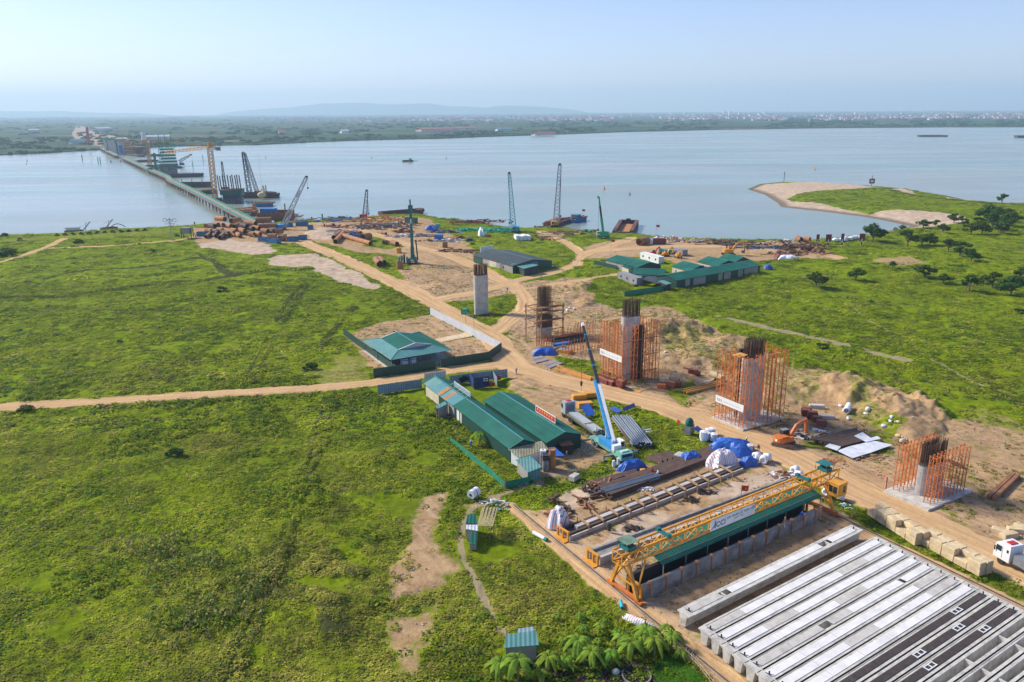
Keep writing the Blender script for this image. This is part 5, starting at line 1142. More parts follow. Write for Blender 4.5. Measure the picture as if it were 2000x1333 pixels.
tarp('blue_orange_tarpaulin', 'small blue tarpaulin over orange sheet by the wrapped coils', *qk(1680, 700), (1.6, 1.1, 1.5), TARP, .2, 0, 8)
tarp('blue_tarpaulin', 'blue tarpaulin with orange sheet on the ground left of the prop rows', *qp(465, 840), (3.2, 1.9, 1.6), TARP, .1, 0, 9)
tarp('striped_bag', 'striped plastic sheet lying in the grass near the gantry foot', 1246, 1216, (2.2, .6, .5), STRIPE, -.6, 0, 12)
o = P(*qk(1190, 440)); t = thing('site_generator', 'green rounded tank under a trailing blue tarpaulin by the roadside flag', 'tank', o, .9); MB().blob((0, 0, 2.0), (.95, .8, 1.2), 5, 12, 8, .03).build('tank_body', GRN, t, smooth=True); MB().bx(-.9, .9, -.7, .7, -.1, 1.6).build('stand', STG, t)
m_ = MB(); m_.slab([(-.9, -1.2, 1.5), (1.0, -1.2, 1.5), (1.9, -3.4, .05), (.2, -3.4, .05)], .04); m_.build('trailing_tarpaulin', TARP, t)
# ---------------------------------------------------------------- steel, pipes, plates
def bundle(name, lab, a_, b2, n_, r, mat, rows=1, sp=1.05, z=.15, tilt=0, cat='pipes', seed=0, sk=True, box=False):
    A_, B_ = P(*a_, z), P(*b2, z); d_ = B_-A_; L_ = d_.length; rz_ = math.atan2(d_.y, d_.x); t = thing(name, lab, cat, (A_.x, A_.y, 0), rz_); rd = random.Random(seed)
    for j in range(rows):
        for k in range(n_-j):
            y_ = (k+.5*j)*2*r*sp+rd.uniform(-.03, .03); e0, e1 = rd.uniform(-.5, .5), rd.uniform(-.5, .5); zz = z+r+j*1.75*r; m_ = MB()
            if box: m_.bx(e0, L_+e1, y_-r*.95, y_+r*.95, zz-r, zz+r)
            elif r > .15: m_.pipe((e0, y_, zz), (L_+e1, y_+rd.uniform(-.15, .15), zz), r, r*.12, 10)
            else: m_.tube((e0, y_, zz), (L_+e1, y_+rd.uniform(-.12, .12), zz), r, 7)
            m_.build('pipe' if not box else 'beam', mat, t)
    if sk:
        for f_ in (.12, .5, .88): MB().bx(L_*f_-.12, L_*f_+.12, -.5, n_*2*r*sp+.4, .0, z-.003).build('timber_bearer', WOOD, t)
    return t
bundle('pipe_stack', 'stack of blue-grey pipes on timber bearers in the grass below the road', qk(895, 548), qk(710, 320), 9, .21, PIPEG, 2, 1.1, .25, seed=3)
bundle('beam_stack', 'rusty brown beams lying along the left side of the blue-grey pipe stack', qk(755, 512), qk(625, 330), 3, .26, RUSTD, 1, 1.15, .2, cat='beams', box=True)
bundle('pile_bundle', 'long dark bundle of rusty sheet piles behind the timbered casting bed', q7(640, 395), (1440, 882), 9, .22, RUSTD, 2, 1.05, .1, cat='beams', box=True, sk=False, seed=4)
bundle('pipe_bundle', 'long blue-grey pipe bundle lying on the rusty piles', q7(585, 365), q7(1035, 230), 5, .16, PIPEG, 2, 1.1, .5, seed=6, sk=False)
bundle('pile_bundle', 'second rusty bundle beyond the blue-grey pipes', q7(520, 320), q7(900, 215), 6, .2, RUSTD, 2, 1.05, .1, cat='beams', box=True, sk=False, seed=5)
for i, (x_, y_) in enumerate(((970, 690), (1010, 680), (1050, 672), (1090, 660), (1130, 655))):
    A_ = P(*qk(x_, y_)); m_ = MB(); m_.xprism([(-.7, 0), (-.2, .75), (.5, 0), (.35, 0), (-.2, .6), (-.55, 0)], 0, 3.4); tag(m_.build('sheet_pile_section', RUSTD, None, A_, 2.4), 'bent dark rusty sheet pile in the row below the grass above the casting bed', 'sheet pile', 'bent sheet piles above the casting bed')
for i, (x_, y_, s_) in enumerate(((170, 420, 2.2), (390, 420, 2.0), (430, 330, 2.2), (500, 300, 2.0), (535, 385, 2.2), (440, 480, 2.2), (280, 495, 2.0), (600, 275, 2.2), (680, 250, 2.4), (170, 545, 2.0), (260, 560, 2.2))):
    A_ = P(*q7(x_, y_)); rd = random.Random(i); m_ = MB()
    for k in range(5): a_ = rd.uniform(0, 3.1); c_ = Vector((rd.uniform(-.6, .6), rd.uniform(-.6, .6), .15+.18*k)); m_.bar(c_-Vector((math.cos(a_), math.sin(a_), 0))*s_*.5, c_+Vector((math.cos(a_), math.sin(a_), .1))*s_*.5, .32, .2)
    tag(m_.build('scrap_steel', RUST if i % 2 else RUSTD, None, A_), 'loose pile of rusty steel offcuts at the left end of the casting yard', 'scrap', 'rusty offcut piles in the casting yard')
for i, (x_, y_, s_) in enumerate(((340, 235, 1.6), (1190, 60, 1.2))):
    block('concrete_chunk', ('pale concrete chunk in the grass at the yard corner', 'pale chunk by the upper casting yard edge')[i], 'concrete', *q7(x_, y_), (1.9, 1.2, .9), CONC, .9)
# yellow formwork frames, blue panels
for i, (x_, y_, lb) in enumerate(((297, 160, 'upright yellow formwork box under the crane hook'), (380, 145, 'low yellow formwork box right of the crane hook'), (345, 225, 'yellow formwork box half hidden behind the leaning blue panel'))):
    t = block('formwork_box', lb, 'formwork', *qk(x_, y_), (3.2, 1.6, 1.0), YEL, .2, 0, 'yellow formwork boxes')
    m_ = MB()
    for k in range(5): m_.bx(-1.5+k*.75-.04, -1.5+k*.75+.04, -.85, -.803, .05, 1.0)
    m_.build('stiffener', YEL, t)
def panel(name, lab, pts, zs, mat, t_=.08, cat='panel'):
    q = [P(*a_, z_) for a_, z_ in zip(pts, zs)]; o = sum(q, Vector())/4; q = [v-o for v in q]; A_ = sum(q[i].x*q[(i+1) % 4].y-q[(i+1) % 4].x*q[i].y for i in range(4)); q = q if A_ > 0 else q[::-1]
    return tag(MB().slab(q, t_).build(name, mat, None, o), lab, cat)
panel('blue_sheet', 'large blue panel leaning on the yellow formwork beside the flatbed', [qk(308, 222), qk(375, 200), qk(432, 285), qk(362, 308)], (1.5, 1.8, .4, .1), TARP)
panel('blue_sheet', 'flat blue panel lying in the grass right of the crane boom', [qk(540, 232), qk(590, 228), qk(650, 262), qk(600, 277)], (.3, .3, .2, .2), TARP)
panel('blue_sheet', 'raised blue panel by the roadside right of the crane boom', [qk(650, 237), qk(742, 197), qk(757, 225), qk(658, 262)], (.9, 1.2, .4, .2), TARP)
for i, (q_, lb) in enumerate(((((1340, 1190), (1440, 1185), (1480, 1210), (1400, 1212)), 'pale plywood sheet by the dark red block row'), (((1480, 1200), (1590, 1195), (1618, 1222), (1520, 1235)), 'brown plywood sheet overlapping the pale one'), (((1430, 1232), (1520, 1238), (1500, 1260), (1428, 1248)), 'small orange plywood sheet nearest the road'))):
    panel('plywood_sheet', lb, [qp(*u) for u in q_], (.15, .15, .1, .12), (CREAM, PLY, WOODO)[i], .06, 'plywood')
for i, (q_, lb) in enumerate(((((330, 660), (450, 640), (560, 655), (440, 690)), 'pale plywood panel on the pile left of the widest pier'), (((350, 690), (450, 660), (480, 700), (380, 730)), 'brown plywood panel in front of that pile'), (((440, 690), (560, 650), (540, 680), (470, 715)), 'cream plywood panel on top of that pile'))):
    panel('plywood_sheet', lb, [qe(*u) for u in q_], (.5, .5, .4, .3), (PLY, PLY, CREAM)[i], .06, 'plywood')
panel('orange_board', 'orange board on the bank between the excavator and the white footing', [qe(1150, 1040), qe(1180, 1032), qe(1225, 1060), qe(1195, 1072)], (.3, .3, .2, .2), WOODO, .08, 'board')
# covered steel pile and H beam on the right
t = bundle('bar_stack', 'dark steel bars half covered with torn white sheets near the earth mound', q6(430, 660), q6(700, 590), 12, .2, RUSTD, 1, 1.1, .2, cat='steel bars', box=True, seed=9)
for i, q_ in enumerate((((450, 668), (550, 717), (665, 682), (530, 640)), ((530, 640), (665, 682), (810, 630), (690, 603)), ((370, 640), (450, 668), (475, 642), (400, 622)), ((560, 572), (615, 547), (690, 600), (640, 612)), ((660, 588), (710, 572), (735, 590), (690, 600)))):
    q = [P(*q6(*u), .55+.06*i) for u in q_]; o = t.location; R_i = Matrix.Rotation(-t.rotation_euler.z, 3, 'Z'); qq = [R_i @ (v-o) for v in q]
    A_ = sum(qq[k].x*qq[(k+1) % len(qq)].y-qq[(k+1) % len(qq)].x*qq[k].y for k in range(len(qq))); qq = qq if A_ > 0 else qq[::-1]
    MB().slab(qq, .04).build('torn_sheet', pm('torn_white_sheet', (.68, .70, .74), .6, .2, .8, bump=.6, col2=(.45, .5, .6), amt=.5, corr=0), t)
p, rz, L_ = fr(q6(1480, 1000), q6(1640, 845)); m_ = MB(); t = thing('steel_beam', 'rusty double box beam lying alone on bare soil at the right', 'beam', p, rz)
for e in (0, .75): MB().bx(0, L_, e, e+.6, 0, .75).build('beam_half', RUST, t)
p, rz, L_ = fr(q6(1160, 735), q6(1265, 780), .3); m_ = MB().bx(0, L_, 0, .5, 0, .4); tag(m_.build('steel_section', RUSTD, None, p, rz), 'dark steel section on the ground behind the pier stub scaffold', 'beam')
for i, (a_, b2, r_, lb) in enumerate(((q6(510, 410), q6(545, 330), .9, 'pale rolled pipe lying on the mound slope'), (qe(515, 620), qe(600, 650), 1.0, 'cream concrete pipe left of the widest pier'), (qe(700+30, 70), qe(735, 110), .1, 'x'), ((620+0, 0), (0, 0), 0, ''))):
    if r_ < .5: continue
    A_, B_ = P(*a_, r_), P(*b2, r_); d_ = (B_-A_).normalized(); m_ = MB().pipe((0, 0, 0), d_*4.0, r_*.7, .12, 14); tag(m_.build('concrete_pipe', CREAM if i else BAG, None, A_), lb, 'pipe')
o = P(*q4(600, 1290)); t = thing('drum_tank', 'pale cylindrical drum tank lying by the rubbish heap at the field edge', 'tank', o, 1.0); m_ = MB().tube((-1.0, 0, .75), (.9, 0, .75), .75, 16).build('drum_shell', WHT, t); MB().tube((-1.03, 0, .75), (-1.0, 0, .75), .25, 12).build('opening', BLK, t); MB().pipe((-.1, 0, .75), (.05, 0, .75), .78, .04, 16).build('hoop', BLUE, t)
p, rz, L_ = fr(qh(1350, 765), qh(1560, 880), .2); MB()
t = thing('rolled_sheet', 'pale rolled sheet with green end in the grass beside the crane rail', 'sheet roll', p, rz); MB().tube((0, 0, 0), (L_, 0, 0), .3, 10).build('roll', BAG, t); MB().tube((L_, 0, 0), (L_+.5, 0, 0), .32, 10).build('green_end', NET, t)
# ---------------------------------------------------------------- people
def person(lab, px, py, shirt, pants, hat=None, rz=0.0, z=0.0, pose=0):
    """one continuous skinned body with head, arms, hands and feet; clothes are its children"""
    o = P(px, py, z); t = thing('person', lab, 'person', o, rz)
    J = {'pel': (0, 0, .95), 'ch': (0, .01, 1.22), 'nk': (0, 0, 1.46), 'hd': (0, .01, 1.58), 'tp': (0, .01, 1.71)}
    lean = .18 if pose == 1 else 0
    E_ = [('pel', 'ch'), ('ch', 'nk'), ('nk', 'hd'), ('hd', 'tp')]; R = {'pel': .15, 'ch': .16, 'nk': .065, 'hd': .10, 'tp': .07}
    for s_, n_ in ((-1, 'l'), (1, 'r')):
        st_ = .16*s_*(1 if pose != 2 else 2.0)
        J.update({'sh'+n_: (.19*s_, 0, 1.40), 'el'+n_: (.27*s_, .05*s_, 1.13), 'wr'+n_: (.27*s_, .14+lean, .90), 'ha'+n_: (.265*s_, .19+lean, .82), 'hp'+n_: (.10*s_, 0, .90), 'kn'+n_: (.11*s_, .03+st_*.5, .50), 'an'+n_: (.12*s_, st_-.02, .09), 'to'+n_: (.13*s_, st_+.14, .04)})
        for a_, r_ in (('sh', .07), ('el', .048), ('wr', .034), ('ha', .042), ('hp', .09), ('kn', .062), ('an', .045), ('to', .04)): R[a_+n_] = r_
        E_ += [('ch', 'sh'+n_), ('sh'+n_, 'el'+n_), ('el'+n_, 'wr'+n_), ('wr'+n_, 'ha'+n_), ('pel', 'hp'+n_), ('hp'+n_, 'kn'+n_), ('kn'+n_, 'an'+n_), ('an'+n_, 'to'+n_)]
    ks = list(J); me = bpy.data.meshes.new('body'); me.from_pydata([J[k] for k in ks], [(ks.index(a_), ks.index(b2)) for a_, b2 in E_], [])
    ob = bpy.data.objects.new('body', me); C.objects.link(ob); md = ob.modifiers.new('s', 'SKIN'); sv = me.skin_vertices[0].data
    for i, k in enumerate(ks): sv[i].radius = (R[k], R[k]*.8)
    sv[0].use_root = True
    sm = ob.modifiers.new('u', 'SUBSURF'); sm.levels = 1; bpy.context.view_layer.update()
    m2 = bpy.data.meshes.new_from_object(ob.evaluated_get(bpy.context.evaluated_depsgraph_get())); bpy.data.objects.remove(ob)
    m2.materials.append(pm('skin', (.42, .24, .15), .6, .05)); b_ = bpy.data.objects.new('body', m2); C.objects.link(b_); b_.parent = t
    def shell(cond, off, nm_, mt_):
        vs = [v.co+v.normal*off for v in m2.vertices]; fs = [tuple(p.vertices) for p in m2.polygons if cond(p.center)]
        if fs:
            us = sorted({i for f in fs for i in f}); mp_ = {u: i for i, u in enumerate(us)}
            MB().add([vs[u] for u in us], [tuple(mp_[i] for i in f) for f in fs]).build(nm_, mt_, t, smooth=True)
    shell(lambda c_: .88 < c_.z < 1.47, .022, 'shirt', shirt); shell(lambda c_: .07 < c_.z < .97 and abs(c_.x) < .22, .02, 'trousers', pants); shell(lambda c_: c_.z < .11, .022, 'shoes', BLK)
    if hat is not None: m_ = MB(); m_.tube((0, .01, 1.64), (0, .01, 1.76), .13, 12, .08); m_.tube((0, .02, 1.63), (0, .02, 1.645), .17, 12); m_.build('helmet', hat, t)
    else: shell(lambda c_: c_.z > 1.60, .018, 'hair', BLK)
    return t
GRYS = pm('grey_cloth', (.35, .36, .38), .9, .1, 3); DKB = pm('dark_blue_cloth', (.03, .05, .12), .9, .1, 3); MARO = pm('maroon_cloth', (.22, .03, .04), .9, .1, 3); KHA = pm('khaki_cloth', (.30, .22, .13), .9, .1, 3)
person('person in grey shirt and dark trousers walking at the road junction', *q4(992, 150), GRYS, DKB, None, .4, 0, 2)
person('person in white shirt and yellow helmet standing on the tail of the flatbed', *qk(437, 462), WHT, KHA, YEL, -2.5, 1.35)
person('person in maroon shirt walking on the road right of the bulk bags', *qk(1753, 600), MARO, GRYS, None, 2.5, 0, 2)
person('person in green jacket behind the large blue tarpaulin', *qk(1655, 545), TEALD, DKB, WHT, 1.0)
person('person in orange helmet working by the blue awning and rubbish', *q4(1462, 945), DKB, KHA, ORG, 2.0, 0, 1)
person('person in blue shirt working on the ledge of the trench wall', 1566, 1017, TARP, MARO, None, 2.2, 2.1, 1)
person('person in yellow helmet standing on the trench wall ledge', 1532, 1031, KHA, GRYS, YEL, .5, 2.1)
person('person in dark clothes beyond the right end of the trench', 1606, 985, TEALD, BLK, None, 2.9, 0, 1)
person('person in orange vest inside the black trench', 1421, 1072, ORG, GRYS, YEL, 1.5, .5)
person('person in red shirt beside the timbered bed and steel bundle', *q7(972, 210), RED, BLK, None, .3, 0, 1)
person('person in white shirt bending over the pipes above the casting bed', *q7(1020, 222), WHT, MARO, None, 1.3, 0, 1)
person('person in blue clothes weeding inside the kitchen garden', *q4(572, 838), TARP, BLK, WHT, 2.3, 0, 1)
person('person in blue clothes standing by the curving far track', 991, 571, TARP, GRYS, None, 0)
# ---------------------------------------------------------------- vehicles
def wheel(par, x, y, r=.5, w=.35, mat=RUB):
    o_ = MB().tube((x, y-w/2, r), (x, y+w/2, r), r, 18).build('wheel', mat, par); MB().tube((x, y-w/2-.02, r), (x, y-w/2, r), r*.55, 12).build('rim', STG, o_); return o_
def cab(t, x0, L_, W_, zb, zt, mat, light=RED, nm='cab'):
    """tractor cab facing +x, side y in [0, W_]"""
    m_ = MB(); s_ = [(x0, zb), (x0+L_, zb), (x0+L_+.05, zb+1.1), (x0+L_-.18, zt-.35), (x0+L_-.6, zt), (x0+.1, zt), (x0, zt-.2)]
    n_ = len(s_); m_.add([(a_, 0, b2) for a_, b2 in s_]+[(a_, W_, b2) for a_, b2 in s_], [tuple(range(n_))[::-1], tuple(range(n_, 2*n_))]+[(i, (i+1) % n_, n_+(i+1) % n_, n_+i) for i in range(n_)]); c_ = m_.build(nm, mat, t)
    for y_, e in ((0, -1), (W_, 1)):
        ya, yb_ = (y_-.03, y_-.003) if e < 0 else (y_+.003, y_+.03)
        MB().bx(x0+L_-1.15, x0+L_-.3, ya, yb_, zb+1.15, zt-.55).build('side_window', GLASS, c_); MB().bx(x0+.25, x0+.55, ya, yb_, zb+1.4, zt-.65).build('rear_window', GLASS, c_)
        m_ = MB(); m_.bx(x0+L_-1.3, x0+L_-1.27, ya+.01*e, yb_, zb+.2, zt-.5); m_.build('door_seam', BLK, c_)
    MB().add([(x0+L_+.06, .15, zb+1.15), (x0+L_+.06, W_-.15, zb+1.15), (x0+L_-.13, W_-.2, zt-.42), (x0+L_-.13, .2, zt-.42)], [(0, 1, 2, 3)]).build('windscreen', GLASS, c_)
    MB().bx(x0+L_+.003, x0+L_+.12, .1, W_-.1, zb-.05, zb+.3).build('bumper', mat, t)
    for y_ in (.3, W_-.55): MB().bx(x0+L_+.123, x0+L_+.15, y_, y_+.3, zb+.05, zb+.22).build('headlight', pm('headlight_glass', (.7, .7, .65), .2), t)
    for y_ in (-.25, W_+.1): MB().bx(x0+L_-.25, x0+L_-.15, y_, y_+.15, zb+1.0, zb+1.7).build('mirror', BLK, t)
    MB().bx(x0+.5, x0+1.3, W_*.25, W_*.75, zt+.003, zt+.14).build('roof_hatch', light, t)
    return c_
# flatbed with pipes
pa, pb = P(*qk(145, 300)), P(*qk(425, 508)); d_ = pb-pa; rzt = math.atan2(-d_.y, -d_.x); LT = d_.length+.3
t = thing('flatbed_truck', 'grey articulated flatbed truck loaded with long steel pipes beside the broad green shed', 'truck', (pb.x, pb.y, 0), rzt)
# near side of the truck is its left wheels; body spans to local -y
Wt = 2.5
def yy_(a_): return -a_
cb_ = thing; m_ = MB()
MB().bx(0, LT-3.0, -Wt+.25, -.25, .75, 1.0).build('chassis', RUSTD, t)
MB().bx(0, LT-3.4, -Wt, 0, 1.15, 1.32).build('flatbed_deck', pm('olive_drab_paint', (.16, .17, .13), .7, .2), t)
m_ = MB(); m_.bx(0, LT-3.4, -.04, 0, 1.323, 1.62); m_.bx(0, LT-3.4, -Wt, -Wt+.04, 1.323, 1.62); m_.bx(0, .04, -Wt+.045, -.045, 1.323, 1.62); m_.build('side_rail', pm('olive_drab_paint', (0, 0, 0)), t)
for xx in (1.0, 2.3, 3.6, LT-5.2, LT-4.0, LT-1.2):
    for y_ in (-.25, -Wt+.25): wheel(t, xx, y_, .5, .4)
tc_ = thing('cab_root', None, None); bpy.data.objects.remove(tc_)
c_ = MB(); x0 = LT-2.3; s_ = [(x0, .9), (x0+2.1, .9), (x0+2.15, 1.9), (x0+1.95, 2.9), (x0+1.6, 3.5), (x0+.1, 3.5), (x0, 3.2)]; n_ = 7
c_.add([(a_, -Wt+.05, b2) for a_, b2 in s_]+[(a_, -.05, b2) for a_, b2 in s_], [tuple(range(n_))[::-1], tuple(range(n_, 2*n_))]+[(i, (i+1) % n_, n_+(i+1) % n_, n_+i) for i in range(n_)]); cabm = c_.build('cab', pm('silver_grey_paint', (.42, .45, .47), .4, .1), t)
MB().bx(x0+1.0, x0+1.85, -.047, -.02, 2.0, 2.9).build('side_window', GLASS, cabm); MB().bx(x0-.03, x0-.003, -Wt+.4, -.4, 1.7, 3.0).build('rear_panel', pm('cab_rear_grey', (.2, .27, .3), .5), cabm)
MB().add([(x0+2.16, -.25, 1.95), (x0+2.16, -Wt+.25, 1.95), (x0+1.98, -Wt+.25, 2.9), (x0+1.98, -.25, 2.9)], [(0, 1, 2, 3)]).build('windscreen', GLASS, cabm)
MB().bx(x0+.5, x0+1.4, -Wt*.7, -Wt*.3, 3.503, 3.62).build('roof_hatch', RED, t)
lo_ = thing('pipe_load', 'long blue-grey steel pipes loaded on the flatbed truck', 'pipes', t.location+Vector((0, 0, 1.33)), rzt)
rd = random.Random(5)
for j in range(3):
    for k in range(12-j):
        y_ = -.22-k*.185-.09*j; MB().tube((.9+rd.uniform(-.3, .3), y_, .1+.16*j), (LT-3.6+rd.uniform(-.2, .3), y_, .1+.16*j), .088, 7).build('pipe', PIPEG, lo_)
MB().bx(LT*.3, LT*.3+.14, -Wt+.1, -.1, .56, .66).build('timber_bearer', WOOD, lo_)
# white truck at right
pa = P(1962, 1087); pb = P(2040, 1133); d_ = pa-pb; rzw = math.atan2(d_.y, d_.x); t = thing('white_truck', 'white truck with red roof light entering from the right edge on the dirt road', 'truck', (pb.x, pb.y, 0), rzw); Lw = d_.length
cab(t, Lw-2.6, 2.5, 2.4, .8, 3.3, WHT); m_ = MB()
MB().bx(-3, Lw-2.7, .3, 2.1, .8, 1.05).build('chassis', RUSTD, t); MB().bx(-3, Lw-3.2, 0, 2.4, 1.2, 2.4).build('cargo_body', STG, t)
MB().tube((Lw-4.4, .1, .8), (Lw-3.1, .1, .8), .32, 10).build('fuel_tank', STG, t)
for xx in (Lw-1.3, -.5, -1.8):
    for y_ in (.2, 2.2): wheel(t, xx, y_, .52, .36)
# mobile crane
o = P(*qk(545, 590)); rzc = math.atan2(P(*qk(600, 640)).y-P(*qk(440, 530)).y, P(*qk(600, 640)).x-P(*qk(440, 530)).x)
t = thing('mobile_crane', 'mint and light blue truck crane with long black telescopic boom', 'mobile crane', (o.x, o.y, 0), rzc)
MB().bx(-5.5, 4.0, -1.25, 1.25, .75, 1.25).build('carrier', MINT, t); MB().bx(4.0, 5.9, -1.3, 1.3, .6, 1.9).build('carrier_cab', MINT, t)
MB().bx(4.6, 5.3, -.8, .8, 1.903, 2.15).build('cab_grille', pm('pale_mint_paint', (.45, .72, .6), .5), t); MB().bx(5.903, 5.93, -1.1, 1.1, 1.2, 1.75).build('windscreen', GLASS, t)
for xx in (4.6, 2.2, -2.6, -4.0):
    for y_ in (-1.1, 1.1): wheel(t, xx, y_, .55, .4)
for xx in (3.0, -5.2):
    m_ = MB(); m_.bx(xx-.18, xx+.18, -3.2, 3.2, .55, .85)
    for y_ in (-3.2, 3.2): m_.bx(xx-.12, xx+.12, y_-.12, y_+.12, 0, 1.0); m_.bx(xx-.4, xx+.4, y_-.4, y_+.4, 0, .08)
    m_.build('outrigger', STG, t)
MB().bx(-2.2, 2.4, -1.2, 1.2, 1.3, 2.3).build('turntable', SKYB, t); cc = MB().bx(1.2, 2.9, .45, 1.4, 1.5, 3.0).build('operator_cab', WHT, t); MB().bx(2.903, 2.93, .55, 1.3, 1.9, 2.8).build('window', GLASS, cc)
MB().bx(2.42, 3.3, -1.2, .4, 1.4, 2.5).build('counterweight', WHT, t)
tp = RY(1137.5, 632, P(1136, 780).y); M0 = Matrix.Rotation(-rzc, 4, 'Z') @ Matrix.Translation((-o.x, -o.y, 0)); tip = M0 @ tp; ft = Vector((1.6, -.2, 2.6)); u_ = (tip-ft)
bs = MB().bar(ft, ft+u_*.44, .62, .7).build('boom_base_section', WHT, t); MB().bar(ft+u_*.02+Vector((-.3, -.62, .1)), ft+u_*.47+Vector((-.3, -.55, .1)), .45, .6).build('boom_side_plate', SKYB, t)
MB().bar(ft+u_*.44, ft+u_*.74, .6, .62).build('boom_section', BLK, t); MB().bar(ft+u_*.74, ft+u_*.97, .46, .46).build('boom_section', BLK, t); MB().bar(ft+u_*.97, tip, .6, .6).build('boom_head', WHT, t)
for f_ in (.44, .6, .74, .88): MB().bar(ft+u_*f_, ft+u_*(f_+.006), .95-.4*f_, .95-.4*f_).build('boom_collar', SKYB, t)
MB().tube(ft+Vector((-2.6, 0, -.3)), ft+u_*.22, .2, 8).build('luffing_cylinder', STG, t)
hk = M0 @ RY(1135.5, 750, P(1136, 780).y); tph = Vector((hk.x, hk.y, tip.z-.2))
m_ = MB(); m_.bar(tph, hk+Vector((0, 0, .5)), .06); m_.bar(hk+Vector((0, 0, -.4)), Vector((hk.x, hk.y, 1.2)), .05); m_.build('hoist_rope', BLK, t); m_ = MB(); m_.tube(hk+Vector((0, 0, -.45)), hk+Vector((0, 0, .5)), .22, 8, .3); m_.build('hook_block', BLK, t)
# excavators
def excavator(lab, px, py, rz, mat, s_=1.0, reach=1.0, trk=None, stick=1.0, zg=None, yaw=None):
    o = P(px, py); t = thing('excavator', lab, 'excavator', (o.x, o.y, gz(o.x, o.y) if zg else 0), rz); t.scale = (s_,)*3; tk = trk or RUSTD; ty = yaw or 0
    for y_ in (-1.15, 1.15):
        m_ = MB(); sec = [(-2.0, .15), (-1.7, 0), (1.7, 0), (2.0, .15), (2.1, .45), (1.8, .8), (-1.8, .8), (-2.1, .45)]
        pts = [(*rot((a_, y_-.28), ty), b2) for a_, b2 in sec]+[(*rot((a_, y_+.28), ty), b2) for a_, b2 in sec]; n_ = 8
        m_.add(pts, [tuple(range(n_)), tuple(range(n_, 2*n_))[::-1]]+[(i, n_+i, n_+(i+1) % n_, (i+1) % n_) for i in range(n_)]); m_.build('track', tk, t)
    MB().tube((0, 0, .6), (0, 0, .98), .7, 14).build('slew_ring', BLK, t)
    m_ = MB(); n_ = 10; pl = [(1.3, -1.25), (1.3, 1.25)]+[(-1.0-1.0*math.cos(a_), 1.3*math.sin(a_)) for a_ in [math.pi/2-math.pi*k/n_ for k in range(n_+1)]]; m_.prism(pl, 1.0, 1.95); m_.build('counterweight_body', mat, t)
    MB().bx(-1.5, .2, -1.1, .2, 1.953, 2.15).build('engine_cover', mat, t); cc = MB().bx(-.1, 1.35, .25, 1.2, 1.1, 2.85).build('cab', BLK if mat is not YEL else YEL, t)
    MB().bx(1.353, 1.38, .35, 1.1, 1.6, 2.7).build('front_window', GLASS, cc); MB().bx(.1, 1.2, 1.203, 1.23, 1.8, 2.7).build('side_window', GLASS, cc); MB().bx(-.12, 1.37, .23, 1.22, 2.853, 2.93).build('cab_roof', STG, t)
    m_ = MB(); m_.bar((1.0, -.3, 1.6), (2.6*reach, -.3, 3.9), .42, .6); m_.bar((2.55*reach, -.3, 3.85), (4.9*reach, -.3, 4.5), .4, .5); m_.build('boom', mat, t)
    m_ = MB(); m_.bar((4.75*reach, -.3, 4.75), (5.0*reach, -.3, 4.75-2.9*stick), .34, .42); m_.build('stick', mat, t); m_ = MB()
    m_.tube((1.3, -.05, 1.5), (2.7*reach, -.05, 3.6), .09, 6); m_.tube((2.9*reach, -.3, 4.4), (4.7*reach, -.3, 5.0), .09, 6); m_.build('hydraulic_ram', STG, t)
    m_ = MB(); zb_ = 4.75-2.9*stick; xb = 5.0*reach; m_.add([(xb+.15, -.85, zb_), (xb-.75, -.85, zb_-.2), (xb-.7, -.85, zb_-1.0), (xb+.05, -.85, zb_-1.15), (xb+.15, .25, zb_), (xb-.75, .25, zb_-.2), (xb-.7, .25, zb_-1.0), (xb+.05, .25, zb_-1.15)], [(0, 1, 2, 3), (7, 6, 5, 4), (0, 3, 7, 4), (3, 2, 6, 7), (0, 4, 5, 1)]); m_.build('bucket', pm('worn_bucket_steel', (.25, .2, .16), .7), t)
    return t
ex = excavator('orange excavator with raised arm and bucket resting on soil beside the road', *q6(100, 632), .42, ORG, 1.0, 1.0, pm('dusty_track', (.24, .17, .11), .9), yaw=-.9)
MB().bx(-2.03, -1.99, -.4, .1, 1.2, 1.6).build('number_plate', WHT, ex)
excavator('small red excavator with curled arm near the white cabin container', *q5(650, 295), .3, RED, .8, .8)
excavator('small yellow and green excavator with low arm left of the grey cabin', *q5(738, 300), .5, YEL, .8, 1.0)
excavator('small yellow excavator seen end on beside the grey cabin', *q5(830, 312), -1.2, YEL, .8, .7)
excavator('big yellow excavator with high arched arm behind the rightmost green wing', *q5(1195, 293), .0, YEL, 1.35, 1.0)
o = P(*q5(740, 283)); t = thing('green_truck', 'small green tipper truck parked behind the yellow excavators', 'truck', o, 2.9); MB().bx(-3, 1.2, -1.1, 1.1, 1.0, 2.0).build('tipper_body', GRNC, t); cc = MB().bx(1.4, 2.9, -1.1, 1.1, .7, 2.5).build('cab', TEALC, t); MB().bx(2.903, 2.93, -.9, .9, 1.6, 2.3).build('windscreen', GLASS, cc)
for xx in (2.1, -.5, -1.8):
    for y_ in (-1, 1): wheel(t, xx, y_, .48, .3)
o = P(*qc(272, 785)); t = thing('parked_car', 'dark parked car in the grass near the red flag', 'car', (o.x-.5, o.y, gz(o.x, o.y)), .1); m_ = MB(); s_ = [(-2.1, .3), (2.1, .3), (2.15, .75), (1.2, .9), (.6, 1.4), (-1.0, 1.42), (-1.8, .95), (-2.15, .85)]; n_ = 8
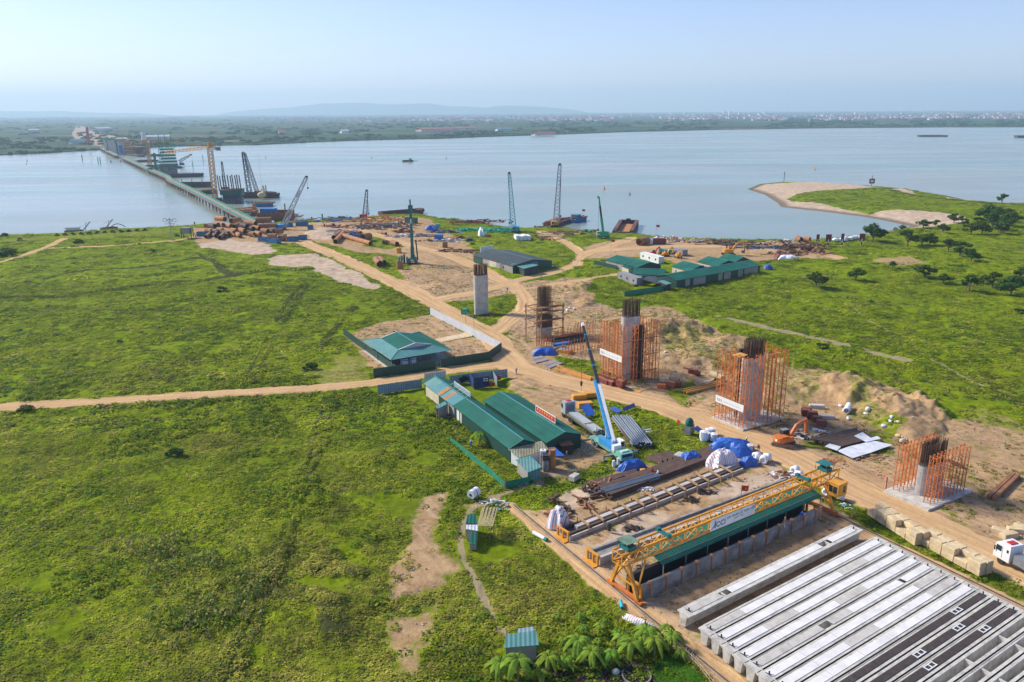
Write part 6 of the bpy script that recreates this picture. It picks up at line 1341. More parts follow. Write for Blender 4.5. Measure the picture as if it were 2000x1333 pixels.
m_.add([(a_, -.85, b2) for a_, b2 in s_]+[(a_, .85, b2) for a_, b2 in s_], [tuple(range(n_))[::-1], tuple(range(n_, 2*n_))]+[(i, (i+1) % n_, n_+(i+1) % n_, n_+i) for i in range(n_)]); cb_ = m_.build('body', DKB, t); MB().bx(-.9, .6, -.87, -.853, .95, 1.32).build('side_window', GLASS, cb_)
for xx in (1.35, -1.35):
    for y_ in (-.8, .8): wheel(t, xx, y_, .33, .2)
# ---------------------------------------------------------------- lattice and drilling cranes on the bank
def crawler(name, lab, base, foot, tip, matb, matu, w=1.6, n_=14, hookx=None, hooky=None, jib=None, s_=1.0, water=False, chord=.22, tail=-1):
    b0 = PW(*base) if water else P(*base); zg = b0.z if not water else WZ+1.2; Y_ = b0.y
    t = thing(name, lab, 'crane', (b0.x, b0.y, zg), 0)
    L0 = lambda v: Vector(v)-Vector((b0.x, b0.y, zg))
    f_ = L0(RY(*foot, Y_)); tp_ = L0(RY(*tip, Y_+.5)); sc = s_
    for x_ in (-1.6*sc, 1.6*sc): MB().bx(x_-.5*sc, x_+.5*sc, -3*sc, 3*sc, 0, 1.1*sc).build('track', BLK, t)
    MB().bx(-1.8*sc, 1.8*sc, -2.4*sc, 2.4*sc, 1.15*sc, 3.0*sc).build('machine_house', matb, t); cc = MB().bx(-1.9*sc, -.6*sc, -3.6*sc, -2.45*sc, 1.2*sc, 3.3*sc).build('cab', matb, t); MB().bx(-1.8*sc, -.7*sc, -3.65*sc, -3.603*sc, 2.0*sc, 3.1*sc).build('window', GLASS, cc)
    m_ = MB(); m_.lattice(f_, tp_, w, w*.5, n_, chord, chord*.55); m_.build('lattice_boom', matu, t)
    m_ = MB(); gp = f_+Vector((tail*-2.2*(1 if tp_.x > f_.x else -1), 2.2, 4.2*sc)); m_.bar(f_, gp, .25); m_.bar(gp, tp_, .10); m_.bar(gp, Vector((gp.x, 2.0, 1.5)), .2); m_.build('gantry_stays', matu, t)
    MB().tube(tp_+Vector((0, -.5, 0)), tp_+Vector((0, .5, 0)), .55, 10).build('boom_head', BLK, t)
    if hooky:
        h_ = L0(RY(hookx or tip[0], hooky, Y_+.5)); m_ = MB(); m_.bar(Vector((h_.x, tp_.y, tp_.z)), h_, .09); m_.build('hoist_rope', BLK, t); m_ = MB(); m_.tube(h_+Vector((0, 0, -1)), h_, .35, 8, .5); m_.build('hook_block', RUSTD, t)
    return t
crawler('crawler_crane', 'bright light-blue lattice crawler crane on the bank', (1008, 454), (1003, 444), (994.6, 338), TEALC, TEALC, 2.6, 16, 995, 434, chord=.34)
crawler('crawler_crane', 'tallest grey and white lattice crane with yellow house at the barge landing', (1083, 443), (1086, 436), (1093.5, 321), YEL, pm('grey_white_lattice_paint', (.36, .38, .42), .5, .35, .1, col2=(.1, .12, .2), amt=.6), 3.0, 16, 1095, 421, chord=.38)
crawler('crawler_crane', 'short grey lattice crane on red crawler base', (711, 429), (712.5, 422), (716.4, 372), RED, STG, 2.4, 9, 720, 416, chord=.32)
cc1 = crawler('crawler_crane', 'slanting pale lattice crane with sign on its boom above the pipe heap', (549, 449), (553, 442), (599, 345.5), SKYB, pm('pale_lattice_paint', (.45, .50, .55), .5, .2, .1), 2.6, 13, 601, 366, chord=.34)
Yc = P(549, 449).y; a_, b2 = RY(580, 387, Yc), RY(586, 373, Yc); tb_ = MB().add([(-.9, 0, 0), (.9, 0, 0), (.9+b2.x-a_.x, 0, b2.z-a_.z), (-.9+b2.x-a_.x, 0, b2.z-a_.z)], [(0, 1, 2, 3)])
pl_ = tb_.build('boom_sign', WHT, cc1, a_-cc1.location+Vector((0, -1.5, 0))); tx = text(pl_, 'CC1', 1.9, TARP, .9, -.05, .4, name='lettering'); tx.rotation_euler = (math.pi/2, -math.atan2(b2.z-a_.z, b2.x-a_.x), 0)
# hydraulic mobile crane on the bank (green)
b0 = P(1178, 465); Y_ = b0.y; t = thing('telescopic_crane', 'green telescopic boom crane with hanging hook near the rusty barge', 'crane', b0, 0); f_ = RY(1178, 455, Y_)-b0; tp_ = RY(1169.8, 385, Y_)-b0
MB().bx(-3.2, 3.2, -1.4, 1.4, .7, 1.8).build('carrier', GRNC, t); MB().bx(-1.8, 2.6, -1.3, 1.3, 1.85, 3.2).build('turntable', GRNC, t); cc = MB().bx(-3.3, -1.9, -1.3, 0, 1.85, 3.4).build('cab', WHT, t); MB().bx(-3.1, -2.0, -1.34, -1.303, 2.4, 3.2).build('window', GLASS, cc)
for xx in (-2.4, -.9, .9, 2.4):
    for y_ in (-1.2, 1.2): wheel(t, xx, y_, .6, .4)
u_ = tp_-f_; MB().bar(f_, f_+u_*.42, 1.5, 1.2).build('boom_section', GRNC, t); MB().bar(f_+u_*.42, f_+u_*.75, 1.0, .9).build('boom_section', BLK, t); MB().bar(f_+u_*.75, tp_, .8, .7).build('boom_section', GRNC, t); MB().bar(tp_, tp_+Vector((-.8, 0, -.2)), 1.0, 1.0).build('boom_head', GRNC, t)
h_ = RY(1168.5, 447, Y_)-b0; m_ = MB(); m_.bar(Vector((h_.x, 0, tp_.z)), h_, .1); m_.build('hoist_rope', BLK, t); MB().tube(h_-Vector((0, 0, 1.2)), h_, .35, 8).build('hook_block', BLK, t)
# drilling rig
b0 = P(806, 515); Y_ = b0.y; t = thing('drilling_rig', 'dark teal drilling rig with tall slender mast beside the dirt road', 'drilling rig', b0, 0)
for x_ in (-1.5, 1.5): MB().bx(x_-.4, x_+.4, -2.6, 2.6, 0, .9).build('track', BLK, t)
MB().bx(-1.7, 1.7, -1.6, 2.4, .95, 2.4).build('machine_house', TEALD, t); MB().bx(-.6, .6, -1.65, -1.603, 1.3, 1.9).build('number_panel', WHT, t)
f_ = RY(806, 508, Y_)-b0; m1 = RY(804, 455, Y_)-b0; m2 = RY(801.5, 405, Y_)-b0; tp_ = RY(800.6, 390, Y_)-b0
MB().bar(f_, f_+(m1-f_)*.5, 1.5, 1.4).build('mast_base', TEALD, t); MB().bar(f_+(m1-f_)*.5, m1, 1.1, 1.1).build('mast_section', TEALD, t); MB().bar(m1, m2, .95, .95).build('mast_section', TEALD, t); MB().bar(m2, tp_, .55, .55).build('mast_top', TEALD, t); MB().box(m2, (1.8, 1.4, 1.6)).build('crown_block', TEALD, t)
MB().bar(f_+Vector((2.2, 0, 0)), f_+Vector((1.6, 0, 8.5)), .5).build('kelly_bar', BLK, t); MB().tube(Vector((1.2, 1.2, 2.2)), f_+(m1-f_)*.35, .2, 8).build('luffing_cylinder', STG, t); MB().bar(m2*.7+f_*.3+Vector((0, -.6, 0)), m2*.78+f_*.22+Vector((0, -.6, 0)), .5).build('marking_plate', WHT, t)
b1 = P(789, 514); t = thing('drill_tool_rack', 'cluster of upright drilling tools left of the dark teal rig', 'drill tools', b1, 0)
for k in range(4): MB().tube((k*1.1-2.0, .5*(k % 2), 0), (k*1.1-2.0, .5*(k % 2), 2.6+.5*(k % 3)), .42, 10).build('drill_tool', (STG, BLUE, BLK, STG)[k], t)
# ---------------------------------------------------------------- trestle bridge
TP = [(506, 440), (448, 410), (370, 370), (331, 352), (327, 346), (289, 330), (241, 308)]; DZ = 2.0
tp3 = [P(a_, b2, DZ) for a_, b2 in TP]; t = thing('trestle_bridge', 'long narrow pile trestle with green railings running across the river', 'bridge', (tp3[0].x, tp3[0].y, 0)); O = tp3[0].copy(); O.z = 0
RRUST = pm('red_brown_girder', (.22, .07, .05), .8, .3, .3); GRL = pm('green_railing_net', (.02, .24, .16), .7, .25, .2)
def trestle(t, pts, O, w=5.0, np_=62, step=13.0):
    run = 0; cnt = 0; far = MB(); nf = 0
    for a_, b2 in zip(pts[:-1], pts[1:]):
        d_ = b2-a_; L_ = d_.length; rz_ = math.atan2(d_.y, d_.x); lo = a_-O
        MB().bx(-.5, L_+.5, -w/2, w/2, -.3, 0).build('deck', pm('dusty_steel_deck', (.30, .27, .23), .9, .3, .3), t, lo, rz_)
        m_ = MB(); m_.bx(0, L_, -w/2-.02, -w/2+.3, -1.1, -.303); m_.bx(0, L_, w/2-.3, w/2+.02, -1.1, -.303); m_.build('edge_girder', RRUST, t, lo, rz_)
        for y_ in (-w/2, w/2):
            m_ = MB(); m_.bx(0, L_, y_-.05, y_+.05, .1, 1.25); m_.build('railing', GRL, t, lo, rz_)
        n_ = max(1, int(L_/step))
        for k in range(n_):
            s_ = (k+.5)*L_/n_; c_ = lo+Vector((math.cos(rz_), math.sin(rz_), 0))*s_; nn = Vector((-math.sin(rz_), math.cos(rz_), 0))
            m_ = MB() if cnt < np_ else far
            for e in (-1, 1): q = c_+nn*e*(w/2-.3); m_.tube((q.x, q.y, -6), (q.x, q.y, DZ-1.1 if t['label'][0] == 'l' else DZ-1.1), .42, 7)
            q0_, q1_ = c_-nn*w/2, c_+nn*w/2; m_.bar((q0_.x, q0_.y, DZ-1.0), (q1_.x, q1_.y, DZ-1.0), .4); cnt += 1
            if m_ is not far: m_.build('pile_bent', RRUST, t)
    if far.v: tag(far.build('far_pile_bents', RRUST, t), kind='stuff')
trestle(t, tp3, O)
tp4 = [P(a_, b2, DZ) for a_, b2 in ((228, 304), (214, 297), (198, 289))]; t2 = thing('trestle_bridge', 'far end of the trestle with green railings landing on the opposite bank', 'bridge', (tp4[0].x, tp4[0].y, 0)); O4 = tp4[0].copy(); O4.z = 0; trestle(t2, tp4, O4, step=16)
tp5 = [P(a_, b2, DZ+.3) for a_, b2 in ((291, 332), (308, 326), (311, 322))]; t3 = thing('access_walkway', 'short green side walkway branching from the trestle to the green staging', 'walkway', (tp5[0].x, tp5[0].y, 0)); O5 = tp5[0].copy(); O5.z = 0
trestle(t3, tp5, O5, w=3.0)
# ---------------------------------------------------------------- barges and boats
def barge(name, lab, a_, b2, w, h, mat, deck=None, bow=True, load=None, house=None, sheer=.6, hold=False, posts=0):
    p, rz, L_ = fr(a_, b2, WZ); t = thing(name, lab, 'barge', (p.x, p.y, WZ), rz); bl = min(L_*.12, 6) if bow else .5
    pl = [(0, .15*w), (bl*.4, 0), (L_-bl, 0), (L_, .3*w), (L_, .7*w), (L_-bl, w), (bl*.4, w), (0, .85*w)]
    sec = [(0+.6, -.4), (0, h)]; m_ = MB(); n_ = len(pl); vs = []
    for zz, k in ((-.5, .93), (h*.4, .98), (h, 1.0)): vs += [(L_/2+(x_-L_/2)*k, w/2+(y_-w/2)*k, zz+(sheer*(abs(x_-L_/2)/(L_/2))**3 if zz == h else 0)) for x_, y_ in pl]
    fs = [(j*n_+i, j*n_+(i+1) % n_, (j+1)*n_+(i+1) % n_, (j+1)*n_+i) for j in range(2) for i in range(n_)]
    if not hold: fs += [tuple(range(2*n_, 3*n_))]
    m_.add(vs, fs).build('hull', mat, t)
    if hold:
        MB().bx(bl*.6, L_-bl, .8, w-.8, .3, h*.35).build('hold_floor', RUSTO, t)
        m_ = MB(); m_.bx(bl*.5, L_-bl*.9, .0, .8, h*.5, h+.25); m_.bx(bl*.5, L_-bl*.9, w-.8, w, h*.5, h+.25); m_.bx(.2, bl*.5, .1*w, .9*w, h*.4, h+.2); m_.bx(L_-bl*.9, L_-.3, .2*w, .8*w, h*.4, h+.2); m_.build('coaming', deck or RUST, t)
    else:
        m_ = MB(); m_.bx(bl, L_-bl, .25, .45, h+.02, h+.7); m_.bx(bl, L_-bl, w-.45, w-.25, h+.02, h+.7); m_.build('bulwark', deck or mat, t)
    if load: 
        rd = random.Random(int(a_[0])); m_ = MB()
        for k in range(16): x_, y_ = rd.uniform(.15, .85)*L_, rd.uniform(.2, .8)*w; m_.box((x_, y_, h+.5+rd.random()*.6), (rd.uniform(1, 7), rd.uniform(.4, 2), rd.uniform(.4, 1.4)), rd.uniform(-.3, .3))
        m_.build('deck_load', load, t)
    if house:
        x_ = L_*house; hs = MB().bx(x_-2.2, x_+2.2, w*.22, w*.78, h, h+2.6).build('wheelhouse', WHT if house > .5 else BLUE, t); MB().bx(x_-2.5, x_+2.5, w*.18, w*.82, h+2.603, h+2.8).build('roof', GRNL, hs); MB().bx(x_-1.6, x_+1.6, w*.22-.04, w*.22-.004, h+1.2, h+2.1).build('window', GLASS, hs)
    for k in range(posts): MB().tube((L_*(k+.5)/posts, -.6, -2), (L_*(k+.5)/posts, -.6, h+4), .3, 7).build('spud_pile', RUSTD, t)
    return t
HULL = pm('black_hull_paint', (.045, .04, .04), .7, .3, .3, col2=(.16, .07, .05), amt=.5); HR = pm('maroon_hull_paint', (.12, .045, .04), .8, .3, .3, col2=(.22, .11, .07), amt=.5); HB = pm('blue_hull_paint', (.02, .14, .35), .7, .3, .3)
barge('cargo_barge', 'long dark cargo barge moored right of the green pier staging', q2(640, 490), q2(995, 478), 11, 3.0, HULL, hold=True, house=None, deck=RUSTD)
barge('cargo_barge', 'square-ended dark barge between the staging and the yellow tower crane', q2(735, 585), q2(1030, 582), 14, 3.4, HULL, bow=False, hold=True, deck=RUSTD, posts=3)
barge('work_barge', 'dark work barge cluttered with steel behind the yellow tower crane', q2(880, 655), q2(1135, 640), 14, 1.6, HULL, load=RUST, bow=False)
barge('crane_barge', 'long dark barge with pointed bow carrying the twin lattice crane', q2(1350, 690), q2(1712, 686), 13, 2.6, HULL, load=RUSTD)
barge('machine_barge', 'small bright blue barge with orange machine and clutter on deck', q2(1490, 775), q2(1650, 772), 12, 1.5, HB, load=RUST, bow=False)
barge('deck_barge', 'dark barge beside the bare steel piles in midstream', q2(300, 340), q2(560, 330), 12, 1.6, HULL, load=RUST)
barge('deck_barge', 'far dark barge right of the concrete twin piers', q2(215, 268), q2(355, 285), 12, 2.0, HULL, load=RUSTD)
barge('far_barge', 'dark barge beyond the second tower crane near the opposite bank', q2(460, 280), q2(610, 275), 12, 1.6, HULL, load=RUSTD)
barge('deck_barge', 'low barge with white deck machinery in front of the green staging', q2(590, 400), q2(780, 395), 12, 1.2, HULL, load=STG)
barge('red_barge', 'long reddish barge moored slantwise beyond the yellow scrap heap', q3(1250, 625), q3(1665, 585), 9, 2.4, HR, hold=True, deck=HR)
barge('landing_barge', 'rusty barge under the tallest lattice crane heaped with scrap', qc(1040, 655), qc(1190, 600), 10, 1.4, HR, load=RUST)
barge('push_boat', 'blue and brown work boat with small cabin at the end of the landing barge', qc(1190, 622), qc(1315, 595), 7, 1.6, HB, load=RUST, house=.45)
# tilted open barge, seen from its end
pA, pB, pC, pD = P(*qc(1535, 712), WZ+1.5), P(*qc(1700, 722), WZ+1.0), P(*qc(1752, 610), WZ+1.5), P(*qc(1600, 606), WZ+1.5); o = (pA+pB+pC+pD)/4
t = thing('open_barge', 'rusty open hold barge with orange-brown floor beached beyond the green crane', 'barge', (o.x, o.y, WZ)); q = [v-o for v in (pA, pB, pC, pD)]
MB().slab([(v.x*.84, v.y*.84, .9) for v in q], .3).build('hold_floor', RUSTO, t); hs_ = [(q[i], q[(i+1) % 4]) for i in range(4)]
for i, (u, v) in enumerate(hs_):
    m_ = MB(); a_, b2 = u*.93, v*.93; m_.bar((a_.x, a_.y, 1.2), (b2.x, b2.y, 1.2), 2.0, 3.4 if i else 2.2); m_.build('side_deck', HR, t)
MB().box((q[2].x*.4+q[3].x*.4, q[2].y*.9, 3.3), (2.5, 1.5, 1.2)).build('winch', BLK, t)
barge('dredger_barge', 'far dredging barge loaded with dark heaps out on the river at the right', (1796, 267.5), (1854, 267.5), 26, 2.5, HULL, load=RUST)
barge('far_cargo_barge', 'dark barge cut by the right edge of the view far out on the river', (1987, 269.5), (2015, 269.5), 20, 4, HULL, bow=False)
for a_, b2, lb in (((786, 316.5), (808, 316), 'small river boat with dark cabin alone in midstream'),):
    t = barge('river_boat', lb, a_, b2, 4, 1.4, HULL, house=.7)
t = thing('rowing_boat', 'tiny rowing boat trailing behind the small river boat', 'boat', PW(812, 315)); m_ = MB(); m_.add([(-3, 0, .6), (0, -.8, .4), (3, 0, .6), (0, .8, .4), (-2, 0, -.2), (0, -.4, -.2), (2, 0, -.2), (0, .4, -.2)], [(4, 5, 1, 0), (5, 6, 2, 1), (6, 7, 3, 2), (7, 4, 0, 3), (7, 6, 5, 4)]); m_.build('hull', HULL, t)
bp_ = [(53, 315, 0), (52, 321, 1), (1180, 370, 2), (1230, 381, 0), (726, 309, 0), (872, 310, 0), (519, 309, 0), (1591, 332, 2), (872+0, 310, 3), (601, 363, 3), (1846, 257, 0)]
for i, (x_, y_, k) in enumerate(bp_):
    if k == 3: continue
    o = PW(x_, y_); t = thing('navigation_buoy', ('small red buoy floating on the river', 'white-topped red buoy near the left shore', 'yellow conical buoy on the open river')[k], 'buoy', o, 0, ('small red river buoys', 'left buoy', 'yellow river buoys')[k]); mt_ = (RED, RED, YEL)[k]; s_ = 2.2 if k == 2 else 1.6
    MB().tube((0, 0, -.3), (0, 0, .5), .8*s_/1.6, 12).build('float', mt_, t); MB().tube((0, 0, .5), (0, 0, 1.6*s_), .45*s_/1.6, 8, .08).build('cone', mt_ if k != 1 else WHT, t)
# dredger houseboats by the left shore
for i, (a_, b2, lb) in enumerate((((125, 457), (160, 456), 'low grey-roofed houseboat with crane arm at the left shore'), ((198, 452), (232, 449), 'dark dredger pontoon with curved hoses right of the houseboat'))):
    t = barge('dredger_boat', lb, a_, b2, 4, 1.0, HR); p_, r_, L_ = fr(a_, b2, WZ)
    if i == 0: h_ = MB().bx(1, L_*.8, .5, 3.5, 1.0, 2.8).build('cabin', WHT, t); MB().bx(.6, L_*.85, .2, 3.8, 2.803, 3.05).build('roof', STG, t)
    m_ = MB(); bx_ = L_*(1.0 if i == 0 else .3); m_.lattice((bx_, 2, 1.2), (bx_+4.5, 2, 6.0), .5, .3, 5, .12); m_.bar((bx_+1.5, 2, 1), (bx_+2.2, 2, 5.5), .18); m_.bar((bx_-1.5, 2, 3.4), (bx_+4.5, 2, 6.0), .1); m_.build('jib', BLK, t)
    if i: 
        m_ = MB(); pr = None
        for k in range(13): q_ = Vector((bx_+2+k*.7, 1.5, 1.2+2.0*math.sin(math.pi*k/12))); pr and m_.tube(pr, q_, .22, 6); pr = q_
        m_.build('hose', BLK, t)
# ---------------------------------------------------------------- river works
def tower_crane(lab, base, top, jl, jr, mat, w=2.6):
    b0 = PW(*base); Y_ = b0.y; zt = RY(*top, Y_).z; tt_ = RY(*top, Y_); t = thing('tower_crane', lab, 'tower crane', (b0.x, b0.y, WZ)); tl = Vector((tt_.x-b0.x, 0, zt-WZ))
    MB().bx(-4, 4, -4, 4, -.5, 2.2).build('base', RUSTD, t); MB().lattice((0, 0, 2), tl, w, w, 26, .42, .26).build('mast', mat, t)
    MB().lattice(tl, tl+Vector((0, 0, 5)), w, .6, 3, .4, .2).build('cathead', mat, t); MB().box(tl+Vector((1.6, -1, -.6)), (2, 2, 2.2)).build('operator_cab', WHT, t)
    a_ = RY(jl[0], jl[1], Y_+jl[2])-b0; b2 = RY(jr[0], jr[1], Y_+jr[2])-b0; a_.z = RY(*jl[:2], Y_+jl[2]).z-WZ; b2.z = RY(*jr[:2], Y_+jr[2]).z-WZ
    MB().lattice(tl+Vector((0, 0, 1)), a_, 2.0, 1.4, 24, .38, .24).build('jib', mat, t); MB().lattice(tl+Vector((0, 0, 1)), b2, 1.8, 1.6, 5, .38, .24).build('counter_jib', mat, t); MB().box(b2, (3, 2.5, 2.6)).build('counterweight', CONCD, t)
    m_ = MB(); m_.bar(tl+Vector((0, 0, 5)), a_*.6+tl*.4+Vector((0, 0, .8)), .14); m_.bar(tl+Vector((0, 0, 5)), b2, .14); m_.build('tie_bars', mat, t)
TCY = pm('tower_crane_yellow', (.62, .30, .05), .6, .2, .1, col2=(.4, .18, .05), amt=.5)
tower_crane('nearer yellow tower crane with jib pointing left beside the bare steel piles', (421, 393), (410, 291), (323, 298, 60), (426, 291, 12), TCY, 3.0)
tower_crane('farther orange tower crane beyond the green staging with long right jib', (293, 326), (288, 276), (390, 283, 60), (264, 283, 5), TCY, 3.4)
crawler('barge_crane', 'near leg of the tall twin lattice crane standing on the long dark barge', (486, 386), (488, 380), (474.5, 298), BLK, pm('dark_lattice_paint', (.12, .13, .15), .6, .3, .1), 3.2, 16, None, None, water=True, chord=.42)
crawler('barge_crane', 'right leaning lattice boom beside the twin crane on the long dark barge', (505, 383), (503, 378), (478, 300), YEL, pm('grey_lattice_paint', (.26, .28, .3), .6, .3, .1), 2.6, 16, 511, 370, water=True, chord=.34)
crawler('barge_crane', 'small slender crane behind the bare steel piles', (441, 376), (440, 370), (433, 317), BLK, pm('grey_lattice_paint', (0, 0, 0)), 2.0, 10, water=True, chord=.3)
crawler('barge_crane', 'low angled dark crane on a blue pontoon right of the green staging', (356, 325), (350, 316), (374, 302), HB, BLK, 2.6, 7, 376, 314, water=True, chord=.45)
crawler('barge_crane', 'small pink-based crane far behind the second tower crane', (277, 303), (280, 300), (283, 291), RED, STG, 2.4, 6, water=True, chord=.5)
# pier cap platform with bare piles
b0 = PW(434, 398); b1 = PW(472, 397); p, rz, L_ = fr((434, 398), (472, 397), WZ); t = thing('pile_cap_platform', 'green and blue stepped pile cap platform in the river with netting', 'platform', (p.x, p.y, WZ), rz)
MB().bx(0, L_, 0, 14, -.5, 3.2).build('cofferdam', CONCD, t); MB().bx(.8, L_-.8, 1, 13, 3.2, 6.2).build('lower_frame', HB, t); MB().bx(-.8, L_+1, -.6, 14.6, 6.2, 9.2).build('upper_netting', NET, t); MB().bx(-1.2, L_+1.4, -1, 15, 9.2, 9.5).build('deck', RUSTD, t)
m_ = MB()
for k in range(14): m_.bar((L_*k/13, -.8, 0), (L_*k/13, -.8, 10), .25)
m_.build('guide_frame', RUSTD, t)
for i, (x_, top) in enumerate(((1120, 465), (1142, 472), (1168, 465), (1192, 468), (1217, 460), (1245, 468), (1262, 458), (1290, 465), (1308, 457), (1332, 462))):
    a_ = RY(200+(x_+25)/5, 374, b0.y+6); b2 = RY(200+x_/5, 250+top/5, b0.y+6)
    tag(MB().tube((0, 0, 0), b2-a_, .42, 8).build('steel_pile', RUSTD, None, a_), 'bare steel pile standing above the green pile cap platform', 'pile', 'bare steel piles above the platform')
# green staging pier
p, rz, L_ = fr(q2(575, 445), q2(735, 440), WZ); t = thing('pier_staging', 'green scaffold staging around a river pier with concrete base', 'staging', (p.x, p.y, WZ), rz)
MB().bx(0, L_, 0, 16, -.5, 7).build('pier_base', CONCD, t); z_ = 7
for k in range(6):
    MB().bx(-2-k*.5 if k < 2 else 1, L_+1.5-k*.6, -1.5, 16, 8+k*3.4, 9.4+k*3.4).build('staging_level', NET if k % 2 else pm('teal_net', (.02, .22, .2), .8, .3, .3), t)
m_ = MB()
for k in range(12):
    for y_ in (-1.2, 15): m_.bar((L_*k/11, y_, 5), (L_*k/11, y_, 27+5*((k*3) % 4)), .3)
m_.build('upright', NET, t); MB().bx(-6, -3.5, 0, 3, 2, 22).build('stair_tower', NET, t)
# twin far piers
for i, (x0, x1, yb, yt, lb) in enumerate(((206, 218, 300, 272, 'farther left concrete pier with green cap near the opposite bank'), (220, 240, 303, 274, 'broad concrete pier with green cap and blue hoarding near the opposite bank'))):
    p, rz, L_ = fr((x0, yb), (x1, yb), WZ); hh = ZT((p.x, p.y), yt)-WZ; t = thing('river_pier', lb, 'pier', (p.x, p.y, WZ), rz, 'far river piers')
    MB().xprism([(0, -1), (6, -1), (7, hh-5), (8.5, hh-2), (8.5, hh), (-2.5, hh), (-2.5, hh-2), (-1, hh-5)], 0, L_*.45).build('pier_shaft', CONC, t); MB().xprism([(0, -1), (6, -1), (7, hh-5), (8.5, hh-2), (8.5, hh), (-2.5, hh), (-2.5, hh-2), (-1, hh-5)], L_*.62, L_).build('pier_shaft', CONC, t)
    MB().bx(L_*.45, L_*.62, 1, 5, 0, hh-1).build('green_hoist_tower', NET, t); MB().bx(-L_*.25, L_*1.25, -4, 10, hh+.01, hh+1.5).build('cap_staging', NET, t)
    if i: MB().bx(L_*.75, L_+1, -1, 0-.01, 3, 15).build('blue_hoarding', TARP, t)
p, rz, L_ = fr((238, 301), (268, 303), WZ); t = thing('pier_staging', 'dark scaffold mass right of the broad capped pier', 'staging', (p.x, p.y, WZ), rz); MB().bx(0, L_, 0, 20, 0, 12).build('platform', RUSTD, t); m_ = MB()
for k in range(9): m_.bar((L_*k/9, -.5, 0), (L_*k/9, -.5, 20+3*(k % 3)), .7)
for k in range(4): m_.bar((0, -.6, 6+k*4.5), (L_, -.6, 6+k*4.5), .6)
m_.build('frame', RUST, t)
# sheet pile cofferdam and decks near the bank
p, rz, L_ = fr((503, 437), (558, 437), WZ); t = thing('cofferdam', 'brown sheet pile cofferdam beside the bank end of the trestle', 'cofferdam', (p.x, p.y, WZ), rz); hh = ZT((p.x, p.y), 417)-WZ
m_ = MB(); n_ = 34
for k in range(n_): m_.bx(L_*k/n_, L_*(k+.92)/n_, (.0 if k % 2 else .35), (.35 if k % 2 else .7), -1, hh-(.6 if k % 5 == 0 else 0))
m_.build('sheet_pile_wall', RUST, t); MB().bx(0, L_, 18, 18.6, -1, hh).build('back_wall', RUST, t); MB().bx(0, .6, .71, 17.99, -1, hh).build('side_wall', RUST, t); MB().bx(L_-.6, L_, .71, 17.99, -1, hh).build('side_wall', RUST, t); MB().bar((0, -.4, hh*.35), (L_, -.4, hh*.35), .5).build('waling', RUSTD, t)
MB().box((L_*.35, 4, hh+1.2), (9, 5, 2.4)).build('blue_machine', HB, t)
p, rz, L_ = fr(q2(1270, 872), q2(1500, 862), WZ); t = thing('timber_deck', 'cluttered timber working deck between trestle and cofferdam', 'deck', (p.x, p.y, WZ), rz); MB().bx(0, L_, 0, 22, 2.0, 3.2).build('deck_slab', RUST, t); rd = random.Random(3); m_ = MB()
for k in range(26): m_.box((rd.uniform(.1, .9)*L_, rd.uniform(2, 20), 3.6), (rd.uniform(2, 9), .6, .6), rd.uniform(0, .5))
m_.build('timber_stack', WOOD, t)
b0 = PW(*q2(1490, 850)); t = thing('orange_rig', 'slim orange lattice rig standing at the edge of the cofferdam', 'rig', b0); MB().lattice((0, 0, 0), RY(*q2(1478, 740), b0.y)-b0, 2.2, 1.0, 8, .4, .25).build('mast', ORG, t); MB().bx(-2, 2, -2, 2, 0, 3.4).build('base', ORG, t)
b0 = PW(*q2(1560, 700)); t = thing('orange_machine', 'orange dome-shaped machine on the small blue barge', 'machine', b0+Vector((0, 0, 1.6))); MB().blob((0, 0, 1.8), (3.4, 2.4, 2.2), 2, 12, 8, .02).build('drum', CREAM, t, smooth=True); MB().lattice((2.5, 0, 1), (1.5, 0, 9), 1.6, .5, 5, .3).build('mast', YEL, t)
for i, (x_, yb, yt, lb) in enumerate(((161, 313.5, 303, 'dark mooring pile, left of the green pair'), (192, 319, 308, 'short green mooring pile of the close pair'), (196.5, 320, 307, 'tall green mooring pile of the close pair'), (217, 318, 313, 'thin low pile right of the green pair'), (236, 318, 313, 'thin low pile nearest the trestle'), (397, 317, 303, 'thin dark pile right of the nearer tower crane'), (377, 328, 317, 'thin teal pile below the low angled crane'), (381, 444, 434, 'short stub pile at the bank left of the pipe heap'), (521, 388, 362, 'tall thin pile beside the small blue barge'), (558, 424, 398, 'dark pile at the right corner of the cofferdam'), (630, 431, 418, 'lone dark pile standing off the bank'), (753, 422, 415, 'short blue-topped pile by the reddish barge'), (609, 433, 424, 'pile carrying a cross beam at the bank'))):
    b0 = PW(x_, yb); hh = ZT((b0.x, b0.y), yt)-WZ; tag(MB().tube((0, 0, -2), (0, 0, hh), .55 if x_ < 300 else .4, 8).build('mooring_pile', (NET if i in (1, 2, 6) else RUSTD), None, b0), lb, 'pile')
A_, B_ = P(588, 432, 1), P(620, 427, 1); tag(MB().bar((0, 0, 0), B_-A_, .5).build('cross_beam', RUST, None, A_), 'rusty horizontal beam held on piles at the bank edge', 'beam')
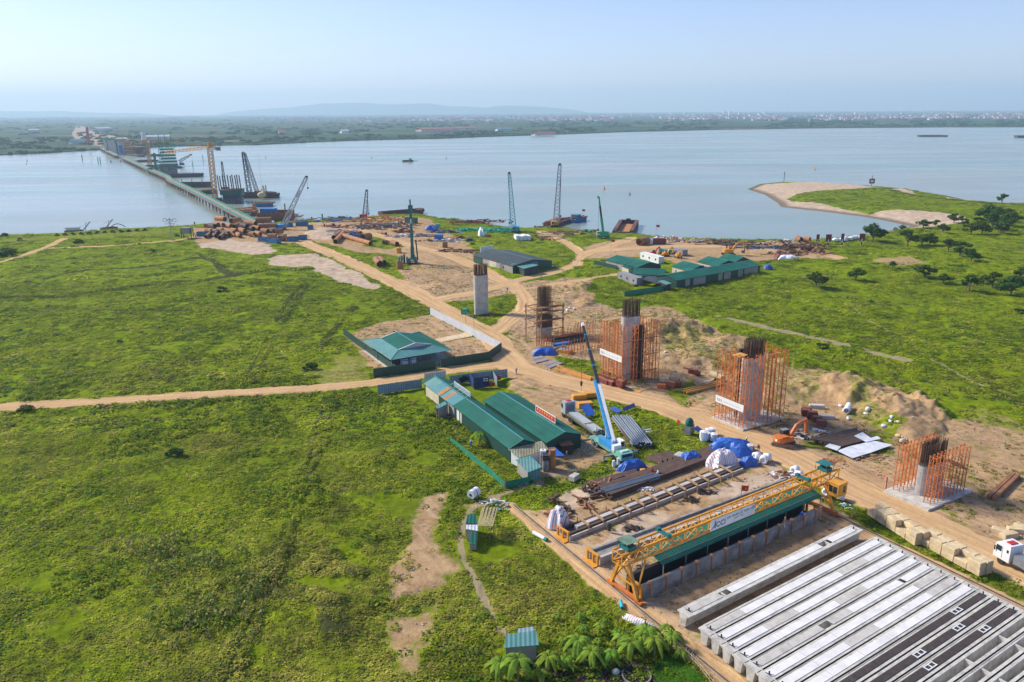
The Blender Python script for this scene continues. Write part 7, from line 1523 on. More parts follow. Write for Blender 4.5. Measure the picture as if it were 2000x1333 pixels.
# ---------------------------------------------------------------- rusty pipes and scrap on the bank
def bpipe(lab, a_, b2, r, mat=RUSTO, lift=0.0, grp=None, t_=.12, flat=False):
    A_, B_ = G(*a_, r+lift), G(*b2, r+(0 if flat else lift)); d_ = B_-A_
    return tag(MB().pipe((0, 0, 0), d_, r, r*.06+.03, 16).build('steel_pipe', mat, None, A_), lab, 'pipe', grp)
for a_, b2, lb in (((766-0, 0), 0, 0),): pass
qs = lambda x_, y_: (600+x_/7.69, 400+y_/7.69)
for (a_, b2, r_, lb) in ((qs(425, 590), qs(555, 450), 1.15, 'orange-brown pipe lying across the others beside the long blue bin'), (qs(400, 530), qs(520, 450), 1.2, 'darker pipe at the bottom left of the crossed pipes'), (qs(440, 490), qs(500, 440), 1.2, 'uppermost short pipe of the crossed pipes'), (qs(955, 620), qs(545, 500), 1.15, 'longest bright orange pipe stretching into the grass'), (qs(835, 555), qs(940, 535), 1.9, 'thick brown pipe right of the long blue bin'),
        (qs(1090, 940), qs(1035, 870), 1.35, 'left of two short pipes lying side by side in the grass'), (qs(1150, 925), qs(1095, 860), 1.35, 'right of two short pipes lying side by side in the grass'), (qs(1350, 630), qs(1280, 605), 1.2, 'beige pipe at the roadside before the drilling rig'), (qs(1185, 455), qs(1120, 440), .7, 'slim grey pipe in the scrap field'), (qs(1150, 600), qs(1200, 590), 1.0, 'pipe end among rusty scrap by the road')):
    bpipe(lb, a_, b2, r_, RUSTO if 'orange' in lb else RUST)
o = P(*qs(1395, 965)); tag(MB().pipe((0, 0, 0), (0, 0, 2.8), 1.4, .15, 16).build('upright_casing', RUST, None, o), 'short rusty casing standing upright below the drilling rig', 'casing')
o = P(*qs(1375, 725)); t = thing('yellow_tank', 'small yellow tank with lifting frame on bare ground left of the rig', 'tank', o); MB().tube((0, 0, 0), (0, 0, 2.4), 1.3, 12).build('tank_body', YEL, t); MB().bar((.3, 0, 2.4), (1.4, 0, 3.4), .3).build('lifting_arm', ORG, t)
rd = random.Random(21)
HP = [(qz, z_) for z_ in (0,) for qz in ()]
qm = lambda x_, y_: (380+x_/7.69, 420+y_/7.69)
HEAP = [((340, 180), (470, 195), 1.9, 5.5), ((560, 215), (690, 190), 1.9, 5.0), ((150, 245), (240, 240), 1.7, 2.5), ((235, 245), (310, 262), 1.8, 2.8), ((300, 230), (370, 250), 1.7, 3.6), ((370, 235), (440, 250), 1.7, 3.4), ((480, 240), (560, 260), 1.7, 3.0), ((600, 280), (700, 235), 1.8, 3.4), ((700, 250), (800, 270), 1.8, 3.2), ((780, 215), (930, 240), 1.7, 4.2), ((930, 205), (1165, 195), 2.1, 4.6),
 ((170, 360), (260, 300), 1.2, .3), ((380, 380), (440, 330), 1.5, .2), ((290, 310), (360, 330), 1.6, .6), ((270, 330), (340, 300), 1.6, 1.0), ((540, 320), (600, 330), 1.8, .8), ((640, 330), (690, 350), 1.6, .2), ((690, 280), (760, 310), 1.8, 1.2), ((800, 260), (890, 280), 1.7, 1.8), ((890, 255), (985, 275), 1.7, 1.8), ((830, 325), (900, 335), 1.6, .1), ((910, 320), (990, 330), 1.6, .0), ((1020, 285), (1110, 300), 1.7, .8), ((1110, 290), (1200, 300), 1.8, .6), ((1200, 300), (1325, 285), 1.8, .4), ((980, 250), (1230, 240), 1.6, 2.8), ((1100, 350), (1230, 350), 1.6, .0), ((1280, 400), (1360, 375), 1.9, .0), ((420, 300), (520, 330), 1.6, .6), ((350, 290), (430, 300), 1.6, 1.6), ((470, 350), (540, 300), 1.0, 1.0), ((560, 290), (640, 300), 1.5, 1.8), ((650, 270), (760, 260), 1.6, 2.6), ((240, 300), (330, 350), 1.4, .2), ((180, 270), (260, 290), 1.4, 1.0)]
for i, (a_, b2, r_, lf) in enumerate(HEAP):
    top_ = lf > 4
    lab = {0: 'topmost left rusty pipe on the pipe heap', 1: 'topmost middle rusty pipe of the pipe heap pointing right', 10: 'long thick rusty pipe along the top right of the pipe heap', 27: 'pale flaking pipe at the right foot of the pipe heap'}.get(i, 'short rusty casing pipe lying in the big pipe heap')
    a2, b3 = (a_, b2) if a_[0] < b2[0] or i in (11, 12, 30) else (b2, a_)
    bpipe(lab, qm(*a2), qm(*b3), r_*.76, (RUST, RUSTO, RUST, RUSTD, RUST)[i % 5] if i not in (0, 1, 5, 27) else RUSTO, lf*.62, 'rusty casing pipes in the heap' if i not in (0, 1, 10, 27) else None)
# scrap heaps along the bank
def scrap(lab, px, py, r, n_, mats, seed=0, lmax=5, h=2.0, kind_='scrap_heap'):
    o = G(px, py); t = thing(kind_, lab, 'scrap heap', o); rd = random.Random(seed*13+5); kk = min(1, lmax/4.5)
    for j, mt_ in enumerate(mats):
        m_ = MB()
        for k in range(n_//len(mats)):
            a_ = rd.uniform(0, 6.28); q = rd.random()**.6; c_ = Vector((r[0]*q*math.cos(a_), r[1]*q*math.sin(a_), rd.uniform(.05, 1)*h*(1-q*.8))); L_ = rd.uniform(.8, lmax); an = rd.gauss(.2, .7); d_ = Vector((math.cos(an), math.sin(an), rd.uniform(-.15, .15)))*L_/2
            if rd.random() < .25: m_.box(c_, (rd.uniform(.6, 2.2)*kk, rd.uniform(.6, 1.6)*kk, rd.uniform(.3, 1.2)*kk), an, rd.uniform(-.2, .2))
            elif rd.random() < .2: m_.pipe(c_-d_*.5, c_+d_*.5, rd.uniform(.3, .7)*kk, .08*kk, 8)
            else: m_.bar(c_-d_, c_+d_, rd.uniform(.15, .45)*kk, rd.uniform(.12, .3)*kk)
        m_.build(('scrap_steel', 'scrap_bars', 'scrap_sheets')[j], mt_, t)
    return t
scrap('heap of bright yellow tower sections beside the short grey crane', *qs(1080, 235), (17, 10), 90, (YEL, YEL), 1, 8, 3.5)
scrap('dark blue-grey heap of steel sections at the water edge left of the red-based crane', *qs(470, 235), (26, 9), 90, (STG, RUSTD, BLUE), 2, 12, 2.5)
scrap('dark red box section stack behind the long blue bin', *qs(390, 340), (9, 4), 36, (REDB, RUST), 3, 6, 2.6)
scrap('blue steel frames lying on sand behind the crossed pipes', *qs(500, 415), (13, 4), 40, (BLUE, STG), 4, 7, 1.6)
scrap('maroon sections behind the long blue bin', *qs(740, 440), (5, 3), 14, (REDB,), 5, 4, 2.4)
scrap('mixed grey and pink scrap field in the middle of the bank', *qs(950, 330), (16, 12), 100, (RUSTD, STG, RUST), 6, 8, 2.0)
scrap('wide mixed rusty scrap field below the dark green container', *qs(1220, 330), (18, 14), 110, (RUSTD, RUST, STG), 7, 8, 2.2)
scrap('dark maroon block of stacked sections left of the drilling rig mast', *qs(1430, 415), (6, 4), 40, (REDB,), 8, 5, 3.0)
scrap('row of grey steel plates and tubes below the maroon sections', *qs(1440, 480), (9, 4), 40, (STG, WHT), 9, 7, 1.0)
scrap('maroon and grey bars right of the drilling rig mast', *qs(1690, 470), (11, 4), 50, (REDB, STG), 10, 8, 1.0)
scrap('pale multicoloured rubbish at the barge end of the bank', *qs(1360, 215), (10, 8), 60, (WHT, RUST, STG), 11, 3, 1.8)
scrap('rusty hoops and offcuts along the yard track', *qs(1800, 545), (7, 3), 30, (RUSTD, RUST), 12, 3, 1.0)
scrap('brown offcuts right of the trestle landing', *q2(1860, 900), (11, 9), 70, (WOOD, RUSTO), 13, 8, 5.0)
scrap('yellow coiled frame among blue bins near the bank', *q2(2010-140, 925), (3, 2), 14, (YEL,), 14, 3, 2.0)
scrap('dark heap of long bars at the left of the bank scrap row', 1440, 478, (15, 5), 60, (RUSTD, RUSTD), 15, 14, 2.0)
scrap('tangled dark brown scrap mound beside the striped poles', 1568, 487, (12, 8), 110, (RUSTD, RUST, RUSTD), 16, 9, 4.5)
scrap('low dark scrap spread in front of the tangled mound', 1565, 496, (16, 5), 70, (RUSTD, RUST), 17, 10, 1.6)
scrap('grey bars with a blue cover near the bank track', 1510, 485, (12, 3), 40, (STG, RUSTD, BLUE), 18, 10, 1.0)
scrap('long dark bars behind the big yellow excavator', 1460, 484.5, (14, 4), 40, (RUSTD, STG), 19, 12, 1.0)
scrap('orange and white fragments behind the red container', 1303, 468, (7, 6), 40, (RUSTO, WHT), 20, 4, 2.4)
scrap('rusty shoreline fragments right of the red container', 1345, 472, (13, 5), 60, (RUST, WOOD, WHT), 21, 5, 1.8)
scrap('brown shoreline debris at the middle of the bank', 1385, 472, (14, 5), 60, (RUSTD, WOOD), 22, 5, 1.6)
scrap('shoreline mixed debris left of the tangled mound', 1530, 476, (11, 5), 50, (RUST, WHT, RUSTD), 23, 4, 2.4)
scrap('maroon long trusses stacked on the grassy bank near the light-blue crane', *qc(340, 615), (20, 6), 70, (pm('maroon_truss_paint', (.26, .03, .06), .6, .2), RUST), 24, 16, 3.0)
scrap('bright green tubes and frames below the maroon trusses', *qc(380, 680), (14, 4), 60, (pm('jade_steel_paint', (.02, .42, .24), .6, .2),), 25, 10, 1.6)
scrap('jade green stack of sections nearest the light-blue crane', *qc(510, 695), (9, 4), 50, (pm('jade_steel_paint', (0, 0, 0)),), 26, 7, 2.6)
scrap('rusty rods laid along the track below the light-blue crane', *qc(900, 755), (13, 8), 40, (RUST, RUSTD), 27, 12, .6)
scrap('dark scrap and timbers at the foot of the tallest lattice crane', *qc(960, 655), (8, 5), 40, (RUSTD, WOOD), 28, 5, 2.0)
scrap('dark rails laid on the grass right of the landing barge', *qc(1110, 705), (14, 8), 30, (RUSTD, RUST), 29, 16, .5)
scrap('green and brown pipe pile behind the green telescopic crane', *qc(1280, 695), (9, 4), 36, (NET, RUSTO), 30, 6, 1.6)
scrap('long rusty piles laid parallel on bare ground before the black-roofed depot', *qc(180, 870), (14, 6), 26, (RUSTD, RUST), 31, 16, .6)
scrap('grey gravel-like steel mesh stack left of the parked car', *qc(80, 775), (8, 5), 50, (STG, WHT), 32, 4, .8)
scrap('red and blue steel bars on the left of the parked car', *qc(170, 755), (8, 3), 30, (REDB, RUSTO), 33, 8, 1.0)
scrap('dark jumbled steel at the edge of the bank above the mesh stack', *qc(40, 700), (10, 4), 50, (STG, BLK), 34, 7, 1.2)
scrap('colourful rubbish heap with teal sheets above the farm hut', 967, 989, (3.5, 2.2), 60, (GRNL, WHT, WOOD), 35, 1.6, .9)
scrap('scattered rubbish beside the pale lying drum tank', *q4(700, 1235), (4, 1.6), 70, (WHT, TARP, RED), 36, .5, .3)
scrap('light rubble pile beyond the scrap lean-to', *q4(1640, 830), (3.2, 1.8), 90, (BAG, CONC), 37, .5, .5)
scrap('orange and brown steel bits beside the green cabinet', *q1(1570, 545), (5, 3), 44, (ORG, RUST, STG), 38, 2.5, .8)
scrap('rusty steel fragments at the gantry end of the dirt road', 1625, 935-32, (2.4, 1.4), 40, (WOOD, ORG), 39, 1.4, .3)
scrap('white torn wrapping heap below the gantry cabin', 1650, 990, (1.8, 1.2), 30, (BAG, NET), 40, 1.0, .4)
scrap('reinforcement offcuts beside the wrapped coil by the road', 1530, 930, (3.0, 1.6), 40, (RUST, BAG), 41, 2.0, 1.0)
scrap('dark brown rebar scraps above the casting bed end', *qk(1080, 715), (4.0, 1.3), 60, (RUSTD, RUST), 42, 2.5, .7)
for i, (x_, y_, lb) in enumerate(((1352, 978, 'dark rebar scrap heap on the gravel nearest the red flag'), (1380, 962, 'dark scrap heap on the gravel right behind the gantry truss'), (1238, 1035, 'black scrap heap on the gravel left of the trench roof'), (1262, 1112, 'small black heap beside the trench end'), (1488, 960, 'dark brown heap on the gravel towards the road'))): scrap(lb, x_, y_, (1.6, 1.0), 40, (BLK, RUSTD), 60+i, 1.4, .7)
scrap('white and blue cloth scraps on the steel bundle by the timbered bed', *q7(920, 320), (1.6, .8), 40, (BAG, STRIPE), 70, .9, .5)
scrap('white plastic scraps in the grass right of the pipe stack', *qk(830, 425), (1.2, 1.8), 30, (BAG, WHT), 71, 1.0, .4)
scrap('white wrapping scraps beside the outrigger of the mobile crane', *qk(750, 590), (1.2, .6), 24, (BAG,), 72, .9, .4)
scrap('household clutter of crates and sheets outside the narrow green shed door', *q4(380, 560), (2.4, 1.0), 40, (WHT, GREYW, RED), 73, .9, .5)
scrap('washing and tools by the green netting corner', *q4(1040, 1175), (1.6, .5), 30, (BLK, WHT), 74, .8, .6)
scrap('dark machine parts in front of the black-roofed depot', *qc(930, 1010), (5, 1.5), 44, (RUSTD, BLUE, WHT), 75, 2, 1.4)
scrap('yard clutter inside the left compound fence', *q5(310, 355), (5, 2.0), 40, (TARP, WHT, RUST), 76, 2, 1.0)
scrap('steel plates and planks scattered beside the orange excavator', *q6(230, 560), (5, 2.5), 44, (WOOD, RUST, WHT), 77, 3, .5)
scrap('cream and brown planks beside the torn white sheets', *q6(640, 715), (3.5, 1.6), 30, (WOOD, PLY), 78, 2, .4)
# hydraulics, small boxes
for i, (x_, y_, mt_, lb) in enumerate(((981, 735, RED, 'small red box standing by the timbered bed steel'), (1185, 725, YEL, 'small yellow crate on bare soil above the casting bed'), (815, 768, YEL, 'small yellow crate near the blue and red tarpaulin'))): block('tool_box', lb, 'box', *qk(x_, y_), (.9, .7, .8), mt_, .2, 0, None, None)
for i, (x_, y_) in enumerate(((1607, 1215), (1628, 1212), (1638, 1208), (1680, 1150), (1692, 1150))):
    o = P(*q1(x_, y_)); t = thing('red_barrel', 'red barrel by the short blue-grey fence return', 'barrel', o, 0, 'red barrels by the navy enclosure'); MB().tube((0, 0, 0), (0, 0, .95), .32, 12).build('barrel_body', RED, t); MB().tube((0, 0, .952), (0, 0, .98), .3, 12).build('lid', RUST, t)
o = P(*q1(1335, 1170)); tag(MB().blob((0, 0, .8), (1.6, .9, .9), 4).build('cable_heap', BLK, None, o), 'black heap of cable coils left of the navy enclosure', 'cable')
def flag(lab, px, py, hz, rz=0.2, sz=(1.5, 1.0), pole=True):
    o = P(px, py); t = thing('red_flag', lab, 'flag', o, rz); MB().tube((0, 0, 0), (0, 0, hz), .05, 6).build('flag_pole', STG, t); m_ = MB(); n_ = 5; vs = []
    for k in range(n_+1): vs += [(k/n_*sz[0], .12*math.sin(k*1.4), hz-.1-.15*k/n_), (k/n_*sz[0], .12*math.sin(k*1.4+.4), hz-.1-sz[1]-.15*k/n_)]
    m_.add(vs, [(2*k, 2*k+1, 2*k+3, 2*k+2) for k in range(n_)]); m_.build('flag_cloth', RED, t)
    if 'star' in lab: st_ = [(sz[0]*.5+.28*math.cos(math.pi/2+k*math.pi/5)*(1 if k % 2 == 0 else .4), -.16, hz-.65+.28*math.sin(math.pi/2+k*math.pi/5)*(1 if k % 2 == 0 else .4)) for k in range(10)]; MB().add(st_, [tuple(range(10))]).build('star', YEL, t)
flag('red flag with yellow star over the site office yard', 769, 668, 3.2); flag('red flag with yellow star above the gantry truss', 1446, 985, 3.4, .3, (1.4, 1.0)); flag('red flag on a pole by the roadside green tank', 1327, 845, 2.6, 1.8, (1.1, .8))
flag('red flag beside the river depot track', 950, 478, 5, .1, (2.2, 1.5)); flag('red flag at the left end of the river compound', 1193, 503, 8, .1, (1.6, 1.1)); flag('red flag on the kiosk by the red container', 1281, 462, 6, .1, (1.8, 1.2))
flag('tiny red flag on top of the short grey crane bank', 1137, 425, 5, .1, (1.8, 1.2))
# striped signal poles on the bank
for i, (x_, yb, yt, lb) in enumerate(((1595.7, 482.5, 459, 'leftmost striped river signal pole with narrow dark board'), (1616.6, 483, 459, 'second striped signal pole from the left with dark red board'), (1643.8, 482.5, 457.5, 'third striped signal pole with narrow dark board'), (1682, 481.5, 457.5, 'rightmost striped signal pole beside the round bush'))):
    b0 = P(x_, yb); hh = ZT(b0, yt); t = thing('signal_pole', lb, 'sign', b0, 0, 'striped river signal poles'); MB().tube((0, 0, 0), (0, 0, hh-2), .32, 8).build('pole', POLE, t); w_ = 1.4 if i in (0, 2) else 2.6; MB().bx(-w_/2, w_/2, -.2, .1, hh-3.2, hh+.2).build('sign_board', PLUM, t)
b0 = P(1702, 365); t = thing('river_sign', 'white bordered dark square sign on the ridge of the sand spit', 'sign', b0); MB().tube((0, 0, 0), (0, 0, 9), .2, 8).build('pole', BLK, t); MB().bx(-2.2, 2.2, -.15, .15, 2.5, 6.5).build('sign_board', PLUM, t); MB().bx(-1.1, 1.1, -.2, -.16, 3.6, 5.4).build('white_field', WHT, t)
b0 = P(1531, 356); t = thing('marker_pole', 'thin dark pole near the tip of the sand spit', 'pole', b0); MB().tube((0, 0, 0), (0, 0, 8), .25, 6).build('pole', BLK, t); MB().box((0, 0, 8.1), (.7, .3, .8)).build('marker', BLK, t)
# utility pole with rings and transformer frame
b0 = P(336, 470); t = thing('utility_pole', 'tall grey utility pole with round fittings on the left bank', 'pole', b0); hh = ZT(b0, 426); MB().tube((0, 0, 0), (0, 0, hh), .35, 8, .2).build('pole', CONC, t); m_ = MB(); m_.bar((-2.6, 0, hh-3), (2.6, 0, hh-3), .25); m_.bar((-1.8, 0, hh-1), (1.8, 0, hh-1), .25); m_.build('cross_arm', STG, t)
for e in (-2.4, 0, 2.4): MB().pipe((e, -.1, hh-1.6+abs(e)*.2), (e, .1, hh-1.6+abs(e)*.2), 1.0, .15, 12).build('ring_fitting', STG, t)
b0 = P(355, 466); t = thing('transformer_stand', 'transformer box on a tall four-post stand beside the utility pole', 'transformer', b0); hh = ZT(b0, 448); m_ = MB()
for a_ in (0, 5):
    for b2 in (0, 3): m_.bar((a_, b2, 0), (a_, b2, hh), .35)
m_.build('stand', RUSTD, t); MB().bx(0, 4.4, 0, 3, hh-2.5, hh+.6).build('transformer_box', STG, t); MB().bar((7.5, 0, 0), (6.8, 0, hh-2), .3).build('prop', RUSTD, t)
# white blocks stack, bags at bank
p, rz, L_ = fr(qc(672, 780), qc(805, 775)); t = thing('white_pallet_stack', 'long stack of white wrapped blocks on the grass below the light-blue crane', 'blocks', (p.x, p.y, gz(p.x, p.y)), rz)
for k in range(4): MB().bx(L_*k/4+.1, L_*(k+1)/4-.1, 0, 6, 0, 2.4-.3*(k % 2)).build('wrapped_pallet', BAG, t)
t = tarp('white_curved_sheet', 'curved white sheet arch lying on the bank by the jade tubes', *qc(365, 735), (1.6, 3.6, 4.0), BAG, .2, 0, 3, 'sheet'); tarp('white_sheet', 'white plastic sheet on the meadow edge with maroon bag', 1538, 506, (4.5, 2.6, 1.6), BAG, 0, 0, 4, 'sheet'); tarp('maroon_bag', 'maroon covered lump beside the white plastic sheet', 1527, 504.5, (3, 2.4, 1.8), PLUM, 0, 0, 5, 'bag'); tarp('blue_lump', 'small blue lump in the grass right of the longest barrack', 1500, 525, (1.6, 1.4, 1.6), TARP, 0, 0, 6, 'lump'); tarp('blue_cover', 'round blue cover on the grassy bank right of the drilling rig', *q3(1712, 748), (3.4, 2.6, 2.6), TARP, 0, 0, 7, 'cover')
t = container('white_tank', 'small pale green box tank right of the round blue cover', q3(1755, 736), q3(1795, 736), 2.4, 2.8, MINT, 'tank', zg=None); t = container('brown_crate', 'brown and blue crate beside the grey mesh stack', q3(1742, 845), q3(1822, 845), 3.0, 2.4, BLUE, 'crate', zg=None); t = container('rusty_box', 'rusty square box on the track edge', q3(1825, 922), q3(1866, 922), 2.0, 2.6, RUST, 'box', zg=None)
for i, (x_, y_) in enumerate(((1285, 600+0), (0, 0))):
    if x_: pass
bpipe('thick rusty pipe cluster left of the red container', q5(545, 222), q5(608, 210), 1.7, RUST); bpipe('second thick rusty pipe left of the red container', q5(560, 208), q5(605, 200), 1.5, RUST); bpipe('rusty box pipe on top of the tangled mound', (1556, 476), (1563, 480), 1.3, RUST, 1.4); bpipe('light rusty pipe right of the tangled mound top', (1569, 476), (1581, 477), 1.4, RUSTO, .6)
for i in range(9): tag(MB().blob((0, 0, .9), (1.5+(i*29%4)*.3, 1.2, .9), i, 8, 6, .35).build('white_bag', BAG, None, G(1632+i*6.3+(i*37%5), 472.5-i*.9+(i*53%3)*.5)), 'white bag in the shoreline row behind the striped poles', 'bag', 'white bags along the shoreline')
for i, (x_, y_, c_) in enumerate(((840, 460, 0), (905, 470, 0), (1145, 690, 0), (1290, 800, 1), (1310, 803, 1))):
    pass
o = P(*qk(1300+0, 0)) if False else None
# white cars by landing
for i, (x_, y_) in enumerate(((519, 441), (511, 436), (526, 441))):
    o = G(x_, y_); t = thing('parked_lorry', ('white lorry nearest the trestle landing', 'white lorry on the ramp of the trestle', 'white machine right of the trestle landing')[i], 'lorry', o, .3+.2*i); MB().bx(-3, .8, -1.1, 1.1, .8, 2.6).build('cargo_body', WHT, t); cc = MB().bx(1.0, 2.8, -1.1, 1.1, .6, 2.4).build('cab', WHT, t); MB().bx(2.803, 2.83, -.9, .9, 1.4, 2.2).build('windscreen', GLASS, cc)
    for xx in (1.9, -.9, -2.1):
        for y2 in (-1, 1): wheel(t, xx, y2, .45, .3)
o = P(*qc(300+0, 0)) if False else None
t = scrap('thin red and white barrier rope posts around the pier stub', *q6(800, 945), (.5, .5), 20, (ORG,), 50, .6, .4)
bpts = [P(*q6(*u), .1) for u in ((705, 825), (740, 820), (770, 835), (760, 930), (800, 945), (850, 970), (900, 990), (960, 1015), (1030, 1035), (1090, 1040), (1130, 1020), (1190, 1018))]
m_ = MB()
for a_, b2 in zip(bpts[:-1], bpts[1:]): m_.bar(a_-bpts[0], b2-bpts[0], .12, .06)
tag(m_.build('barrier_tape', pm('orange_tape', (.85, .3, .18), .7), None, bpts[0]), 'orange barrier tape lying on the soil around the pier stub footing', 'tape')
o = P(1250, 1330); t = thing('garden_pond', 'small round concrete garden pond with jar at the bottom edge', 'pond', P(1243, 1322)); m_ = MB(); m_.pipe((0, 0, -.1), (0, 0, .3), 1.7, .16, 20); m_.build('pond_rim', CONCD, t); MB().tube((0, 0, 0), (0, 0, .15), 1.5, 20).build('pond_water', pm('pond_green_water', (.04, .06, .02), .1), t); MB().blob((-2.3, .4, .35), (.42, .42, .42), 2, 12, 8, .02).build('clay_jar', CONC, t, smooth=True)
pf = [P(a_, b2) for a_, b2 in ((1318, 1270), (1345, 1288), (1362, 1305), (1385, 1335), (1410, 1365))]; t = thing('stick_fence', 'rough bamboo stick fence curving beside the crane rail', 'fence', pf[0]); m_ = MB()
for a_, b2 in zip(pf[:-1], pf[1:]):
    for k in range(4): q = a_.lerp(b2, k/4)-pf[0]; m_.bar(q, q+Vector((.1*(k % 2), 0, 1.3)), .07)
    for z_ in (.5, .9): m_.bar(a_-pf[0]+Vector((0, 0, z_)), b2-pf[0]+Vector((0, 0, z_)), .05)
m_.build('sticks', BAM, t)
wl_ = [(1395, 1270), (1440, 1310)]
for i, (x_, y_, s_) in enumerate(((1215, 1192, 1), (1190, 1040, 0), (1207, 910, 1), (1198, 915, 0))):
    o = P(x_, y_); t = thing('gas_cylinder', ('teal cylinder lying below the gantry foot', 'dark cylinder on the gravel of the casting yard', 'tall white cylinder above the casting bed', 'shorter white cylinder beside the tall one')[i], 'cylinder', o); MB().tube((0, 0, .3), (0, 1.6, .3) if s_ and i == 0 else (.0, .0, 1.5), .25, 10).build('cylinder_body', (TEALC, BLK, BAG, BAG)[i], t); MB().tube((0, -.1, .3), (0, 0, .3), .12, 8).build('valve', BLK, t)
# ---------------------------------------------------------------- foliage
def leafmat(name, attr=True, col=(.07, .12, .02), trans=.25):
    m, nt, N_, L_, b_ = newmat(name); b_.inputs['Roughness'].default_value = .75; b_.inputs['Specular IOR Level'].default_value = .06
    if attr:
        a_ = N_.new('ShaderNodeAttribute'); a_.attribute_name = 'lc'; L_.new(a_.outputs['Color'], b_.inputs['Base Color'])
    else:
        tc_ = N_.new('ShaderNodeTexCoord'); n_ = N_.new('ShaderNodeTexNoise'); n_.inputs['Scale'].default_value = .9; n_.inputs['Detail'].default_value = 5; L_.new(tc_.outputs['Object'], n_.inputs['Vector'])
        oi = N_.new('ShaderNodeObjectInfo'); r_ = N_.new('ShaderNodeValToRGB'); r_.color_ramp.elements[0].position = .32; r_.color_ramp.elements[1].position = .68
        r_.color_ramp.elements[0].color = (*[c*.55 for c in col], 1); r_.color_ramp.elements[1].color = (*[min(1, c*1.5) for c in col], 1); L_.new(n_.outputs[0], r_.inputs[0])
        h_ = N_.new('ShaderNodeHueSaturation'); mr_ = N_.new('ShaderNodeMapRange'); mr_.inputs[3].default_value = .475; mr_.inputs[4].default_value = .52; L_.new(oi.outputs['Random'], mr_.inputs[0]); L_.new(mr_.outputs[0], h_.inputs['Hue']); L_.new(r_.outputs[0], h_.inputs['Color']); L_.new(h_.outputs[0], b_.inputs['Base Color'])
    tr = N_.new('ShaderNodeBsdfTranslucent'); ms = N_.new('ShaderNodeMixShader'); ms.inputs[0].default_value = trans
    src = b_.inputs['Base Color'].links[0].from_socket; L_.new(src, tr.inputs['Color']); out = [n for n in N_ if n.type == 'OUTPUT_MATERIAL'][0]
    L_.new(b_.outputs[0], ms.inputs[1]); L_.new(tr.outputs[0], ms.inputs[2]); L_.new(ms.outputs[0], out.inputs[0]); return m
LEAFA = leafmat('meadow_leaves'); LEAFT = leafmat('tree_leaves', False, (.055, .105, .020)); LEAFY = leafmat('yellow_green_leaves', False, (.12, .17, .02)); LEAFB = leafmat('banana_leaves', False, (.19, .32, .035), .35)
BARK = pm('bark', (.17, .13, .09), .9, .3, 2.0)
def clump_tmpl(n_, seed, flat=.7, ls=(.22, .42), up=.5, full=False):
    r = np.random.default_rng(seed); d = r.normal(size=(n_, 3)); d[:, 2] = (d[:, 2] if full else np.abs(d[:, 2]))*flat; d /= np.linalg.norm(d, axis=1)[:, None]
    c = d*r.uniform(.55, 1.0, (n_, 1))*np.array([1, 1, flat]); nrm = d+r.normal(size=(n_, 3))*.45+np.array([0, 0, up]); nrm /= np.linalg.norm(nrm, axis=1)[:, None]
    a = np.cross(nrm, r.normal(size=(n_, 3))); a /= np.linalg.norm(a, axis=1)[:, None]; b2 = np.cross(nrm, a); s_ = r.uniform(*ls, (n_, 1))
    q = np.stack([c-a*s_*.5-b2*s_*.35, c+a*s_*.5-b2*s_*.35, c+a*s_*.5+b2*s_*.35, c-a*s_*.5+b2*s_*.35], 1); return q
TM = [clump_tmpl(20, s_, .7, (.22, .40), 1.7) for s_ in range(6)]; TG = [clump_tmpl(16, s_+50, 1.2, (.2, .5), 1.2) for s_ in range(4)]
def scatter(name, pos, size, cols, mat, tm, kind='stuff', seed=0):
    r = np.random.default_rng(seed); Vs, Cs = [], []
    n = len(pos); rz = r.uniform(0, 6.283, n); ti = r.integers(0, len(tm), n)
    for k, T in enumerate(tm):
        m_ = ti == k
        if not m_.any(): continue
        c_, s_ = np.cos(rz[m_]), np.sin(rz[m_]); q = T[None]*size[m_][:, None, None, :]
        X = q[..., 0]*c_[:, None, None]-q[..., 1]*s_[:, None, None]; Y = q[..., 0]*s_[:, None, None]+q[..., 1]*c_[:, None, None]
        v = np.stack([X, Y, q[..., 2]], -1)+pos[m_][:, None, None, :]; Vs.append(v.reshape(-1, 3))
        cc = np.repeat(cols[m_][:, None, :], T.shape[0], 1)*r.uniform(.72, 1.28, (m_.sum(), T.shape[0], 1)); cc = np.repeat(cc[:, :, None, :], 4, 2).reshape(-1, 3); Cs.append(np.concatenate([cc, np.ones((len(cc), 1))], 1))
    V_ = np.concatenate(Vs); Cc = np.concatenate(Cs); F_ = np.arange(len(V_)).reshape(-1, 4); o_ = np_mesh(name, V_, F_, mat, dict(lc=Cc)); return tag(o_, kind=kind)
def cand(n, g0, g1, t0=-.83, t1=.88):
    g = np.sqrt(rng.uniform(g0*g0, g1*g1, n)); t_ = rng.uniform(t0, t1, n); return g*t_, g
BUILT = [W(q) for q in ([(823, 748), (900, 700), (1060, 740), (1130, 860), (1062, 940), (990, 900)], [(702, 665), (820, 640), (885, 690), (770, 735)], [(1195, 500), (1360, 480), (1500, 515), (1320, 565), (1190, 540)], [(915, 495), (985, 480), (1095, 510), (1020, 545)], [(970, 1285), (985, 1235), (1055, 1225), (1060, 1275)], [(908, 1075), (908, 1005), (958, 1005), (950, 1060)])]
def okgrass(x, y, lim=.35):
    fl = fields(x, y); soil, sand, road, path, straw, ru, rs = fl; z, sd = height(x, y, fl)
    k = (np.maximum(np.maximum(soil, sand), np.maximum(road, path)) < lim) & (sd > 2)
    for b_ in BUILT: k &= ~inside(x, y, b_)
    return k, z, straw, soil
PAL = np.array([[.090, .145, .004], [.175, .250, .004], [.265, .345, .006], [.350, .410, .012], [.50, .50, .07], [.30, .22, .09], [.075, .16, .03]])
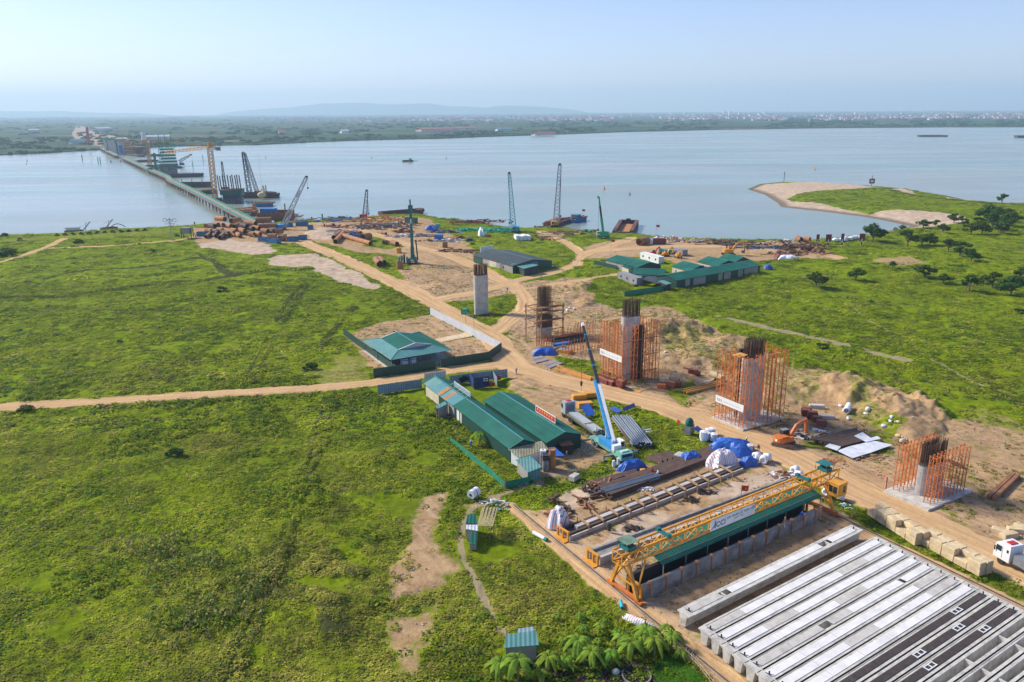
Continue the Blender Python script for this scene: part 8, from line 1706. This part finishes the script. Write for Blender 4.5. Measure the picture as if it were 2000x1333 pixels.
def colours(x, y, r):
    n1 = fbm(x, y, 14, 3, 21); n2 = fbm(x, y, 3.5, 2, 31); k = np.clip((n1*.55+n2*.6-.28)*5.5+.25+r.normal(size=len(x))*.7, 0, 4.49).astype(int)
    c = PAL[k]; s_ = r.random(len(x)); c = np.where((s_ < .05)[:, None], PAL[5], c); c = np.where((s_ > .88)[:, None], PAL[6], c)
    o = (ss(.44, .66, fbm(x, y, 30, 4, 101))*.75+ss(-.05, .12, fbm(x, y, 7, 3, 111)-.5)*.25)*(1-ss(150, 230, y))*.55+.08; lum = (c@np.array([.25, .65, .1]))[:, None]; return c*(1-o[:, None])+lum*np.array([[1.15, .95, .22]])*o[:, None]
for name, n, g0, g1, sz, zs, lim in (('meadow_grass', 90000, 68, 150, (.28, .72), .5, .35), ('far_meadow_grass', 60000, 150, 300, (.5, 1.25), .42, .35), ('distant_meadow_grass', 36000, 300, 700, (.9, 2.2), .36, .3)):
    x, y = cand(n, g0, g1); k, z, stw, so = okgrass(x, y, lim); dens = fbm(x, y, 8, 3, 41); k &= (dens > .22+.22*rng.random(len(x))) | (stw > .3); x, y, z = x[k], y[k], z[k]
    s_ = rng.uniform(*sz, len(x))*(.7+.8*fbm(x, y, 11, 3, 77)); scatter(name, np.stack([x, y, z-.05], 1), np.stack([s_, s_, s_*zs*1.2], 1), colours(x, y, rng), LEAFA, TM, seed=n)
# sparse weeds on bare soil and mounds
x, y = cand(26000, 85, 330, -.2, .72); k, z, stw, so = okgrass(x, y, 2.0); fl = fields(x, y); k = (fl[2] < .2) & (fl[3] < .3) & (fl[1] < .5) & (fl[0] > .3) & (fbm(x, y, 9, 4, 61) > .56)
yard = W([(1004, 988), (1280, 905), (1480, 880), (1720, 1050), (2150, 1250), (2150, 1420), (1500, 1420), (1240, 1192)]); k &= ~inside(x, y, yard)
for b_ in BUILT: k &= ~inside(x, y, b_)
x, y, z = x[k], y[k], z[k]; s_ = rng.uniform(.25, .8, len(x)); scatter('weeds', np.stack([x, y, z-.03], 1), np.stack([s_, s_, s_*.7], 1), colours(x, y, rng)*.85, LEAFA, TM, seed=5)
# yellow flowering shrubs and taller reeds across the near meadow
x, y = cand(9000, 85, 185, -.66, -.02); k, z, stw, so = okgrass(x, y); k &= fbm(x, y, 12, 3, 91)+.12*rng.random(len(x)) > .60; x, y, z = x[k], y[k], z[k]; s_ = rng.uniform(.4, 1.1, len(x))
scatter('flowering_scrub', np.stack([x, y, z+.1], 1), np.stack([s_, s_, s_*1.1], 1), np.where((rng.random(len(x)) < .5)[:, None], np.array([[.22, .26, .015]]), np.array([[.11, .19, .015]])), LEAFA, TM, seed=8)
rp = np.array([tuple(P(a_, b2)[:2]) for a_, b2 in ((290, 1085), (330, 1065), (400, 1110), (430, 1105), (260, 1090), (400, 1200), (350, 1215), (440, 1210), (500, 1140), (320, 1120), (470, 1180))])
x = (rp[:, 0][:, None]+rng.normal(size=(len(rp), 36))*2.4).ravel(); y = (rp[:, 1][:, None]+rng.normal(size=(len(rp), 36))*2.4).ravel(); z = height(x, y)[0]; s_ = rng.uniform(.5, 1.1, len(x))
scatter('dry_reeds', np.stack([x, y, z], 1), np.stack([s_*.7, s_*.7, s_*1.5], 1), np.where((rng.random(len(x)) < .4)[:, None], np.array([[.34, .31, .10]]), np.array([[.18, .26, .04]])), LEAFA, TG, seed=9)
# denser scrub round the sheds and the tree band at the bottom
sc_pts = []
for a_, b2, n, r_ in ((830, 830, 60, 5), (850, 870, 50, 4), (900, 880, 40, 4), (1100, 925, 120, 6), (1060, 955, 60, 5), (1180, 900, 30, 3), (1360, 790, 60, 4), (1310, 870, 40, 4), (1410, 720, 50, 5), (1440, 690, 60, 6), (1330, 650+30, 60, 6), (1290, 690, 40, 4), (1730, 1030, 60, 4), (1830, 1085, 60, 5), (1930, 1135, 50, 5), (1080, 1290, 160, 6), (1180, 1310, 160, 6), (900, 1260, 60, 6), (960, 1310, 80, 5), (1300, 1270, 60, 4), (1150, 1240, 80, 6), (800, 800, 40, 4), (890, 940, 30, 4)):
    c_ = P(a_, b2); sc_pts.append(np.stack([c_.x+rng.normal(size=n)*r_*.6, c_.y+rng.normal(size=n)*r_*.6], 1))
q = np.concatenate(sc_pts); x, y = q[:, 0], q[:, 1]; k, z, stw, so = okgrass(x, y, .8); x, y, z = x[k], y[k], z[k]; s_ = rng.uniform(.4, .95, len(x))
scatter('bushy_undergrowth', np.stack([x, y, z], 1), np.stack([s_, s_, s_*.9], 1), PAL[rng.choice([0, 0, 1, 1, 2, 6], len(x))], LEAFA, TM, seed=10)
c_ = P(1175, 1325); x = c_.x+rng.normal(size=200)*4; y = c_.y+rng.normal(size=200)*1.3; z = height(x, y)[0]; scatter('purple_foliage', np.stack([x, y, z], 1), np.full((200, 3), .6), np.tile([[.045, .02, .04]], (200, 1)), LEAFA, TM, seed=12)
gp = W([(1290, 1290), (1330, 1285), (1370, 1330), (1380, 1370), (1290, 1370), (1275, 1320)]); x = rng.uniform(min(p[0] for p in gp), max(p[0] for p in gp), 1500); y = rng.uniform(min(p[1] for p in gp), max(p[1] for p in gp), 1500); k = inside(x, y, gp); x, y = x[k], y[k]; z = height(x, y)[0]
scatter('vegetable_bed', np.stack([x, y, z+.1], 1), np.full((len(x), 3), .35), np.tile([[.08, .21, .015]], (len(x), 1)), LEAFA, TM, seed=13)
# ---- trees: four kinds, each copied with its own trunk and crown
def tree_proto(seed, h=6.0, r=3.2, n_l=9, leaves=520, mat=LEAFT, umb=False, ls=.5):
    rd = random.Random(seed); r_ = np.random.default_rng(seed); t_ = thing('tree', 'proto', 'tree'); m_ = MB(); th = h*.26
    m_.tube((0, 0, -.3), (.1, .05, th*1.6), .26, 8, .15); lobes = []
    for k in range(n_l):
        a_ = 6.28*k/n_l+rd.uniform(-.4, .4); q = rd.uniform(.3, .8)*r; z_ = th+rd.uniform(.1, .95)*(h-th)*(.6 if umb else .8); c_ = Vector((q*math.cos(a_), q*math.sin(a_), z_)); m_.tube((.1, .05, th*rd.uniform(.6, 1)), c_, .11, 5, .04); lobes.append((c_, r*rd.uniform(.3, .52)))
    lobes.append((Vector((0, 0, h-r*.35)), r*.5)); m_.build('trunk', BARK, t_); V_ = []
    for c_, lr in lobes:
        n = int(leaves/len(lobes)); T = clump_tmpl(n, rd.randint(0, 9999), .8, (ls/lr*.7, ls/lr*1.3), .35, True); T = T*np.array([lr, lr, lr*.8])+np.array(c_)[None, None]; V_.append(T.reshape(-1, 3))
    V_ = np.concatenate(V_); o_ = np_mesh('crown', V_, np.arange(len(V_)).reshape(-1, 4), mat); o_.parent = t_; return t_
TP_ = [tree_proto(1, 6.6, 3.2, 9, 1100), tree_proto(2, 7.0, 3.6, 11, 1500), tree_proto(3, 5.6, 2.6, 8, 800, ls=.45), tree_proto(4, 6.0, 3.8, 8, 800, umb=True, ls=.6)]
q8 = lambda x_, y_: (1400+x_/3.333, 180+y_/3.333)
TR = [(645, 1272, 115, 'round spreading tree nearest the longest barrack, left of its neighbour'), (905, 1228, 90, 'small round tree second from the barrack in the meadow'), (1142, 1147, 45, 'tiny sapling behind the second meadow tree'), (1350, 1208, 108, 'open flat-topped tree alone in the middle of the right meadow'), (1475, 1247, 82, 'small airy tree right of the flat-topped meadow tree'), (1640, 1300, 92, 'thin airy tree at the lower right of the meadow row'), (1580, 1068, 95, 'left tree of the close pair above the meadow row'), (1655, 1102, 82, 'right tree of the close pair above the meadow row'),
      (1240, 1005, 92, 'dark wide bush-like tree right of the round bush'), (1335, 1000, 80, 'left half of the broad dark tree by the bank'), (1385, 998, 80, 'right half of the broad dark tree by the bank'), (1013, 975, 112, 'round dense bush at the shore beside the striped poles'), (1762, 838, 120, 'largest dark dome-crowned tree at the neck of the spit'), (1345, 888, 72, 'layered dark tree on the shore sand'), (1542, 855, 74, 'slender multi-tiered tree on the spit sand'), (1605, 868, 50, 'small upright tree right of the slender one'), (1890, 812, 52, 'small pale tree behind the dome-crowned one'), (1855, 722, 48, 'lone dark tree on the spit ridge at the right'), (1160, 905, 26, 'tiny dark shore tree nearest the water'), (1205, 900, 36, 'small leaning shore tree beside the tiny one'), (1090, 948, 42, 'light green sapling right of the round bush'), (1425, 872, 46, 'low bush at the edge of the spit sand'), (1470, 918, 62, 'dark low tree below the spit sand edge'), (1505, 1042, 72, 'pale low tree left of the close pair'),
      (1655, 928, 80, 'leftmost dark tree of the shady grove'), (1725, 925, 82, 'second dark tree of the shady grove'), (1790, 900, 92, 'third tall tree of the shady grove'), (1850, 925, 90, 'fourth broad tree of the shady grove'), (1915, 875, 92, 'rightmost tree of the shady grove'), (1810, 862, 72, 'tree filling the back of the shady grove'), (1700, 870, 60, 'short tree behind the grove at its left'), (1915, 1325, 130, 'largest dark tree at the lower right field edge'), (1790, 1270, 80, 'left bushy tree of the row at the right field edge'), (1840, 1285, 72, 'middle bushy tree of the row at the right field edge'), (1975, 1215, 74, 'tree cut by the right edge above the large dark one'), (1735, 1250, 50, 'smallest bush at the left of the right edge row')]
first = [True]*4
for i, (x_, y_, w_, lb) in enumerate(TR):
    px, py = q8(x_, y_); o = G(px, py); dist = math.sqrt(o.x**2+o.y**2+H*H); wid = w_/3.333*dist/F*1.2; k = 3 if 'flat' in lb or 'tier' in lb or 'layer' in lb else (1 if w_ > 95 else i % 3); pr = TP_[k]; R0 = (3.2, 3.6, 2.6, 3.8)[k]*2.1
    s_ = wid/R0
    if first[k]: pr.location = o; pr.scale = (s_, s_, s_*.8); pr.rotation_euler.z = i; pr['label'] = lb; pr['group'] = 'trees on the right meadow and spit'; first[k] = False
    else: dup(pr, o, i*1.7, lb, (s_, s_, s_*(.72+.1*(i % 3))), 'trees on the right meadow and spit')
BU = [(1992, 612, 26, 'large dark tree cut by the right edge of the view in the meadow'), (12, 500, 40, 'big dark tree at the left edge of the view'), (8, 462, 18, 'small shore tree in the left corner by the river'), (38, 470, 14, 'low dark bush right of the left corner tree'), (152, 475, 22, 'round dark bush on the left bank below the houseboat'), (297, 492, 16, 'dark bush beside the left bank path'), (272, 478, 10, 'smaller dark bush on the left bank path'), (48, 802, 34, 'dark bush touching the roadside at the far left'), (340, 890, 46, 'dark green bush in the near left meadow'), (232, 668, 14, 'dark shrub in the middle left meadow'), (145, 694, 14, 'dark shrub on the left of the middle meadow'), (605, 722, 42, 'dense bush at the edge of the bare patch left of the yard'), (432, 570, 30, 'spreading shrub in the middle left field'), (1700, 590, 14, 'low shrub behind the widest pier in the meadow'), (1240, 560, 16, 'small dark bush below the grey cabin container'), (922, 478, 14, 'light bushy tree at the left end of the black depot roof'), (345, 462, 14, 'bush beside the utility pole'), (842, 815, 26, 'bush left of the narrow green shed'), (1605, 680, 30, 'yellowish shrub beyond the earth mound'), (275, 650, 12, 'dark shrub in the left meadow middle')]
for i, (px, py, w_, lb) in enumerate(BU):
    o = G(px, py, -.4); dist = math.sqrt(o.x**2+o.y**2+H*H); k = (0, 1, 2)[i % 3]; s_ = .8*w_*dist/F/((3.2, 3.6, 2.6)[k]*2.1); dup(TP_[k], o+Vector((0, 0, -1.6*s_)), i*2.1, lb, (s_, s_, s_*.8), 'scattered bushes')
# young trees along far left shore (dark shrubs)
# loose stones, wrappers and crumbs of concrete over the yards
x, y = cand(60000, 85, 330, -.25, .72); k, z, stw, so = okgrass(x, y, 9); fl = fields(x, y); k &= (fl[0] > .5) & (fl[2] < .15) & (fbm(x, y, 6, 3, 15)+.35*rng.random(len(x)) > .72); x, y, z = x[k], y[k], z[k]
T_ = [clump_tmpl(4, s2+90, .5, (.35, .8), .8) for s2 in range(4)]; s_ = rng.uniform(.08, .26, len(x))*(1+y/250)
scatter('rubble', np.stack([x, y, z+.02], 1), np.stack([s_]*3, 1), np.array([[.6, .58, .55], [.36, .3, .24], [.16, .11, .08], [.5, .38, .26], [.28, .13, .07]])[rng.choice(5, len(x), p=[.22, .3, .2, .18, .1])], LEAFA, T_, seed=31)
for i in range(12): o = G(112+i*15.5, 461-i*.9, -.8); dup(TP_[2], o, i, 'low dark bush in the shoreline row at the left', (.55, .55, .4), 'left shoreline bushes')
# ---- banana plants
def banana(seed, n_l=11, h=2.4, ll=2.4):
    rd = random.Random(seed); t_ = thing('banana_plant', 'proto', 'banana plant'); MB().tube((0, 0, -.2), (.05, 0, h), .16, 8, .09).build('stem', pm('banana_stem', (.22, .24, .08), .8), t_); m_ = MB()
    for k in range(n_l):
        a_ = 6.28*k/n_l*1.0+rd.uniform(-.3, .3); L_ = ll*rd.uniform(.75, 1.1); rise = rd.uniform(.35, 1.0); dr = Vector((math.cos(a_), math.sin(a_), 0)); sd_ = Vector((-dr.y, dr.x, 0)); n_ = 7; vs = []
        for j in range(n_+1):
            u = j/n_; p_ = Vector((0, 0, h))+dr*L_*u*(.9)+Vector((0, 0, L_*(rise*u-.95*rise*u*u*1.25-.35*u*u))); w = .34*math.sin(math.pi*min(1, .08+u*.92))**.6*(1 if u < .97 else .3)
            vs += [p_-sd_*w+Vector((0, 0, -.16*w*2)), p_+Vector((0, 0, .02)), p_+sd_*w+Vector((0, 0, -.16*w*2))]
        fs = []
        for j in range(n_):
            b_ = 3*j
            fs += [(b_, b_+1, b_+4, b_+3), (b_+1, b_+2, b_+5, b_+4)]
        m_.add(vs, fs)
    m_.build('leaves', LEAFB, t_); m2 = MB(); m2.add([(-.05, 0, h), (.12, .02, h+.9), (.22, 0, h+1.9), (.3, .05, h+.9)], [(0, 1, 2, 3)]); m2.build('rolled_leaf', LEAFY, t_); return t_
BP = [banana(3), banana(5, 7, 1.8, 1.9), banana(9, 11, 2.8, 2.8)]
BN = [(1012, 1330, 2, 'largest banana plant in front of the teal tin hut'), (1072, 1312, 0, 'banana plant right of the teal tin hut, half the size of the largest'), (1105, 1308, 1, 'banana plant in the middle between two clusters'), (1155, 1302, 0, 'banana plant over the purple foliage at left'), (1193, 1300, 1, 'banana plant over the purple foliage at right'), (1232, 1290, 2, 'tall banana plant left of the round pond'), (1278, 1282, 2, 'tallest banana plant at the right by the crane rail'), (1262, 1262, 0, 'banana plant behind the tallest right one'), (1140, 1240, 1, 'small banana plant in the upper middle'), (1172, 1240, 1, 'small banana plant second in the upper row'), (1205, 1246, 1, 'small banana plant third in the upper row'), (1088, 1212, 1, 'young banana shoot in the open grass'), (1135, 1212, 1, 'young banana shoot right of the first'), (1180, 1222, 1, 'young banana shoot above the upper row'), (978, 1328, 0, 'banana plant at the bottom left of the group'), (1100, 1262, 0, 'banana plant below the first shoot'), (1168, 1262, 1, 'low banana plant between shoots'), (1312, 1268, 0, 'banana plant nearest the crane rail'), (1250, 1268, 1, 'banana plant between the two tallest ones'), (1215, 1268, 1, 'banana plant left of the tall one by the pond'), (1130, 1285, 0, 'banana plant in the second row near the hut'), (1330, 1290, 1, 'low banana plant next to the stick fence'), (1056, 1332, 1, 'banana plant tucked below the teal tin hut corner'), (1300, 1245, 1, 'short banana plant at the top right of the grove'), (936, 868, 0, 'banana plant against the narrow green shed wall')]
fb = [True]*3
for i, (px, py, k, lb) in enumerate(BN):
    o = G(px, py); s_ = rng.uniform(.75, .98)*(.5 if 'shoot' in lb else (.75 if 'small' in lb or 'low' in lb else 1.08))
    if fb[k]: BP[k].location = o; BP[k].scale = (s_,)*3; BP[k]['label'] = lb; BP[k]['group'] = 'banana plants'; fb[k] = False
    else: dup(BP[k], o, i*1.3, lb, s_, 'banana plants')
# ---------------------------------------------------------------- opposite bank: woods, towns, hills
def FP(px, py): p = P(px, py); return p
n = 5200; px = rng.uniform(-350, 2350, n); fb_ = fbank(px)-2.2; top_ = 222-(px-1000)*.006
u = rng.random(n)**1.15; py = top_+8+(fb_-top_-8)*(1-u); line = fbm(px*1.0, py*9.0, 60, 3, 71); k = (line+rng.random(n)*.12 > .56) | (np.abs(py-fb_) < 1.2); px, py = px[k], py[k]
pos = np.array([tuple(P(float(a_), float(b2))) for a_, b2 in zip(px, py)]); d_ = np.hypot(pos[:, 0], pos[:, 1]); s_ = rng.uniform(.55, 1.3, len(px))*(5+d_/900); s_[np.abs(py-(fbank(px)-2.2)) < 1.2] *= .55
cl = np.array([[.014, .045, .022], [.02, .06, .025], [.03, .08, .03], [.05, .11, .035]])[rng.integers(0, 4, len(px))]
scatter('riverside_woodland', pos-np.array([0, 0, .5]), np.stack([s_*1.5, s_, s_*.85], 1), cl, LEAFA, [clump_tmpl(14, s2, .8, (.5, .9)) for s2 in range(4)], seed=20)
def townpos(n, seed):
    r = np.random.default_rng(seed); out = []
    while len(out) < n:
        px = r.uniform(-60, 2060); k = r.random()
        if px < 1000: band = (233, 2.5) if k < .7 else (227, 1.4)
        else: band = (233-(px-1000)*.004, 2.8) if k < .62 else (221-(px-1000)*.004, 2.2)
        py = band[0]-(abs(px-1000)*.002)+r.normal()*band[1]*.9
        if vnoise(np.array([px/38.]), np.array([py/5.]), 5)[0] < .36: continue
        if py < 219.5-(px-1000)*.004: continue
        p = P(px, py)
        if p.y > 14000 or p.y < 0: continue
        out.append((p.x, p.y))
    return out
RT = pm('red_tile_roof', (.42, .10, .06), .8, .2, .1); WW = pm('pale_render', (.72, .70, .66), .8, .1, .1); GRF = pm('grey_sheet_roof', (.42, .46, .5), .6, .2, .1)
def house(kind):
    t_ = thing('house', 'proto', 'house'); w, l, h = ((8, 12, 7), (7, 16, 9), (12, 22, 6))[kind]
    MB().bx(-l/2, l/2, -w/2, w/2, -1, h).build('wall', WW, t_); m_ = MB(); rm = (RT, RT, GRF)[kind]
    m_.add([(-l/2-.5, -w/2-.5, h), (l/2+.5, -w/2-.5, h), (l/2+.5, w/2+.5, h), (-l/2-.5, w/2+.5, h), (-l/2-.5, 0, h+2.6), (l/2+.5, 0, h+2.6)], [(0, 1, 5, 4), (2, 3, 4, 5), (1, 2, 5), (3, 0, 4), (3, 2, 1, 0)]); m_.build('roof', rm, t_); return t_
HP_ = [house(k) for k in range(3)]; hl = ['far house with red roof and pale walls in the town across the river', 'far narrow house with red roof in the town across the river', 'far long building with grey roof in the town across the river']
hp = sorted(townpos(3600, 3), key=lambda q: q[1]); rd = random.Random(9)
for i, (x_, y_) in enumerate(hp[:300]):
    k = rd.choice((0, 0, 1, 1, 2)) if i > 2 else i; s_ = rd.uniform(.9, 1.5)
    if i < 3: HP_[k].location = (x_, y_, 0); HP_[k].scale = (s_,)*3; HP_[k]['label'] = hl[k]; HP_[k]['group'] = 'town houses across the river'
    else: dup(HP_[k], (x_, y_, 0), rd.uniform(-.6, .6), hl[k], s_, 'town houses across the river')
mw, mr_, mg = MB(), MB(), MB()
for x_, y_ in hp[300:]:
    sc_ = 1+y_/9000; w, l, h = rd.uniform(7, 14)*sc_, rd.uniform(10, 26)*sc_, rd.uniform(5, 12); a_ = rd.uniform(-.5, .5); mw.box((x_, y_, h/2), (l, w, h), a_); r_ = rd.random(); (mr_ if r_ < .5 else (mg if r_ < .75 else mw)).box((x_, y_, h+.9), (l+1, w+1, 1.8), a_)
td = tag(mw.build('distant_town', WW), kind='stuff'); mr_.build('red_roofs', RT, td); mg.build('grey_roofs', GRF, td)
BB = [(1413, 213.5, 8, 6), (1424, 213.5, 9, 6), (1443, 214.5, 6, 4), (1336, 217, 5, 5), (1420+250, 214.5, 7, 4), (1492, 218, 10, 3), (1310, 216, 12, 2.5), (847, 232, 4, 5), (950, 229, 3, 5), (603, 219, 3, 5), (620, 220, 4, 4), (1690, 215, 5, 4), (1760, 213, 6, 3), (1853, 213, 9, 3), (1950, 212, 9, 3), (1235, 219, 5, 4), (1580, 236, 3, 6)]
for i, (px, pb, w_, h_) in enumerate(BB):
    p_ = P(px, pb+4 if pb < 225 else pb+3); 
    if p_.y > 13000 or p_.y < 0: p_ = P(px, 224)
    sc_ = p_.y/F; t_ = thing('tower_block', 'tall white block standing out above the far town across the river', 'tower block', (p_.x, p_.y, 0), .2, 'tall white blocks in the far town'); hh = h_*sc_*.7+6
    MB().bx(0, w_*sc_*.8, 0, w_*sc_*.5, 0, hh).build('wall', WW, t_); MB().bx(w_*sc_*.2, w_*sc_*.5, w_*sc_*.1, w_*sc_*.4, hh, hh+4).build('roof_hut', GRF, t_)
for a_, b2, w, h, mt_, nm_, lb in (((823, 257.5), (930, 254.5), 30, 7, RT, 'brickworks', 'long low pale and pink roofed sheds on the far bank'), ((285, 273), (332, 272), 30, 6, GRF, 'depot_shed', 'low grey shed heap on the far bank behind the tower crane'), ((141, 282), (168, 281), 14, 6, GRNL, 'depot_shed', 'teal-roofed shed left of the far trestle landing'), ((60, 259), (78, 258.5), 30, 7, GRF, 'depot_shed', 'pale long roof among trees at the far left bank'), ((192, 256), (220, 255), 40, 8, GRF, 'depot_shed', 'pale long roof behind the far landing'), ((668, 260.5), (682, 260.2), 20, 6, GRF, 'depot_shed', 'small pale roof in the fields across the river'), ((545, 261.5), (557, 261.3), 14, 6, RT, 'depot_shed', 'small coral red roof in the fields across the river'), ((972, 256.5), (1000, 256), 20, 6, GRNL, 'depot_shed', 'pale teal long shed on the far bank middle'), ((1045, 265), (1085, 263.5), 14, 4, RT, 'depot_shed', 'reddish moored barges and sheds at the far landing')):
    p_, rz_, L_ = fr(a_, b2); t_ = thing(nm_, lb, 'shed', (p_.x, p_.y, 0), rz_); MB().bx(0, L_, 0, w, -1, h).build('wall', WW, t_); MB().slab([(-2, -2, h+.2), (L_+2, -2, h+.2), (L_+2, w/2, h+4), (-2, w/2, h+4)], .3).build('roof', mt_, t_); MB().slab([(-2, w/2, h+4), (L_+2, w/2, h+4), (L_+2, w+2, h+.2), (-2, w+2, h+.2)], .3).build('roof', mt_, t_)
p_ = P(282, 279); t_ = thing('silo', 'white cement silo standing behind the farther tower crane', 'silo', p_); MB().tube((0, 0, 6), (0, 0, 22), 5, 14).build('silo_shell', WHT, t_); m_ = MB(); [m_.bar((a_, b2, 0), (a_, b2, 7), .8) for a_ in (-3, 3) for b2 in (-3, 3)]; m_.build('leg', STG, t_)
p_ = P(174, 281); t_ = thing('far_rig', 'far red lattice rig standing at the opposite trestle landing', 'rig', p_); MB().lattice((0, 0, 0), (0, 0, 34), 4, 2, 10, 1.1, .7).build('mast', RED, t_); MB().bx(-5, 5, -4, 4, 0, 5).build('base', RUST, t_)
pf = [FP(a_, b2) for a_, b2 in ((150, 281), (205, 287), (260, 284), (255, 270), (190, 262), (165, 248), (150, 246), (140, 262))]
tag(MB().slab([Vector((v.x, v.y, .15)) for v in pf][::1] if True else [], .1).build('far_construction_ground', pm('far_bare_soil', (.36, .25, .17), .95, .4, .02)), kind='structure')
gx = MB(); rd = random.Random(4)
for px0, px1, hmax, sd_, D in ((-700, 340, 15, 3, 17000), (420, 1060, 20, 5, 19500), (850, 1150, 11, 8, 18500)):
    n_ = 60; prev = None; vs = []; fs = []
    for i in range(n_+1):
        f_ = i/n_; px = px0+(px1-px0)*f_; e = math.sin(math.pi*f_)**.7; hpx = hmax*e*(.35+.9*fbm(np.array([px*1.0]), np.array([0.0]), 110, 4, sd_)[0]); d0 = ray(px, 217); X = d0[0]/d0[1]*D; h_ = hpx/F*D+40*e
        vs += [(X*.96, D*.96, 0), (X*.985, D*.985, h_*.55), (X, D, h_), (X*1.05, D*1.05, 0)]
    for i in range(n_):
        for j in range(3): a_ = 4*i+j; fs.append((a_, a_+4, a_+5, a_+1))
    gx.add(vs, fs)
tag(gx.build('hills', pm('wooded_hill', (.06, .09, .04), 1.0, .3, .004), smooth=True), kind='structure')
# ---------------------------------------------------------------- haze
hz = MB(); hz.bx(-12500, 13500, -150, 20600, -8.5, 480); ho = hz.build('haze', bpy.data.materials.new('haze_air'))
hm = ho.data.materials[0]; hm.use_nodes = True; N_ = hm.node_tree.nodes; N_.remove(N_['Principled BSDF']); pv = N_.new('ShaderNodeVolumePrincipled'); pv.inputs['Density'].default_value = HAZE_D
pv.inputs['Color'].default_value = (.62, .84, 1.0, 1); pv.inputs['Anisotropy'].default_value = .2; hm.node_tree.links.new(pv.outputs[0], [n for n in N_ if n.type == 'OUTPUT_MATERIAL'][0].inputs['Volume']); tag(ho, kind='stuff')
print('OBJS', len(bpy.data.objects))
